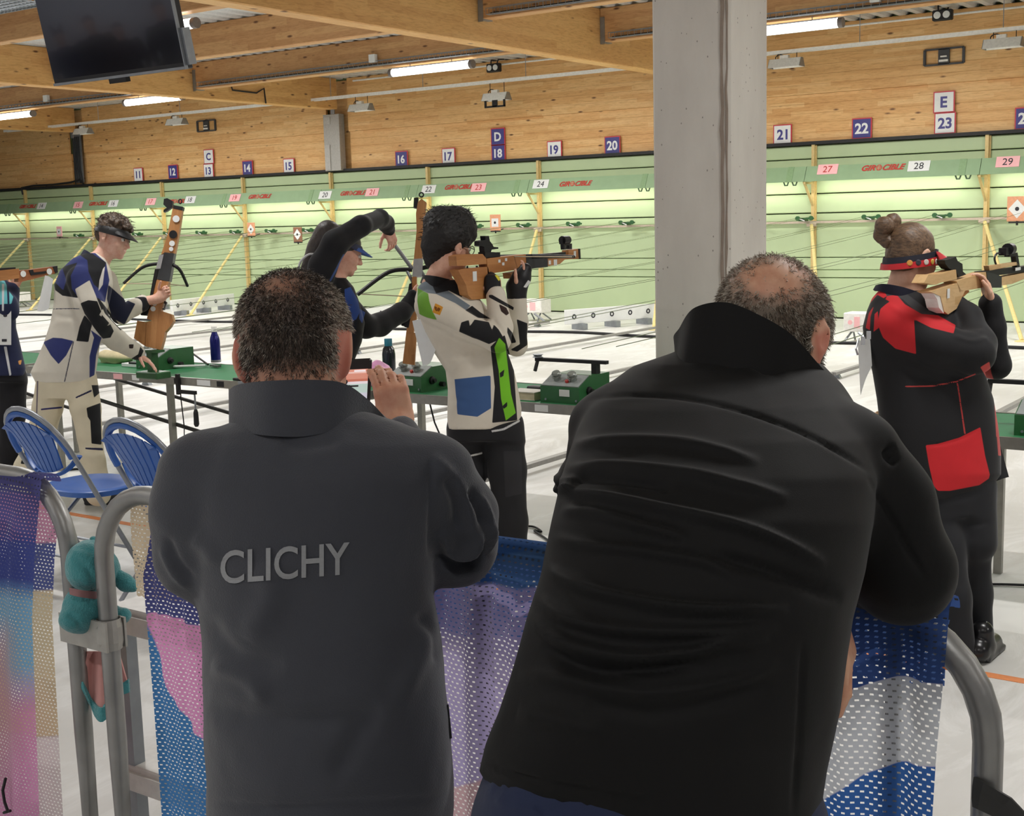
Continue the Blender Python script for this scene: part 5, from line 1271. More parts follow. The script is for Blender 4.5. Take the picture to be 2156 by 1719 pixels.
bald = np.clip(1.25*np.exp(-(((P2[:, 0]-1630)/78)**2+((P2[:, 1]-588)/40)**2)), 0, 1)
rg = np.random.default_rng(4); keep = rg.random(len(V2)) > bald*.97
midb = np.exp(-(((P2[:, 0]-1660)/70)**2+((P2[:, 1]-660)/50)**2))
set_attr(p2.data, 'scalp', np.where(onhead, .5-1.15*bald+.15*wob(V2, 80, 3), -.6))
for nm, mk, mm, cnt in (('hair', onhead & keep & (rg.random(len(V2)) < .35+.5*midb), mat('hair_grey_brown', (112, 98, 84), .55), 16000), ('hair_grey', onhead & keep & (rg.random(len(V2)) > midb*.7), M_hg, 22000)): strands(nm, V2, N2, mk, p2, mm, .0065, .00055, cnt+1, cnt, (0, 0, -.35), .35)
strip_surface('glasses_temple', [((1708, 755), (1706, 747), .275), ((1728, 728), (1726, 720), .275), ((1742, 712), (1740, 703), .30), ((1748, 716), (1748, 706), .36)], D2, p2, M_black, .004, 4, 2)
fJ = Field(.0052); fJ.loft(T2, D2, .035, 2.5); g.limb(fJ, AR2[:5], .03); g.limb(fJ, AL2, .03)
rid = []
for pts, w, a_ in (([(1190, 938), (1300, 928), (1450, 935), (1600, 975)], 9, .006), ([(1185, 985), (1300, 985), (1450, 1000), (1560, 1025), (1660, 1050)], 10, .008), ([(1170, 1010), (1300, 1012), (1420, 1030)], 8, -.006), ([(1170, 1032), (1260, 1045), (1400, 1075), (1560, 1110), (1660, 1150), (1740, 1190)], 10, .009), ([(1180, 1075), (1260, 1085), (1350, 1110), (1450, 1135)], 9, .007), ([(1160, 1130), (1240, 1150), (1330, 1160), (1480, 1185), (1560, 1225)], 10, .006),
                ([(1140, 1180), (1180, 1215), (1260, 1250), (1380, 1275), (1500, 1285), (1660, 1285)], 11, .010), ([(1120, 1240), (1170, 1290), (1260, 1320), (1380, 1330), (1520, 1330), (1640, 1320)], 11, .009), ([(1115, 1290), (1160, 1340), (1260, 1375), (1350, 1385), (1460, 1375), (1520, 1355), (1620, 1345)], 12, .011), ([(1140, 1360), (1240, 1410), (1360, 1410), (1480, 1390)], 12, -.008), ([(1090, 1420), (1180, 1430), (1320, 1460), (1440, 1455), (1560, 1430), (1640, 1390)], 14, .007), ([(1240, 1480), (1380, 1500), (1500, 1480), (1620, 1440)], 16, -.005), ([(1090, 1500), (1180, 1520), (1270, 1545)], 18, .006),
                ([(1235, 842), (1320, 832), (1440, 838), (1580, 870), (1720, 925), (1840, 1000)], 4, -.004), ([(1500, 1165), (1620, 1200), (1720, 1240), (1775, 1260)], 12, -.008), ([(1440, 745), (1540, 755), (1650, 790)], 9, -.005), ([(1450, 760), (1560, 772), (1600, 790)], 8, .005), ([(1885, 940), (1870, 955), (1890, 975)], 8, -.01), ([(1825, 1000), (1880, 1100), (1950, 1220)], 5, -.004), ([(1020, 1600), (1100, 1635), (1250, 1665), (1400, 1690)], 4, -.003), ([(1690, 1350), (1685, 1500), (1670, 1719)], 5, -.003), ([(1165, 1000), (1185, 1012), (1215, 1015)], 8, .014), ([(1160, 1028), (1185, 1030), (1215, 1032)], 6, .010)):
    rid.append((pts, w*1.15, a_*1.25))
M_bk = fabric_mat('black_softshell', (13, 13, 13), (), .72, .04, 700, .1, .4, .08, .22)
j2, VJ2, FJ2, NJ2 = part('softshell_jacket', fJ, p2, M_bk, ridges=rid, noise=(.0018, 22, 9))
strip_surface('collar', [((1520, 820), (1500, 762), .33), ((1440, 772), (1430, 718), .30), ((1432, 770), (1440, 690), .245, .25), ((1450, 772), (1470, 650), .19, .205), ((1520, 785), (1530, 640), .165, .19), ((1585, 805), (1600, 668), .155, .18), ((1640, 830), (1660, 705), .16, .18), ((1690, 826), (1712, 760), .20), ((1728, 835), (1742, 795), .24), ((1748, 832), (1752, 818), .29), ((1748, 828), (1750, 822), .34)], D2, p2, M_bk, .012)
fT = Field(.010); fT.loft([(1600, 1030, 1710, -.05, .145), (1700, 1008, 1715, -.05, .155), (1800, 1010, 1720, -.05, .155), (1900, 1020, 1715, -.05, .14)], D2, .03, 2.6); legs_to_floor(fT, hipL, hipR, fl2[0], fl2[1], (.12, .085, .065))
part('jeans', fT, p2, fabric_mat('blue_denim', (38, 46, 72), (), .9, .1, 1500, .3), ridges=[([(1012, 1642), (1100, 1672), (1250, 1700)], 5, -.004), ([(1012, 1668), (1100, 1700), (1200, 1719)], 4, .004)])
shoes(p2, fl2, [(-.2, 1), (.1, 1)], mat('shoe_brown', (60, 44, 34), .5))
# ================================================================== shooters
M_oak = wood('crossbow_wood', 'y', ((170, 112, 62), (182, 124, 72), (192, 136, 82)), False, .03, .45, .7)
M_oakz = wood('crossbow_wood_upright', 'z', ((170, 116, 66), (182, 128, 76), (192, 138, 86)), False, .03, .45, .7)
M_birch = wood('crossbow_birch', 'y', ((206, 168, 116), (214, 178, 128), (222, 188, 140)), False, .03, .45, .6)
M_gun = mat('gunmetal', (62, 64, 66), .4, .5); M_blk = mat('matt_black_metal', (22, 22, 24), .45, .2); M_str = mat('bow_string', (200, 186, 160), .6); M_label = M_paper
def slab(b, pts, plane, vec):
    """traced outline on a plane, extruded to its real thickness"""
    P = [plane(x, y) for x, y in pts]; b.prism([p-np.asarray(vec)/2 for p in P], vec); return b
def arm_prod(b, a, m, c, r0, r1):
    b.tube(smoothpoly([a, m, c], 8), list(np.linspace(r0, r1, 17)), 8)

# ---------------------------------------------------------------- shooter with green stripe, aiming
D3 = 6.05; g = Fig(D3); org3 = np.array([*atz(1040, 1240, 0)[:2], 0.0]); YF = np.array([0, 1.0, 0])
hc3 = g.P(948, 520, .0); fB = Field(.0062)
L3, A3 = add_head(fB, hc3, RT*.74+FW*.66-UP*.05, Zv+RT*.04, 1.0, neck_to=g.P(916, 600, .0))
T3 = [(590, 893, 965, .0, .07), (605, 880, 985, .0, .10), (630, 873, 1010, .0, .13), (660, 876, 1030, .01, .14), (700, 890, 1048, .01, .14), (740, 912, 1068, .01, .14), (780, 938, 1082, .01, .14), (820, 943, 1091, .01, .14), (860, 942, 1098, .01, .145), (885, 942, 1097, .01, .145), (905, 943, 1062, .01, .14)]
AR3 = [(905, 645, -.10, 33), (975, 685, -.14, 29), (1048, 716, -.16, 26), (1054, 690, -.12, 25), (1044, 622, -.04, 21)]
AL3 = [(985, 640, .16, 26), (1060, 720, .20, 23), (1088, 728, .16, 21), (1089, 680, .12, 22), (1088, 625, .10, 21)]
LR3 = [(1060, 900, .02, 42), (1068, 990, .0, 39), (1075, 1100, -.02, 35), (1080, 1210, -.04, 30)]
LL3 = [(985, 905, .02, 42), (985, 1000, .04, 36), (970, 1110, .06, 30), (962, 1200, .08, 27)]
fB.loft(T3, D3, .03, shrink=.84); g.limb(fB, AR3, .02, .7); g.limb(fB, AL3, .02, .7); g.limb(fB, LR3, .03, .75); g.limb(fB, LL3, .03, .75)
add_hand(fB, g.P(1044, 624, -.04), UP*.9-RT*.1+FW*.2, -FW*.8+RT*.3, -RT, (.5, .7, .7, .7), .95)
add_hand(fB, g.P(1089, 618, .10), UP*.85+RT*.35, -FW*.2+RT*.9, -FW, (.25, .35, .4, .4), .95)
p3, V3, F3, N3 = part('person', fB, None, lambda pl: skin_mat('skin_fair', (224, 178, 154), (208, 152, 128), pl), [], org=org3)
tag(p3, 'dark haired shooter in white jacket with green stripe aiming a crossbow', 'person'); eyes(p3, L3, A3)
WHT, BK, GRN = (216, 208, 192), (30, 30, 32), (116, 190, 40)
fJ = Field(.0065); fJ.loft(T3, D3, .03, 2.4); g.limb(fJ, AR3, .022); g.limb(fJ, AL3, .022)
z7 = lambda pts: [(860+x*.1763, 480+y*.1763) for x, y in pts]
PT3 = [(z7([(90, 660), (250, 615), (300, 640), (480, 755), (740, 930), (690, 985), (560, 900), (330, 790), (230, 780), (100, 720)]), (112, 122, 130), .6),
       (z7([(200, 560), (330, 520), (500, 560), (640, 720), (640, 830), (480, 750), (330, 785), (255, 625)]), BK, .6), (z7([(110, 720), (235, 785), (250, 880), (290, 1000), (340, 1100), (230, 1090), (130, 1030), (105, 880)]), (110, 160, 58), .6),
       (z7([(600, 1250), (630, 1130), (720, 1100), (735, 1175), (790, 1095), (960, 1125), (1000, 1225), (1020, 1150), (1080, 1210), (1130, 1300), (1080, 1340), (960, 1390), (760, 1330)]), BK, .5), (z7([(680, 985), (760, 930), (860, 1010), (990, 1090), (830, 1075)]), BK, .5),
       (z7([(1290, 1090), (1420, 1140), (1420, 1400), (1300, 1480), (1210, 1460), (1330, 1390), (1310, 1200)]), BK, .5), (z7([(1180, 1180), (1240, 1250), (1290, 1370), (1230, 1380), (1180, 1250)]), BK, .5),
       (z7([(1175, 815), (1430, 800), (1435, 840), (1180, 850)]), BK, .5), (z7([(960, 800), (1000, 800), (1260, 950), (1250, 985), (960, 830)]), BK, .4), (z7([(1150, 1280), (1260, 1700), (1300, 2300), (1000, 2330), (1030, 1900), (980, 1420), (1060, 1340)]), BK, .5),
       ([(1041, 732), (1051, 711), (1064, 725), (1068, 760), (1076, 830), (1086, 870), (1065, 886), (1055, 840), (1050, 780)], GRN, .5), ([(1052, 786), (1062, 778), (1060, 792), (1053, 796)], BK, .4), ([(1058, 855), (1068, 846), (1068, 856), (1060, 862)], BK, .4),
       ([(957, 799), (1033, 791), (1034, 860), (1005, 878), (963, 873)], (62, 92, 140), .5), (z7([(320, 900), (415, 945), (375, 1045), (285, 1010)]), (210, 146, 50), .4), ([(1050, 640), (1066, 648), (1072, 660), (1066, 665), (1055, 656)], (48, 30, 26), .5), (z7([(300, 930), (345, 950), (330, 985), (360, 950), (385, 965), (365, 1010), (350, 985), (330, 1010)]), (120, 70, 20), .3)]
part('shooting_jacket', fJ, p3, lambda pl: fabric_mat('white_shooting_jacket', WHT, pl, .8, .1, 500, .1), PT3, [([(905, 700), (940, 760), (975, 745)], 7, .006), ([(945, 790), (980, 755), (1000, 752)], 7, .006), ([(940, 840), (990, 850)], 8, -.003), (z7([(100, 1060), (340, 1140), (600, 1265), (960, 1405)]), 4, -.010), (z7([(1000, 1090), (1100, 1200), (1150, 1290)]), 4, -.008)])[0]['label'] = 'white, grey and black jacket with lime green front stripe and blue pocket'
strip_surface('collar', [((960, 600), (962, 590), .09), ((940, 602), (945, 588), -.05), ((915, 604), (918, 582), -.09), ((893, 600), (897, 580), -.03), ((886, 596), (890, 585), .05)], D3, p3, fabric_mat('black_neoprene', (30, 30, 32)), .008)
fT = Field(.008); fT.loft([(880, 946, 1096, .01, .13), (905, 944, 1098, .01, .13), (930, 946, 1102, .01, .12)], D3, .03); g.limb(fT, LR3, .03); g.limb(fT, LL3, .03)
part('trousers', fT, p3, lambda pl: fabric_mat('black_shooting_trousers', (32, 32, 34), pl, .8, .15), [([(957, 961), (985, 960), (1016, 952), (1016, 956), (985, 964), (957, 965)], (220, 220, 216), .5), ([(1034, 907), (1060, 902), (1094, 884), (1095, 888), (1062, 906), (1036, 911)], (200, 200, 198), .5), ([(1060, 950), (1098, 950), (1100, 1040), (1064, 1048)], (44, 44, 46), .6)])
fx = [np.array([*g.P(1082, 1215, -.04)[:2], 0]), np.array([*g.P(962, 1205, .08)[:2], 0])]; shoes(p3, fx, [(.3, 1), (.1, 1)], mat('shoe_black', (24, 24, 26), .5))
# curly black hair
fH = Field(.0045); rg = np.random.default_rng(11)
for (x, y, dz, r) in ((945, 492, 0, 50), (925, 515, -.01, 36), (918, 535, 0, 28), (960, 470, .0, 36), (930, 470, 0, 36), (980, 480, .03, 24), (912, 552, .02, 17), (990, 497, .04, 13)): fH.ell(g.P(x, y, dz), np.array([r*.9, r, r])*g.S*np.array([1, 1.3, 1]) if r > 30 else np.array([r, r, r])*g.S, None, .02)
for k in range(90):
    a, b_ = rg.uniform(0, 2*math.pi), rg.uniform(-.2, 1.45); d = RT*math.cos(a)*math.cos(b_)+UP*math.sin(b_)+FW*math.sin(a)*math.cos(b_); c_ = g.P(944, 497, 0)+d*.098
    if (c_-hc3)@A3[1] > .085: continue
    fH.ell(c_, np.array([.016, .016, .013])*rg.uniform(.7, 1.3), None, .007)
o, VH, FH, NH = part('hair', fH, p3, hair_mat('black_hair', (12, 11, 11), (32, 29, 28), (1, 1, 1), .6, 90), noise=(.003, 160, 4))
strands('hair_wisps', VH, NH, NH[:, 2] > .2, p3, mat('hair_black_wisps', (24, 22, 22), .4), .028, .0009, 5, 700, (0, 0, .1), .8)
bb = MB(); bb.torus(L3(-.033, .105, -.002), .020, .002, A3[1], 18, 6); bb.torus(L3(.033, .105, -.002), .020, .002, A3[1], 18, 6); bb.tube([L3(.05, .103, .004), L3(.075, .05, .006), L3(.082, -.005, .004)], .0022, 6); bb.tube([L3(-.05, .103, .004), L3(-.075, .05, .006), L3(-.082, -.005, .004)], .0022, 6); bb.tube([L3(-.014, .108, .0), L3(.014, .108, 0)], .002, 6); put('glasses', bb, M_blk, p3)
fG = Field(.005); g.limb(fG, [(1040, 630, -.04, 15), (1036, 600, -.02, 16), (1032, 585, .0, 13)], .01); fG.box(g.P(1036, 600, -.03), (.034, .03, .045), np.array([RT, FW, UP]), .015, .02)
part('glove', fG, p3, lambda pl: fabric_mat('black_glove', (24, 24, 26), pl, .6, .1), [([(1042, 580), (1050, 576), (1058, 586), (1050, 592)], (214, 204, 60), .5), ([(1046, 602), (1052, 606), (1052, 616), (1048, 610)], (214, 204, 60), .5)])
fG = Field(.005); g.limb(fG, [(1088, 626, .10, 21), (1088, 605, .10, 22), (1098, 585, .10, 20), (1106, 568, .10, 14)], .012); part('mitten', fG, p3, lambda pl: fabric_mat('black_leather_glove', (30, 30, 32), pl, .45, 0), [([(1102, 605), (1112, 590), (1118, 594), (1108, 606)], (226, 226, 224), .5)])
strip_surface('race_number', [((890, 770), (868, 676), -.02), ((905, 765), (885, 672), -.05), ((918, 735), (900, 668), -.07)], D3, p3, M_paper, .001, 4, 4)
# his crossbow, in the vertical plane of fire
XC3 = float(g.P(1015, 570, -.02)[0]); pl3 = lambda x, y: atx(x, y, XC3)
c3 = thing('crossbow', pl3(1010, 628), 'wooden match crossbow aimed by the shooter with green stripe', 'crossbow')
ex = lambda w: np.array([w, 0, 0])
for nm, pts, w, m in (('cheek_piece', [(952, 540), (965, 536), (1008, 535), (1016, 545), (1017, 556), (968, 560), (954, 560)], .045, M_oak), ('butt_stock', [(955, 569), (968, 566), (1018, 562), (1022, 580), (1020, 590), (1025, 622), (1020, 629), (985, 631), (977, 622), (972, 600)], .05, M_oak), ('fore_stock', [(1016, 545), (1028, 543), (1098, 536), (1100, 566), (1060, 571), (1018, 577)], .05, M_oak), ('hand_rest', [(1066, 575), (1108, 567), (1110, 578), (1085, 584), (1068, 587)], .045, M_oak), ('prod_block', [(1098, 536), (1128, 535), (1128, 544), (1144, 545), (1144, 562), (1100, 567)], .055, M_gun), ('bolt_track', [(1126, 536), (1186, 531), (1186, 541), (1126, 545)], .03, M_blk), ('fore_end', [(1144, 545), (1190, 540), (1190, 527), (1211, 524), (1213, 545), (1182, 547), (1172, 556), (1144, 561)], .04, M_oak), ('end_cap', [(1210, 524), (1215, 524), (1216, 546), (1212, 546)], .04, M_blk),
                     ('rear_sight_base', [(1014, 531), (1030, 531), (1046, 532), (1046, 541), (1014, 543)], .04, M_blk), ('rear_sight', [(1004, 508), (1017, 505), (1016, 497), (1024, 497), (1026, 508), (1031, 514), (1034, 520), (1044, 521), (1044, 524), (1030, 526), (1028, 532), (1015, 532), (1014, 520), (1004, 518)], .03, M_blk), ('front_sight_post', [(1183, 513), (1201, 513), (1201, 525), (1195, 525), (1195, 517), (1188, 517), (1188, 526), (1184, 526)], .02, M_blk)):
    bb = MB(); slab(bb, pts, pl3, ex(w)); put(nm, bb, m, c3)
bb = MB(); bb.lathe(pl3(1188, 506), [(.022, -.02), (.022, .035), (.016, .04)], 16, YF); bb.box(pl3(1184, 508), (.02, .03, .03)); shade_auto(put('front_sight', bb, M_blk, c3))
bb = MB(); bb.tube([pl3(984, 560), pl3(984, 568)], .005, 6); bb.tube([pl3(1004, 560), pl3(1004, 566)], .006, 6); put('cheek_post', bb, M_gun, c3)
for sx in (-1, 1):
    a = pl3(1112, 540); bb = MB(); arm_prod(bb, a+ex(sx*.02), a+np.array([sx*.2, -.02, .0]), a+np.array([sx*.33, -.10, 0]), .012, .007); put('prod_limb', bb, M_blk, c3)
bb = MB(); a = pl3(1112, 540); bb.tube([a+np.array([-.33, -.10, 0]), a+np.array([0, -.16, .005]), a+np.array([.33, -.10, 0])], .003, 5); put('string', bb, M_str, c3)
for x, y, e_, a_, b_ in ((990, 582, .0262, .03, .045), (1042, 550, .0262, .018, .014), (1050, 556, .0262, .018, .014), (1056, 547, .0262, .016, .014), (1162, 553, .021, .03, .03), (1203, 535, .021, .02, .03), (1150, 553, .021, .02, .02)):
    bb = MB(); bb.box(pl3(x, y)+ex(e_), (.002, a_, b_)); put('sticker', bb, M_paper, c3)

# ---------------------------------------------------------------- shooter in red and black jacket
D5 = 4.85; g = Fig(D5); org5 = np.array([*atz(2040, 1392, 0)[:2], 0.0]); hc5 = g.P(1920, 538, .0); fB = Field(.0058)
L5, A5 = add_head(fB, hc5, RT*.84+FW*.53-UP*.14, Zv-RT*.02+YF*.08, .98, neck_to=g.P(1890, 640, .0), ears=True)
T5 = [(612, 1850, 1950, .0, .07), (628, 1836, 1985, .0, .10), (655, 1825, 2010, .0, .125), (690, 1816, 2035, .0, .135), (730, 1822, 2055, .0, .14), (780, 1836, 2072, .0, .14), (840, 1846, 2092, .0, .145), (900, 1853, 2102, .0, .15), (960, 1864, 2108, .0, .15), (1000, 1875, 2108, .0, .15), (1030, 1888, 2085, .0, .145), (1052, 1900, 2030, .0, .14)]
AR5 = [(1885, 690, -.08, 52), (1975, 730, -.12, 47), (2050, 745, -.14, 42), (2058, 725, -.10, 37), (2038, 668, -.03, 27), (2018, 642, .0, 19)]
AL5 = [(2000, 680, .14, 36), (2090, 765, .18, 30), (2100, 770, .14, 26), (2090, 690, .10, 25), (2085, 640, .08, 24)]
LR5 = [(2040, 1030, .0, 56), (2042, 1110, .0, 48), (2040, 1150, .02, 44), (2050, 1250, .04, 36), (2060, 1330, .05, 30)]
LL5 = [(1960, 1040, .0, 62), (1975, 1150, -.04, 54), (1995, 1260, -.06, 46), (2010, 1370, -.06, 42)]
fB.loft(T5, D5, .03, shrink=.84); [g.limb(fB, q_, .02, .72) for q_ in (AR5, AL5, LR5, LL5)]
add_hand(fB, g.P(2020, 646, .0), UP*.5-RT*.75+FW*.3, -FW*.8+UP*.3, UP, (.6, .7, .75, .8), .95)
add_hand(fB, g.P(2086, 642, .08), UP*.7-RT*.2, RT*.9, -FW, (.5, .6, .6, .6), .95)
p5, V5, F5, N5 = part('person', fB, None, lambda pl: skin_mat('skin_light', (230, 188, 162), (216, 164, 138), pl), [], org=org5)
tag(p5, 'shooter with hair bun in red and black jacket aiming a crossbow', 'person'); eyes(p5, L5, A5)
z4 = lambda pts: [(1760+x*.291, 420+y*.291) for x, y in pts]
REDJ, BKJ = (196, 38, 44), (28, 28, 30)
fJ = Field(.0062); fJ.loft(T5, D5, .03, 2.4); g.limb(fJ, AR5, .025); g.limb(fJ, AL5, .025)
PT5 = [(z4([(300, 610), (480, 660), (720, 840), (600, 830), (480, 720), (360, 700)]), (58, 58, 60), 1), (z4([(240, 640), (345, 660), (370, 700), (300, 740), (240, 760)]), REDJ, .6), (z4([(370, 700), (440, 690), (500, 760), (620, 830), (740, 840), (865, 910), (850, 970), (690, 930), (565, 870), (580, 1120), (430, 1080), (340, 1000), (300, 900), (320, 800)]), REDJ, .6),
       (z4([(245, 790), (300, 770), (310, 930), (270, 960), (215, 930)]), REDJ, .6), (z4([(300, 690), (390, 740), (360, 760), (280, 830), (262, 1150), (235, 1150), (250, 850), (275, 770), (220, 850), (205, 1080), (180, 1080), (195, 880), (240, 760)]), (30, 30, 32), .6),
       (z4([(500, 1350), (700, 1345), (870, 1315), (1010, 1260), (1012, 1268), (872, 1325), (700, 1356), (500, 1360)]), (190, 70, 66), .35), (z4([(874, 1325), (884, 1325), (910, 1500), (940, 1700), (928, 1700), (900, 1500)]), (180, 60, 58), .35),
       (z4([(1045, 1215), (1110, 1175), (1125, 1260), (1165, 1370), (1185, 1719), (1160, 1719), (1145, 1440), (1090, 1290)]), (196, 78, 74), .6), ([(2098, 910), (2106, 900), (2108, 960), (2102, 960)], (190, 70, 66), .6),
       ([(1949, 938), (1975, 935), (2020, 922), (2064, 900), (2074, 960), (2084, 1000), (2082, 1008), (2062, 1022), (2000, 1034), (1975, 1034), (1966, 1024), (1956, 980)], (204, 40, 46), .6)]
part('shooting_jacket', fJ, p5, lambda pl: fabric_mat('black_shooting_jacket', BKJ, pl, .75, .12, 600, .15), PT5, [([(1900, 780), (1960, 800), (2030, 795)], 10, -.006), ([(2000, 690), (2040, 700), (2075, 695)], 6, .004), ([(2005, 705), (2045, 718), (2080, 712)], 5, .004), ([(1950, 940), (2010, 930), (2064, 905)], 3, -.003), ([(1870, 640), (1900, 660), (1960, 680)], 6, .004)])[0]['label'] = 'black jacket with red leather shoulder panels and red pocket'
strip_surface('collar', [((1960, 640), (1958, 628), .09), ((1940, 640), (1938, 618), -.04), ((1900, 632), (1896, 604), -.085), ((1862, 616), (1862, 598), -.06), ((1840, 612), (1846, 602), .0)], D5, p5, fabric_mat('navy_rib', (30, 32, 48)), .01)
strip_surface('jacket_hem_tip', [((2060, 1030), (2050, 990), -.02), ((2100, 1012), (2090, 970), -.01), ((2122, 1005), (2104, 940), .02)], D5, p5, fabric_mat('black_hem', BKJ), .01, 4, 3)
strip_surface('race_number', [((1812, 832), (1806, 720), -.04), ((1822, 800), (1818, 715), -.06), ((1836, 770), (1832, 712), -.08)], D5, p5, M_paper, .001, 4, 4)
bb = MB()
for x, y in ((1829, 706), (1817, 718)): bb.box(g.P(x, y, -.135), (.016, .004, .03), ax=(RT, FW, UP))
bb.tube([g.P(1808, 712, -.1), g.P(1802, 735, -.1), g.P(1806, 748, -.1)], .004, 6); put('buckle', bb, mat('buckle_steel', (190, 192, 194), .25, .8), p5)
fT = Field(.008); fT.loft([(1020, 1895, 2088, .0, .13), (1060, 1905, 2085, .0, .13), (1090, 1915, 2085, .0, .12)], D5, .03); g.limb(fT, LR5, .03); g.limb(fT, LL5, .03); g.limb(fT, [(2050, 1040, .0, 44), (2048, 1140, -.01, 50)], .01)
part('trousers', fT, p5, fabric_mat('charcoal_shooting_trousers', (34, 35, 38), (), .8, .15), ridges=[([(1960, 1060), (2030, 1050), (2080, 1030)], 5, -.003), ([(2025, 1100), (2060, 1105), (2084, 1098)], 5, -.004)])
fx = [atz(2068, 1388, .0), atz(2012, 1396, .0)]; shoes(p5, fx, [(.05, 1), (.2, .9)], mat('shoe_polished', (20, 20, 22), .28), .20)
M_brown_h = hair_mat('brown_hair', (62, 46, 34), (128, 100, 74), (.35, 1, 1), .45, 120)
fH = Field(.0045)
fH.ell(L5(0, -.016, .036), np.array([.082, .098, .086]), A5, .02); fH.ell(L5(0, -.05, -.02), np.array([.068, .055, .06]), A5, .02)
part('hair', fH, p5, M_brown_h, noise=(.0022, 60, 8))
fH = Field(.0042); bc = g.P(1866, 487, -.0)
for x, y, r, dz in ((1880, 466, 17, 0), (1862, 476, 20, -.03), (1856, 494, 18, 0), (1878, 490, 22, .01), (1870, 508, 16, -.02), (1862, 484, 19, .03), (1892, 500, 14, 0)): fH.ell(g.P(x, y, dz), np.array([1.0, 1.0, 1.0])*r*g.S, None, .012)
part('hair_bun', fH, p5, M_brown_h, noise=(.003, 90, 3))
# red visor with band
def band(cols, m, nm, th_=.004): return strip_surface(nm, cols, D5, p5, m, th_, 6, 3)
M_visor = mat('visor_red', (198, 30, 40), .5, var=.04); M_navyb = mat('visor_band_navy', (24, 26, 42), .7)
def ring_pt(a, zz, rr=1.0): return L5(.086*rr*math.sin(a), -.008+.104*rr*math.cos(a), zz)
def ring(nm, a0, a1, z0f, z1f, rr, m, th_=.004):
    A_ = np.linspace(a0, a1, 26); lo_ = [ring_pt(a, z0f(a), rr) for a in A_]; hi_ = [ring_pt(a, z1f(a), rr) for a in A_]; n_ = len(A_)
    V = lo_+hi_; F = [(i, i+1, n_+i+1, n_+i) for i in range(n_-1)]; o_ = [ring_pt(a, z0f(a), rr+.04) for a in A_]+[ring_pt(a, z1f(a), rr+.04) for a in A_]
    bb = MB(); bb.add(V+o_, [f[::-1] for f in F]+[tuple(i+2*n_ for i in f) for f in F]+[(i, 2*n_+i, 2*n_+i+1, i+1)[::-1] for i in range(n_-1)]+[(n_+i, 3*n_+i, 3*n_+i+1, n_+i+1) for i in range(n_-1)]); return shade_auto(put(nm, bb, m, p5), 50)
ring('visor_band', 0, 2*math.pi, lambda a: -.024+.034*math.cos(a), lambda a: .006+.040*math.cos(a), 1.02, M_navyb); ring('visor_strap', .3, 5.98, lambda a: -.046+.036*math.cos(a), lambda a: -.018+.042*math.cos(a), 1.07, M_visor)
bb = MB(); A_ = np.linspace(-1.25, 1.25, 17); V = [ring_pt(a, .012+.02*math.cos(a), 1.1) for a in A_]+[ring_pt(a, .018-.055*(a/1.25)**2, 1.12)+A5[1]*.13*math.cos(a*.9) for a in A_]; n_ = len(A_)
V2_ = [v-A5[2]*.004 for v in V]; F = [(i, i+1, n_+i+1, n_+i) for i in range(n_-1)]; bb.add(V+V2_, [f[::-1] for f in F]+[tuple(i+2*n_ for i in f) for f in F]+[(n_+i, n_+i+1, 3*n_+i+1, 3*n_+i) for i in range(n_-1)]); shade_auto(put('visor_brim', bb, M_visor, p5))
for k, (a, cc) in enumerate(((1.15, (230, 226, 220)), (1.4, (226, 190, 90)), (1.7, (220, 214, 206)), (2.0, (60, 60, 70)), (2.3, (214, 150, 70)))):
    bb = MB(); nrm_ = nrm3(ring_pt(a, 0, 2)-ring_pt(a, 0, 1)); bb.lathe(ring_pt(a, -.03+.028*math.cos(a), 1.10), [(.011, 0), (.011, .002), (.008, .003)], 12, nrm_); put('pin_badge', bb, mat('badge_%d' % k, cc, .35, .2), p5)
XC5 = float(g.P(2020, 590, -.0)[0]); _n5 = np.array([math.cos(.14), -math.sin(.14), 0]); _o5 = g.P(2020, 590, 0)
def pl5(x, y): d_ = ray(x, y); return CAM+d_*(((_o5-CAM)@_n5)/(d_@_n5))
c5 = thing('crossbow', pl5(1995, 655), 'pale birch match crossbow aimed by the shooter in red', 'crossbow')
for nm, pts, w, m in (('cheek_piece', [(1932, 596), (1942, 578), (1963, 578), (2000, 568), (2002, 588), (1966, 596), (1958, 600)], .045, M_birch), ('butt_stock', [(1944, 614), (1970, 606), (2002, 596), (2008, 610), (2018, 612), (2000, 650), (1982, 662), (1974, 656), (1966, 624)], .05, M_birch), ('fore_stock', [(2000, 592), (2062, 573), (2066, 604), (2020, 612), (2006, 616)], .05, M_birch), ('grip', [(2004, 612), (2024, 606), (2030, 614), (2010, 632), (2002, 628)], .04, M_oak), ('prod_block', [(2062, 573), (2076, 576), (2094, 582), (2094, 606), (2066, 606)], .055, M_gun), ('bolt_track', [(2060, 572), (2230, 551), (2230, 562), (2076, 582)], .035, M_blk), ('fore_end', [(2094, 585), (2145, 575), (2200, 566), (2120, 598), (2094, 602)], .04, M_birch), ('butt_plate', [(1952, 618), (1964, 616), (1976, 640), (1974, 660), (1964, 648), (1960, 630)], .045, M_white),
                     ('rear_sight', [(1980, 548), (1992, 546), (2004, 541), (2008, 550), (2018, 556), (2019, 572), (2026, 578), (2010, 584), (2004, 570), (1990, 566), (1982, 556)], .03, M_blk), ('sight_bracket', [(2120, 535), (2137, 532), (2142, 562), (2136, 562), (2133, 540), (2120, 541)], .02, M_blk), ('rail_plate', [(2076, 560), (2135, 552), (2140, 558), (2078, 570)], .02, M_birch)):
    bb = MB(); slab(bb, pts, pl5, ex(w)); put(nm, bb, m, c5)
bb = MB(); bb.lathe(pl5(2124, 525), [(.024, -.02), (.024, .03), (.018, .035)], 16, YF); bb.box(pl5(2114, 530), (.03, .05, .03)); shade_auto(put('front_sight', bb, M_blk, c5))
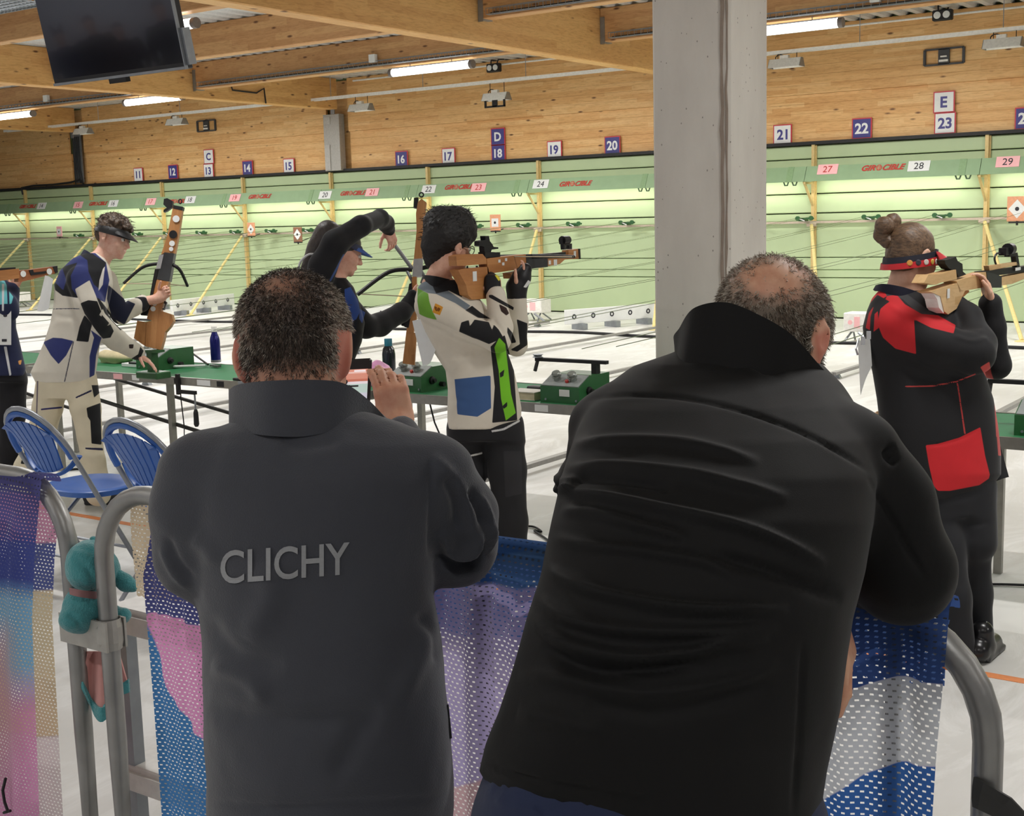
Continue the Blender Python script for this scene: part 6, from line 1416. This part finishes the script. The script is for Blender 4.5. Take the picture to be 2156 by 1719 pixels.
bb = MB(); bb.tube(smoothpoly([pl5(2110, 533), pl5(2099, 534), pl5(2094, 545), pl5(2098, 560)]), .004, 6); put('sight_cable', bb, M_blk, c5)
bb = MB(); bb.box(pl5(2136, 566)+ex(.019), (.002, .12, .012)); put('sticker', bb, M_paper, c5)
bb = MB(); bb.box(pl5(1982, 618)+ex(.026), (.002, .03, .035)); put('sticker', bb, M_paper, c5)
for sx in (-1, 1):
    a = pl5(2080, 584); bb = MB(); arm_prod(bb, a+ex(sx*.02), a+np.array([sx*.2, .06, 0]), a+np.array([sx*.33, -.02, 0]), .012, .007)
    if sx < 0: put('prod_limb', bb, M_blk, c5)
# ---------------------------------------------------------------- shooter in white and blue jacket at the table
D1 = 7.72; g = Fig(D1); org = np.array([*atz(150, 1050, 0)[:2], 0.0]); zp = lambda pts: [(x*.2327, 460+y*.2327) for x, y in pts]
hcA = g.P(238, 500, .0); fB = Field(.0068)
LA, AA = add_head(fB, hcA, RT*.95-FW*.22-UP*.26, UP*.96+RT*.22, 1.0, neck_to=g.P(204, 566, .0))
TA = [(533, 178, 214, .0, .06), (545, 152, 224, .0, .09), (570, 126, 234, .0, .12), (600, 114, 238, .0, .13), (640, 113, 230, .0, .13), (680, 106, 216, .0, .13), (720, 93, 211, .0, .135), (760, 76, 206, .0, .14), (785, 64, 202, .0, .14), (806, 75, 196, .0, .13)]
ARA = [(172, 590, -.10, 31), (188, 640, -.13, 28), (205, 682, -.08, 27), (245, 716, .10, 22), (288, 742, .26, 17)]
ALA = [(222, 590, .10, 24), (240, 640, .18, 21), (255, 662, .22, 20), (282, 648, .30, 17), (300, 636, .34, 15)]
LBA = [(112, 800, .0, 34), (100, 860, .02, 31), (86, 920, .04, 27), (58, 985, .06, 27), (45, 1020, .06, 26)]
LFA = [(168, 800, -.02, 34), (180, 860, -.04, 31), (190, 920, -.05, 25), (196, 970, -.05, 24), (204, 1020, -.05, 27), (207, 1040, -.05, 26)]
fB.loft(TA, D1, .03, shrink=.84); [g.limb(fB, q_, .02, .72) for q_ in (ARA, ALA, LBA, LFA)]
add_hand(fB, g.P(291, 745, .28), -UP*.55+RT*.75, UP*.75+RT*.5, -FW, (.15, .2, .2, .25), .95, .12)
add_hand(fB, g.P(335, 628, .36), RT*.5-FW*.2+UP*.3, FW, UP, (.9, .9, .9, .9), .9)
g.limb(fB, [(300, 636, .34, 10), (336, 628, .36, 10)], .02)
pA, VA, FA, NA = part('person', fB, None, lambda pl: skin_mat('skin_pale', (230, 186, 164), (218, 160, 138), pl), [], org=org)
tag(pA, 'shooter with black visor in white and blue suit bending to the table', 'person'); eyes(pA, LA, AA)
BLU, BKA, WHA = (48, 56, 110), (30, 31, 34), (216, 210, 196)
fJ = Field(.007); fJ.loft(TA, D1, .03, 2.4); g.limb(fJ, ARA, .022); g.limb(fJ, ALA, .022)
PTA = [(zp([(640, 320), (800, 260), (960, 400), (990, 560), (950, 760), (880, 730), (810, 560), (680, 640), (690, 720), (570, 690), (500, 600), (480, 500), (560, 380)]), BLU, .6), (zp([(760, 270), (960, 400), (900, 640), (850, 600), (800, 480), (790, 380), (720, 330)]), BKA, .6), (zp([(560, 440), (700, 400), (640, 520), (650, 640), (700, 720), (560, 690), (600, 560)]), BKA, .6), (zp([(480, 560), (560, 640), (640, 690), (700, 720), (565, 700), (500, 650)]), BKA, .6),
       (zp([(950, 430), (930, 600), (890, 660), (900, 560), (930, 460)]), (220, 216, 208), .5), (zp([(720, 770), (800, 740), (880, 750), (930, 880), (1000, 960), (1030, 1020), (1000, 1080), (930, 1090), (840, 980), (760, 870)]), BKA, .6), (zp([(870, 710), (900, 730), (1110, 1000), (1090, 1015), (920, 830)]), BKA, .5), (zp([(920, 870), (895, 880), (930, 820), (990, 950), (965, 975), (1000, 960)]), (216, 210, 196), .4), (zp([(895, 870), (925, 862), (918, 890)]), (216, 210, 196), .4),
       (zp([(760, 880), (830, 960), (800, 1120), (690, 1110), (720, 980)]), BKA, .5), (zp([(390, 1120), (480, 1080), (560, 1085), (665, 1110), (600, 1240), (530, 1320), (460, 1240)]), BLU, .6), (zp([(820, 1010), (920, 1080), (870, 1240), (850, 1480), (810, 1480), (810, 1250), (850, 1080)]), BLU, .6), (zp([(480, 815), (720, 812), (720, 822), (480, 824)]), (60, 62, 80), .3), (zp([(660, 1110), (672, 1110), (590, 1480), (578, 1480)]), (90, 90, 96), .3), (zp([(1165, 1140), (1210, 1140), (1205, 1178), (1170, 1178)]), (50, 36, 36), .4),
       (zp([(1270, 1160), (1250, 1230), (1180, 1275), (1260, 1290), (1300, 1200)]), BKA, .4), ([(228, 600), (262, 630), (285, 640), (262, 684), (236, 670), (225, 630)], (34, 38, 62), .6)]
part('shooting_jacket', fJ, pA, lambda pl: fabric_mat('white_blue_shooting_jacket', WHA, pl, .8, .1, 500, .1), PTA, [(zp([(480, 870), (600, 900), (720, 880)]), 6, -.004), (zp([(420, 980), (560, 940), (650, 960)]), 7, .004), (zp([(660, 640), (720, 770), (780, 900), (860, 1020)]), 4, -.008)])[0]['label'] = 'white shooting jacket with navy and black panels'
fT = Field(.008); fT.loft([(785, 82, 198, .0, .12), (815, 78, 202, .0, .12), (840, 76, 208, .0, .11)], D1, .02); g.limb(fT, LBA, .02); g.limb(fT, LFA, .02)
z8 = lambda pts: [(x*.2676, 640+y*.2676) for x, y in pts]
part('shooting_trousers', fT, pA, lambda pl: fabric_mat('cream_trousers', (216, 206, 180), pl, .85, .1), [(z8([(720, 640), (785, 640), (785, 700), (740, 740)]), BKA, .5), (z8([(680, 820), (790, 780), (800, 1110), (720, 1100), (710, 920), (690, 890)]), BKA, .5), (z8([(590, 735), (720, 675), (722, 690), (600, 745)]), (40, 40, 70), .3), (z8([(320, 825), (490, 808), (490, 822), (322, 838)]), (48, 48, 100), .3), (z8([(670, 1132), (810, 1135), (810, 1155), (672, 1145)]), (40, 40, 70), .3), (z8([(200, 1150), (330, 1150), (300, 1270), (160, 1260)]), BKA, .5), (z8([(110, 1290), (310, 1305), (308, 1322), (112, 1305)]), (48, 48, 100), .3), (z8([(290, 600), (302, 600), (290, 1000), (280, 1000)]), (110, 100, 110), .3)], [(z8([(540, 800), (600, 950), (640, 1100)]), 8, .006), (z8([(640, 1180), (740, 1200), (830, 1180)]), 8, .006)], (.004, 16, 3))
fx = [atz(207, 1062, .0), atz(48, 1040, .0)]; shoes(pA, fx, [(.5, .3), (.5, .3)], mat('shoe_dark_sole', (40, 40, 42), .6))
fH = Field(.005); rg = np.random.default_rng(21)
fH.ell(LA(0, -.012, .052), np.array([.084, .100, .074]), AA, .02); fH.ell(LA(0, -.07, .0), np.array([.06, .04, .05]), AA, .02)
for k in range(120):
    a, b_ = rg.uniform(0, 2*math.pi), rg.uniform(.25, 1.5); c_ = LA(.085*math.cos(a)*math.cos(b_), -.008+.106*math.sin(a)*math.cos(b_), .05+.080*math.sin(b_)); fH.ell(c_, np.array([.022, .013, .011])*rg.uniform(.6, 1.3), np.array(frame(rg.normal(size=3), rg.normal(size=3))), .008)
o, VH, FH, NH = part('hair', fH, pA, hair_mat('brown_wavy_hair', (48, 36, 28), (96, 76, 58), (.6, 1, 1), .5, 90), noise=(.004, 120, 6))
strands('hair_wisps', VH, NH, NH[:, 2] > .0, pA, mat('hair_brown_wisps', (62, 48, 38), .5), .03, .001, 8, 700, (0, 0, .0), .9)
bb = MB(); A_ = np.linspace(-1.35, 1.35, 17); rp = lambda a, zz, rr=1.0: LA(.088*rr*math.sin(a), -.006+.106*rr*math.cos(a), zz); n_ = len(A_)
V = [rp(a, .045) for a in A_]+[rp(a, .030)+AA[1]*.062*math.cos(a)-AA[2]*.02*math.cos(a) for a in A_]; F = [(i, i+1, n_+i+1, n_+i) for i in range(n_-1)]; bb.add(V+[v-AA[2]*.004 for v in V], [f[::-1] for f in F]+[tuple(i+2*n_ for i in f) for f in F]+[(n_+i, n_+i+1, 3*n_+i+1, 3*n_+i) for i in range(n_-1)]); shade_auto(put('visor_brim', bb, M_blk, pA))
bb = MB(); bb.tube([rp(a, .032) for a in np.linspace(0, 2*math.pi, 33)[:-1]], .026, 8, closed=True, flat=((.25, 1), (0, 0, 1))); shade_auto(put('visor_band', bb, M_blk, pA))
strip_surface('collar', [((222, 560), (224, 552), -.02), ((205, 566), (208, 548), -.075), ((182, 548), (186, 530), -.05), ((170, 538), (178, 526), .0)], D1, pA, mat('navy_knit', (34, 38, 60), .8), .008)
strip_surface('race_number', [((78, 655), (95, 580), .02), ((90, 656), (102, 582), -.04), ((103, 650), (112, 588), -.06)], D1, pA, M_paper, .001, 4, 4)
fG = Field(.005); g.limb(fG, [(300, 640, .34, 15), (285, 650, .31, 15)], .01); fG.box(g.P(296, 640, .32), (.035, .03, .04), np.array([RT, FW, UP]), .012, .02); part('glove', fG, pA, fabric_mat('dark_glove', (34, 34, 38)))
# crossbow stood on its butt
DB = 8.12; q1 = lambda x, y: atd(180+x*.2327, 400+y*.2327, DB); fz = lambda w: FW*w
cA = thing('crossbow', np.array([*q1(590, 1440)[:2], .86]), 'wooden match crossbow standing tilted on the table', 'crossbow')
for nm, pts, w, m in (('fore_end', [(800, 150), (885, 165), (850, 400), (815, 580), (725, 570), (690, 590), (745, 430)], .04, M_oakz), ('end_cap', [(803, 142), (890, 158), (884, 190), (800, 172)], .045, M_blk), ('prod_block', [(725, 570), (812, 580), (770, 832), (655, 812), (680, 700)], .055, M_gun), ('track_plate', [(680, 595), (718, 590), (690, 718), (648, 716)], .06, mat('plate_grey', (176, 178, 180), .4, .4)), ('stock', [(655, 812), (762, 836), (690, 1110), (650, 1200), (565, 1170), (605, 1010)], .05, M_oakz), ('butt_stock', [(478, 1186), (560, 1200), (548, 1415), (448, 1345)], .05, M_oakz), ('grip', [(562, 1200), (640, 1180), (700, 1100), (790, 1130), (805, 1190), (775, 1240), (730, 1290), (715, 1360), (690, 1450), (552, 1418)], .055, M_oakz), ('bolt_track', [(640, 722), (668, 722), (600, 1060), (560, 1140), (545, 1120), (590, 980)], .06, M_blk), ('rear_sight', [(430, 1000), (480, 985), (500, 950), (530, 955), (545, 1050), (560, 1140), (505, 1135), (500, 1100), (445, 1075)], .03, M_blk), ('front_sight', [(715, 85), (745, 78), (795, 105), (790, 160), (740, 195), (712, 205), (712, 185), (740, 165), (710, 135)], .03, M_blk), ('trigger_guard', [(700, 1015), (722, 1005), (740, 1020), (715, 1090), (690, 1080), (712, 1070), (722, 1030), (705, 1030)], .02, M_gun)):
    bb = MB(); P_ = [q1(*p) for p in pts]; bb.prism([p-fz(w)/2 for p in P_], fz(w)); put(nm, bb, m, cA)
bb = MB(); bb.torus(q1(858, 105), 4.5*DB/FPX, .004, FW*.8+RT*.5, 14, 6); put('sight_ring', bb, M_blk, cA)
bb = MB(); arm_prod(bb, q1(690, 665), q1(520, 700), q1(365, 855)-fz(.05), .012, .009); put('prod_limb', bb, M_blk, cA)
bb = MB(); arm_prod(bb, q1(750, 662), q1(850, 720), q1(888, 858)+fz(.1), .012, .009); put('prod_limb', bb, M_blk, cA)
bb = MB(); bb.tube([q1(365, 855)-fz(.05), q1(620, 850), q1(720, 850), q1(888, 858)+fz(.1)], .0035, 5); put('string', bb, M_str, cA)
for x, y, r_ in ((830, 268, .022), (803, 408, .026), (793, 490, .018), (785, 540, .014), (645, 985, .018), (635, 1030, .016), (622, 1080, .016)):
    bb = MB(); bb.lathe(q1(x, y)-fz(.026), [(r_, 0), (r_, .002)], 14, -FW); put('sticker', bb, M_paper if r_ != .026 else M_blk, cA)
bb = MB(); bb.box(np.array([*q1(600, 1450)[:2], .762]), (.2, .12, .044), bev=.006); bb.box(np.array([*q1(600, 1440)[:2], q1(600, 1440)[2]-.012]), (.16, .07, .015)); bb.box(np.array([*q1(600, 1440)[:2], (.78+q1(600, 1440)[2])/2]), (.05, .05, max(.02, q1(600, 1440)[2]-.79))); put('rest_stand', bb, M_dgreen, label='green metal rest carrying the tilted crossbow', cat='stand')
# ---------------------------------------------------------------- woman spanning her crossbow
DW = 6.55; g = Fig(DW); org = np.array([*aty(700, 900, 4.9)[:2], 0.0]); zf = lambda x, y: (600+x*.256, 420+y*.256)
hcW = g.P(722, 528, .0); fB = Field(.0065); LW, AW = add_head(fB, hcW, RT*.90+FW*.38-UP*.30, UP*.93+RT*.28, .95, neck_to=g.P(702, 615, .0))
TW = [(585, 655, 728, .0, .07), (605, 640, 745, .0, .10), (640, 640, 758, .0, .12), (680, 645, 768, .0, .125), (720, 650, 762, .0, .125), (770, 655, 742, .0, .12), (820, 648, 738, .0, .125), (880, 640, 745, .0, .13)]
ARW = [(668, 605, -.06, 32), (680, 560, -.14, 29), (706, 512, -.17, 27), (760, 476, -.08, 21), (800, 460, .14, 18), (812, 470, .26, 17), (818, 484, .32, 14)]
ALW = [(735, 650, .10, 26), (770, 688, .2, 24), (800, 684, .28, 24), (845, 658, .38, 20), (868, 640, .44, 14)]
LGW = ([(668, 870, .0, 38), (665, 1000, .0, 32), (662, 1180, .0, 24)], [(715, 870, .0, 38), (722, 1000, .0, 32), (728, 1180, .0, 24)])
fB.loft(TW, DW, .03, shrink=.84); [g.limb(fB, q_, .02, .72) for q_ in (ARW, ALW)+LGW]
add_hand(fB, g.P(817, 480, .33), -UP*.85+RT*.30, RT*.6-FW*.6, RT*.3-FW*.5, (.7, .8, .8, .9), .9); add_hand(fB, g.P(866, 642, .44), RT*.6+UP*.4, RT*.3-FW*.5, UP, (.8, .8, .8, .8), .85)
pW, VW, FW_, NW = part('person', fB, None, lambda pl: skin_mat('skin_rosy', (228, 178, 156), (214, 152, 130), pl), [], org=org)
tag(pW, 'long haired woman in black and blue jacket spanning a crossbow overhead', 'person'); eyes(pW, LW, AW, .95)
fJ = Field(.0065); fJ.loft(TW, DW, .03, 2.4); g.limb(fJ, ARW, .022); g.limb(fJ, ALW, .022)
zF = lambda pts: [zf(*p) for p in pts]
part('shooting_jacket', fJ, pW, lambda pl: fabric_mat('black_blue_jacket', (26, 26, 29), pl, .75, .12), [(zF([(490, 740), (540, 720), (600, 830), (620, 920), (580, 1000), (560, 1150), (520, 1300), (500, 1000)]), (52, 84, 160), .6), (zF([(615, 900), (660, 930), (635, 1020), (610, 980)]), (52, 80, 150), .5), (zF([(560, 1000), (600, 980), (570, 1150), (530, 1300), (520, 1280)]), (24, 26, 40), .5), (zF([(480, 450), (495, 455), (440, 560), (370, 690), (358, 680)]), (60, 84, 140), .3)], [(zF([(580, 1080), (700, 1110), (820, 1090)]), 8, .006), (zF([(450, 200), (520, 180), (620, 170)]), 6, .006), (zF([(330, 480), (480, 330), (600, 250)]), 7, -.004)])
fT = Field(.010); fT.loft([(860, 640, 742, .0, .12), (890, 640, 745, .0, .12)], DW, .03); [g.limb(fT, q_, .03) for q_ in LGW]; part('trousers', fT, pW, fabric_mat('black_trousers_w', (30, 30, 32)))
fx = [np.array([*g.P(662, 1180, 0)[:2], 0]), np.array([*g.P(728, 1180, 0)[:2], 0])]; shoes(pW, fx, [(.7, .6), (.7, .6)], mat('shoe_black', (24, 24, 26), .5))
fH = Field(.005); fH.ell(LW(0, -.015, .038), np.array([.082, .100, .084])*.97, AW, .02)
for x0, y0, x1, y1, r_ in ((690, 490, 672, 530, 26), (668, 520, 648, 570, 20), (655, 560, 636, 620, 14), (680, 500, 655, 560, 22)): g.limb(fH, [(x0, y0, .0, r_), (x1, y1, .0, r_*.75)], .02)
part('hair', fH, pW, hair_mat('dark_long_hair', (34, 28, 26), (62, 52, 46), (1, 1, .25), .4, 120), noise=(.002, 60, 2))
bb = MB(); A_ = np.linspace(-1.3, 1.3, 15); rp = lambda a, zz, rr=1.0: LW(.084*rr*math.sin(a), -.008+.104*rr*math.cos(a), zz); n_ = len(A_)
V = [rp(a, .042) for a in A_]+[rp(a, .034)+AW[1]*.065*math.cos(a)-AW[2]*.012 for a in A_]; F = [(i, i+1, n_+i+1, n_+i) for i in range(n_-1)]; bb.add(V+[v-AW[2]*.004 for v in V], [f[::-1] for f in F]+[tuple(i+2*n_ for i in f) for f in F]+[(n_+i, n_+i+1, 3*n_+i+1, 3*n_+i) for i in range(n_-1)]); shade_auto(put('visor_brim', bb, mat('visor_blue', (44, 84, 160), .5), pW))
bb = MB(); bb.tube([rp(a, .036) for a in np.linspace(0, 2*math.pi, 33)[:-1]], .018, 8, closed=True, flat=((.3, 1), (0, 0, 1))); shade_auto(put('visor_band', bb, mat('visor_navy', (30, 36, 66), .6), pW))
bb = MB(); bb.tube(smoothpoly([g.P(*zf(110, 580), -.02), g.P(*zf(130, 510), -.05), g.P(*zf(190, 455), -.07), g.P(*zf(245, 450), -.07)]), .006, 6); put('strap', bb, M_paper, pW)
fG = Field(.005); g.limb(fG, [(850, 655, .40, 18), (862, 640, .42, 17), (868, 622, .42, 12)], .01); part('glove', fG, pW, fabric_mat('black_glove_w', (24, 24, 26)))
DQ = 7.04; q2 = lambda x, y: atd(*zf(x, y), DQ); cW = thing('crossbow', np.array([*q2(1030, 1350)[:2], .88]), 'wooden match crossbow held upright with its spanning lever', 'crossbow')
for nm, pts, w, m in (('fore_end', [(1095, 30), (1125, 0), (1165, 30), (1150, 200), (1130, 490), (1062, 500), (1085, 260), (1080, 120)], .045, M_oakz), ('track_plate', [(1060, 495), (1136, 490), (1130, 640), (1050, 640)], .05, mat('plate_grey', (176, 178, 180), .4, .4)), ('stock', [(1050, 640), (1085, 640), (1085, 980), (1060, 1100), (1000, 1100), (1030, 850)], .05, M_oakz), ('bolt_track', [(1025, 700), (1048, 690), (1050, 900), (1020, 1060), (985, 1050), (1000, 850)], .06, M_blk), ('butt_stock', [(1000, 1095), (1085, 1100), (1068, 1365), (970, 1350)], .045, M_oakz), ('front_sight', [(1062, -10), (1098, -12), (1096, 20), (1088, 78), (1058, 72)], .03, M_blk), ('rear_sight', [(950, 930), (990, 900), (1020, 960), (1010, 1050), (960, 1040)], .04, M_blk)):
    bb = MB(); P_ = [q2(*p) for p in pts]; bb.prism([p-fz(w)/2 for p in P_], fz(w)); put(nm, bb, m, cW)
bb = MB(); bb.torus(q2(1122, -38), 4.5*DQ/FPX, .004, FW, 14, 6); put('sight_ring', bb, M_blk, cW)
bb = MB(); arm_prod(bb, q2(1045, 578), q2(850, 600), q2(605, 790)-fz(.05), .013, .012); put('prod_limb', bb, M_blk, cW)
bb = MB(); arm_prod(bb, q2(1130, 565), q2(1250, 560), q2(1420, 700)+fz(.1), .013, .010); put('prod_limb', bb, M_blk, cW)
bb = MB(); bb.tube([q2(610, 785)-fz(.05), q2(1040, 800), q2(1420, 705)+fz(.1)], .003, 5); put('string', bb, M_str, cW)
bb = MB(); bb.tube([q2(865, 325), q2(1050, 575)], .011, 8); put('spanning_lever', bb, mat('lever_grey', (136, 140, 142), .4, .5), cW)
bb = MB(); bb.tube([q2(1000, 580), q2(1030, 640), q2(1055, 690)], .009, 8); bb.tube([q2(1055, 565), q2(1110, 570), q2(1150, 640)], .009, 8); put('lever_fork', bb, mat('lever_grey', (136, 140, 142), .4, .5), cW)
# ---------------------------------------------------------------- shooter in navy at the frame edge
DN = 8.25; g = Fig(DN); org = np.array([*atz(20, 1010, 0)[:2], 0.0]); fB = Field(.008)
hcN = g.P(-52, 520, .05); LN, AN = add_head(fB, hcN, RT*.75+FW*.5, UP, 1.0, neck_to=g.P(-40, 590, .0))
TN = [(588, -60, 12, .0, .07), (605, -72, 26, .0, .11), (640, -75, 33, .0, .13), (690, -70, 34, .0, .13), (740, -66, 46, .0, .13), (775, -62, 54, .0, .135), (792, -60, 52, .0, .13)]
ARN = [(-10, 615, -.08, 27), (12, 640, -.12, 22), (18, 655, -.1, 20), (26, 610, -.0, 15)]
LGN = ([(28, 800, .0, 28), (26, 870, .0, 26), (22, 950, .0, 22), (18, 1004, .0, 20)], [(-25, 800, .02, 28), (-30, 900, .03, 24), (-35, 995, .03, 20)])
fB.loft(TN, DN, .03, shrink=.84); [g.limb(fB, q_, .02, .72) for q_ in (ARN,)+LGN]; add_hand(fB, g.P(26, 612, .0), UP*.8+RT*.4, -FW, -RT, (.7, .7, .7, .7), .9)
pN = part('person', fB, None, lambda pl: skin_mat('skin_tan', (222, 172, 148), (206, 148, 124), pl), [], org=org)[0]; tag(pN, 'shooter in navy and teal jacket with white number badge', 'person'); eyes(pN, LN, AN)
fJ = Field(.007); fJ.loft(TN, DN, .03, 2.4); g.limb(fJ, ARN, .02)
part('jacket', fJ, pN, lambda pl: fabric_mat('navy_jacket', (34, 40, 72), pl, .75, .1), [([(-20, 585), (10, 592), (20, 615), (28, 625), (24, 640), (10, 640), (-20, 645)], (110, 196, 206), .6), ([(4, 598), (9, 598), (8, 655), (4, 655)], (220, 222, 226), .4), ([(14, 598), (19, 604), (20, 640), (16, 642)], (34, 40, 72), .4), ([(8, 730), (14, 730), (24, 790), (20, 792)], (214, 216, 220), .4), ([(38, 760), (46, 758), (44, 768), (40, 768)], (222, 160, 90), .4)])
fT = Field(.009); fT.loft([(780, -62, 52, .0, .12), (805, -60, 53, .0, .12)], DN, .02); [g.limb(fT, q_, .03) for q_ in LGN]; part('trousers', fT, pN, fabric_mat('black_trousers_n', (26, 26, 30)))
shoes(pN, [atz(20, 1012, 0), atz(-32, 1005, 0)], [(.6, .5), (.6, .5)], mat('shoe_black', (24, 24, 26), .5))
bb = MB(); bb.box(g.P(5, 690, -.155), (.11, .004, .22), ax=(RT, FW, UP)); put('number_badge', bb, M_paper, pN)
bb = MB(); bb.ball(g.P(11, 665, -.158), (.013, .003, .009), 12, 6, (RT, FW, UP)); bb.box(g.P(9, 717, -.158), (.03, .003, .016), ax=(RT, FW, UP)); put('badge_print', bb, M_ink, pN)
fH = Field(.008); fH.ell(LN(0, -.012, .045), np.array([.083, .1, .08]), AN, .02); part('hair', fH, pN, hair_mat('dark_hair_n', (34, 28, 26), (62, 52, 46)))
XN = float(g.P(50, 582, -.05)[0]); cN = thing('crossbow', atx(60, 600, XN), 'brown match crossbow aimed by the shooter in navy', 'crossbow'); pN_ = lambda x, y: atx(x, y, XN)
for nm, pts, w, m in (('stock', [(-60, 575), (35, 566), (36, 586), (-60, 600)], .05, M_oak), ('fore_end', [(34, 570), (60, 568), (108, 562), (112, 576), (40, 594), (34, 594)], .045, wood('crossbow_red_wood', 'y', ((142, 82, 46), (152, 92, 54), (162, 102, 62)), False, .03, .45, .6)), ('prod_block', [(56, 569), (64, 568), (66, 574), (92, 571), (92, 576), (60, 580)], .055, M_blk), ('end_cap', [(106, 562), (116, 560), (117, 574), (112, 576)], .05, M_blk), ('bolt_track', [(-20, 566), (30, 563), (30, 567), (-20, 571)], .03, M_blk)):
    bb = MB(); slab(bb, pts, pN_, ex(w)); put(nm, bb, m, cN)
for x, y in ((44, 577), (99, 572)):
    bb = MB(); bb.lathe(pN_(x, y)+ex(.024), [(.02, 0), (.02, .002)], 14, (1, 0, 0)); put('sticker', bb, M_paper, cN)
# ---------------------------------------------------------------- teal plush toy hung between the barrier tubes
DP = 2.97; g = Fig(DP); gp = thing('plush_toy', g.P(195, 1340, 0), 'teal plush toy with pink scarf wedged between barrier tubes', 'plush toy')
M_plush = fabric_mat('teal_plush', (74, 146, 150), (), .95, .5, 260, .9, .5, .25, .1, (90, .8))
f = Field(.0045); f.ell(g.P(186, 1192, -.01), np.array([47, 55, 52])*g.S, np.array([RT, UP, FW]), .01); f.ell(g.P(224, 1205, .06), np.array([28, 45, 40])*g.S, np.array([RT, UP, FW]), .015); f.ell(g.P(196, 1138, .03), np.array([8, 10, 8])*g.S, np.array([RT, UP, FW]), .01)
part('head', f, gp, M_plush, noise=(.003, 60, 3), ridges=[([(150, 1175), (185, 1200), (200, 1240)], 8, -.006), ([(160, 1150), (200, 1165)], 7, -.004)])
f = Field(.0045); g.limb(f, [(246, 1212, .06, 14), (266, 1228, .06, 17), (282, 1238, .06, 9)], .01); part('ear', f, gp, M_plush, noise=(.002, 70, 2))
f = Field(.0045); f.ell(g.P(178, 1285, -.0), np.array([48, 50, 46])*g.S, np.array([RT, UP, FW]), .01); f.ell(g.P(160, 1305, -.03), np.array([34, 30, 36])*g.S, np.array([RT, UP, FW]), .012); f.ell(g.P(215, 1295, .06), np.array([34, 34, 36])*g.S, np.array([RT, UP, FW]), .012); g.limb(f, [(225, 1298, .06, 20), (258, 1298, .06, 17)], .01)
part('body', f, gp, M_plush, noise=(.003, 60, 7), ridges=[([(140, 1290), (165, 1310), (170, 1330)], 6, -.006)])
strip_surface('scarf', [((148, 1252), (147, 1238), -.06), ((170, 1258), (170, 1243), -.07), ((200, 1262), (200, 1246), -.03), ((215, 1262), (214, 1248), .02)], DP, gp, fabric_mat('patterned_scarf', (150, 112, 112)), .004, 4, 2)
o = strip_surface('hanging_cloth', [((172, 1440), (182, 1372), -.01), ((195, 1480), (198, 1372), .01), ((216, 1520), (215, 1372), -.01), ((236, 1460), (236, 1372), .02), ((272, 1450), (250, 1372), .02)], DP+.06, gp, fabric_mat('pink_plush_cloth', (204, 150, 144), (), .95, .3), .006, 6, 6)
strip_surface('cloth_trim', [((174, 1450), (172, 1436), -.012), ((196, 1498), (195, 1474), .008), ((217, 1520), (216, 1490), -.012), ((238, 1476), (237, 1456), .018), ((273, 1458), (271, 1430), .018)], DP+.055, gp, M_plush, .008, 6, 2)
# ---------------------------------------------------------------- spectators further back, seen only as reflections in the television
for k, (X, hgt, rgb, lab) in enumerate(((-16.3, 1.66, (30, 36, 70), 'mirrored spectator in navy hooded coat'), (-15.55, 1.78, (30, 28, 30), 'mirrored spectator in long dark coat'), (-15.0, 1.62, (44, 34, 32), 'mirrored spectator in brown coat'), (-14.05, 1.82, (26, 26, 30), 'mirrored tall spectator in black coat'))):
    o_ = np.array([X, -3.0, 0.0]); s_ = hgt/1.75; Q = lambda x, y, z: o_+s_*np.array([x, y, z]); fd = nrm3((.8, .6, 0)); sd = np.array([fd[1], -fd[0], 0])
    W_ = lambda a, b_, z: o_+s_*(sd*a+fd*b_+np.array([0, 0, z]))
    fB = Field(.016); add_head(fB, W_(0, .02, 1.62), fd, Zv, s_, neck_to=W_(0, -.02, 1.44))
    fC = Field(.018); fT = Field(.018)
    for f_, m_ in ((fB, .75), (fC, 1.0)):
        f_.ell(W_(0, 0, 1.25), np.array([.21, .14, .24])*m_*s_, np.array([sd, fd, Zv]), .05); f_.ell(W_(0, 0, .95), np.array([.19, .14, .20])*m_*s_, np.array([sd, fd, Zv]), .05)
        for q_ in (-1, 1): f_.cone(W_(q_*.20, 0, 1.40), W_(q_*.27, .0, 1.12), .062*m_, .052*m_, .04); f_.cone(W_(q_*.27, 0, 1.12), W_(q_*.22, .12, .92), .05*m_, .036*m_, .03)
    for q_ in (-1, 1):
        add_hand(fB, W_(q_*.22, .13, .90), fd*.6-Zv*.8, sd*q_, fd, (.3, .4, .4, .4), s_)
        for f_, m_ in ((fB, .75), (fT, 1.0)): f_.cone(W_(q_*.09, 0, .88), W_(q_*.10, .02, .48), .085*m_, .065*m_, .04); f_.cone(W_(q_*.10, .02, .48), W_(q_*.10, 0, .09), .062*m_, .05*m_, .03)
    pz = part('person', fB, None, lambda pl: skin_mat('skin_mirrored_%d' % k, (214, 164, 138), (196, 140, 116), pl), [], org=o_)[0]; tag(pz, lab+' standing beyond the spectators', 'person', 'spectators mirrored in the television')
    part('coat', fC, pz, fabric_mat('coat_%d' % k, rgb)); part('trousers', fT, pz, fabric_mat('trousers_%d' % k, (28, 28, 32)))
    fH = Field(.014); fH.ell(W_(0, -.0, 1.67), np.array([.085, .1, .078])*s_, np.array([sd, fd, Zv]), .02)
    if k == 0:
        for q_ in (-1, 1): fH.cone(W_(q_*.06, 0, 1.72), W_(q_*.075, 0, 1.82), .035, .014, .02)
    part('hood' if k == 0 else 'hair', fH, pz, fabric_mat('hairpiece_%d' % k, rgb if k == 0 else (40, 32, 28)))
    shoes(pz, [W_(-.10, 0, 0), W_(.10, 0, 0)], [fd, fd], mat('shoe_black', (24, 24, 26), .5))
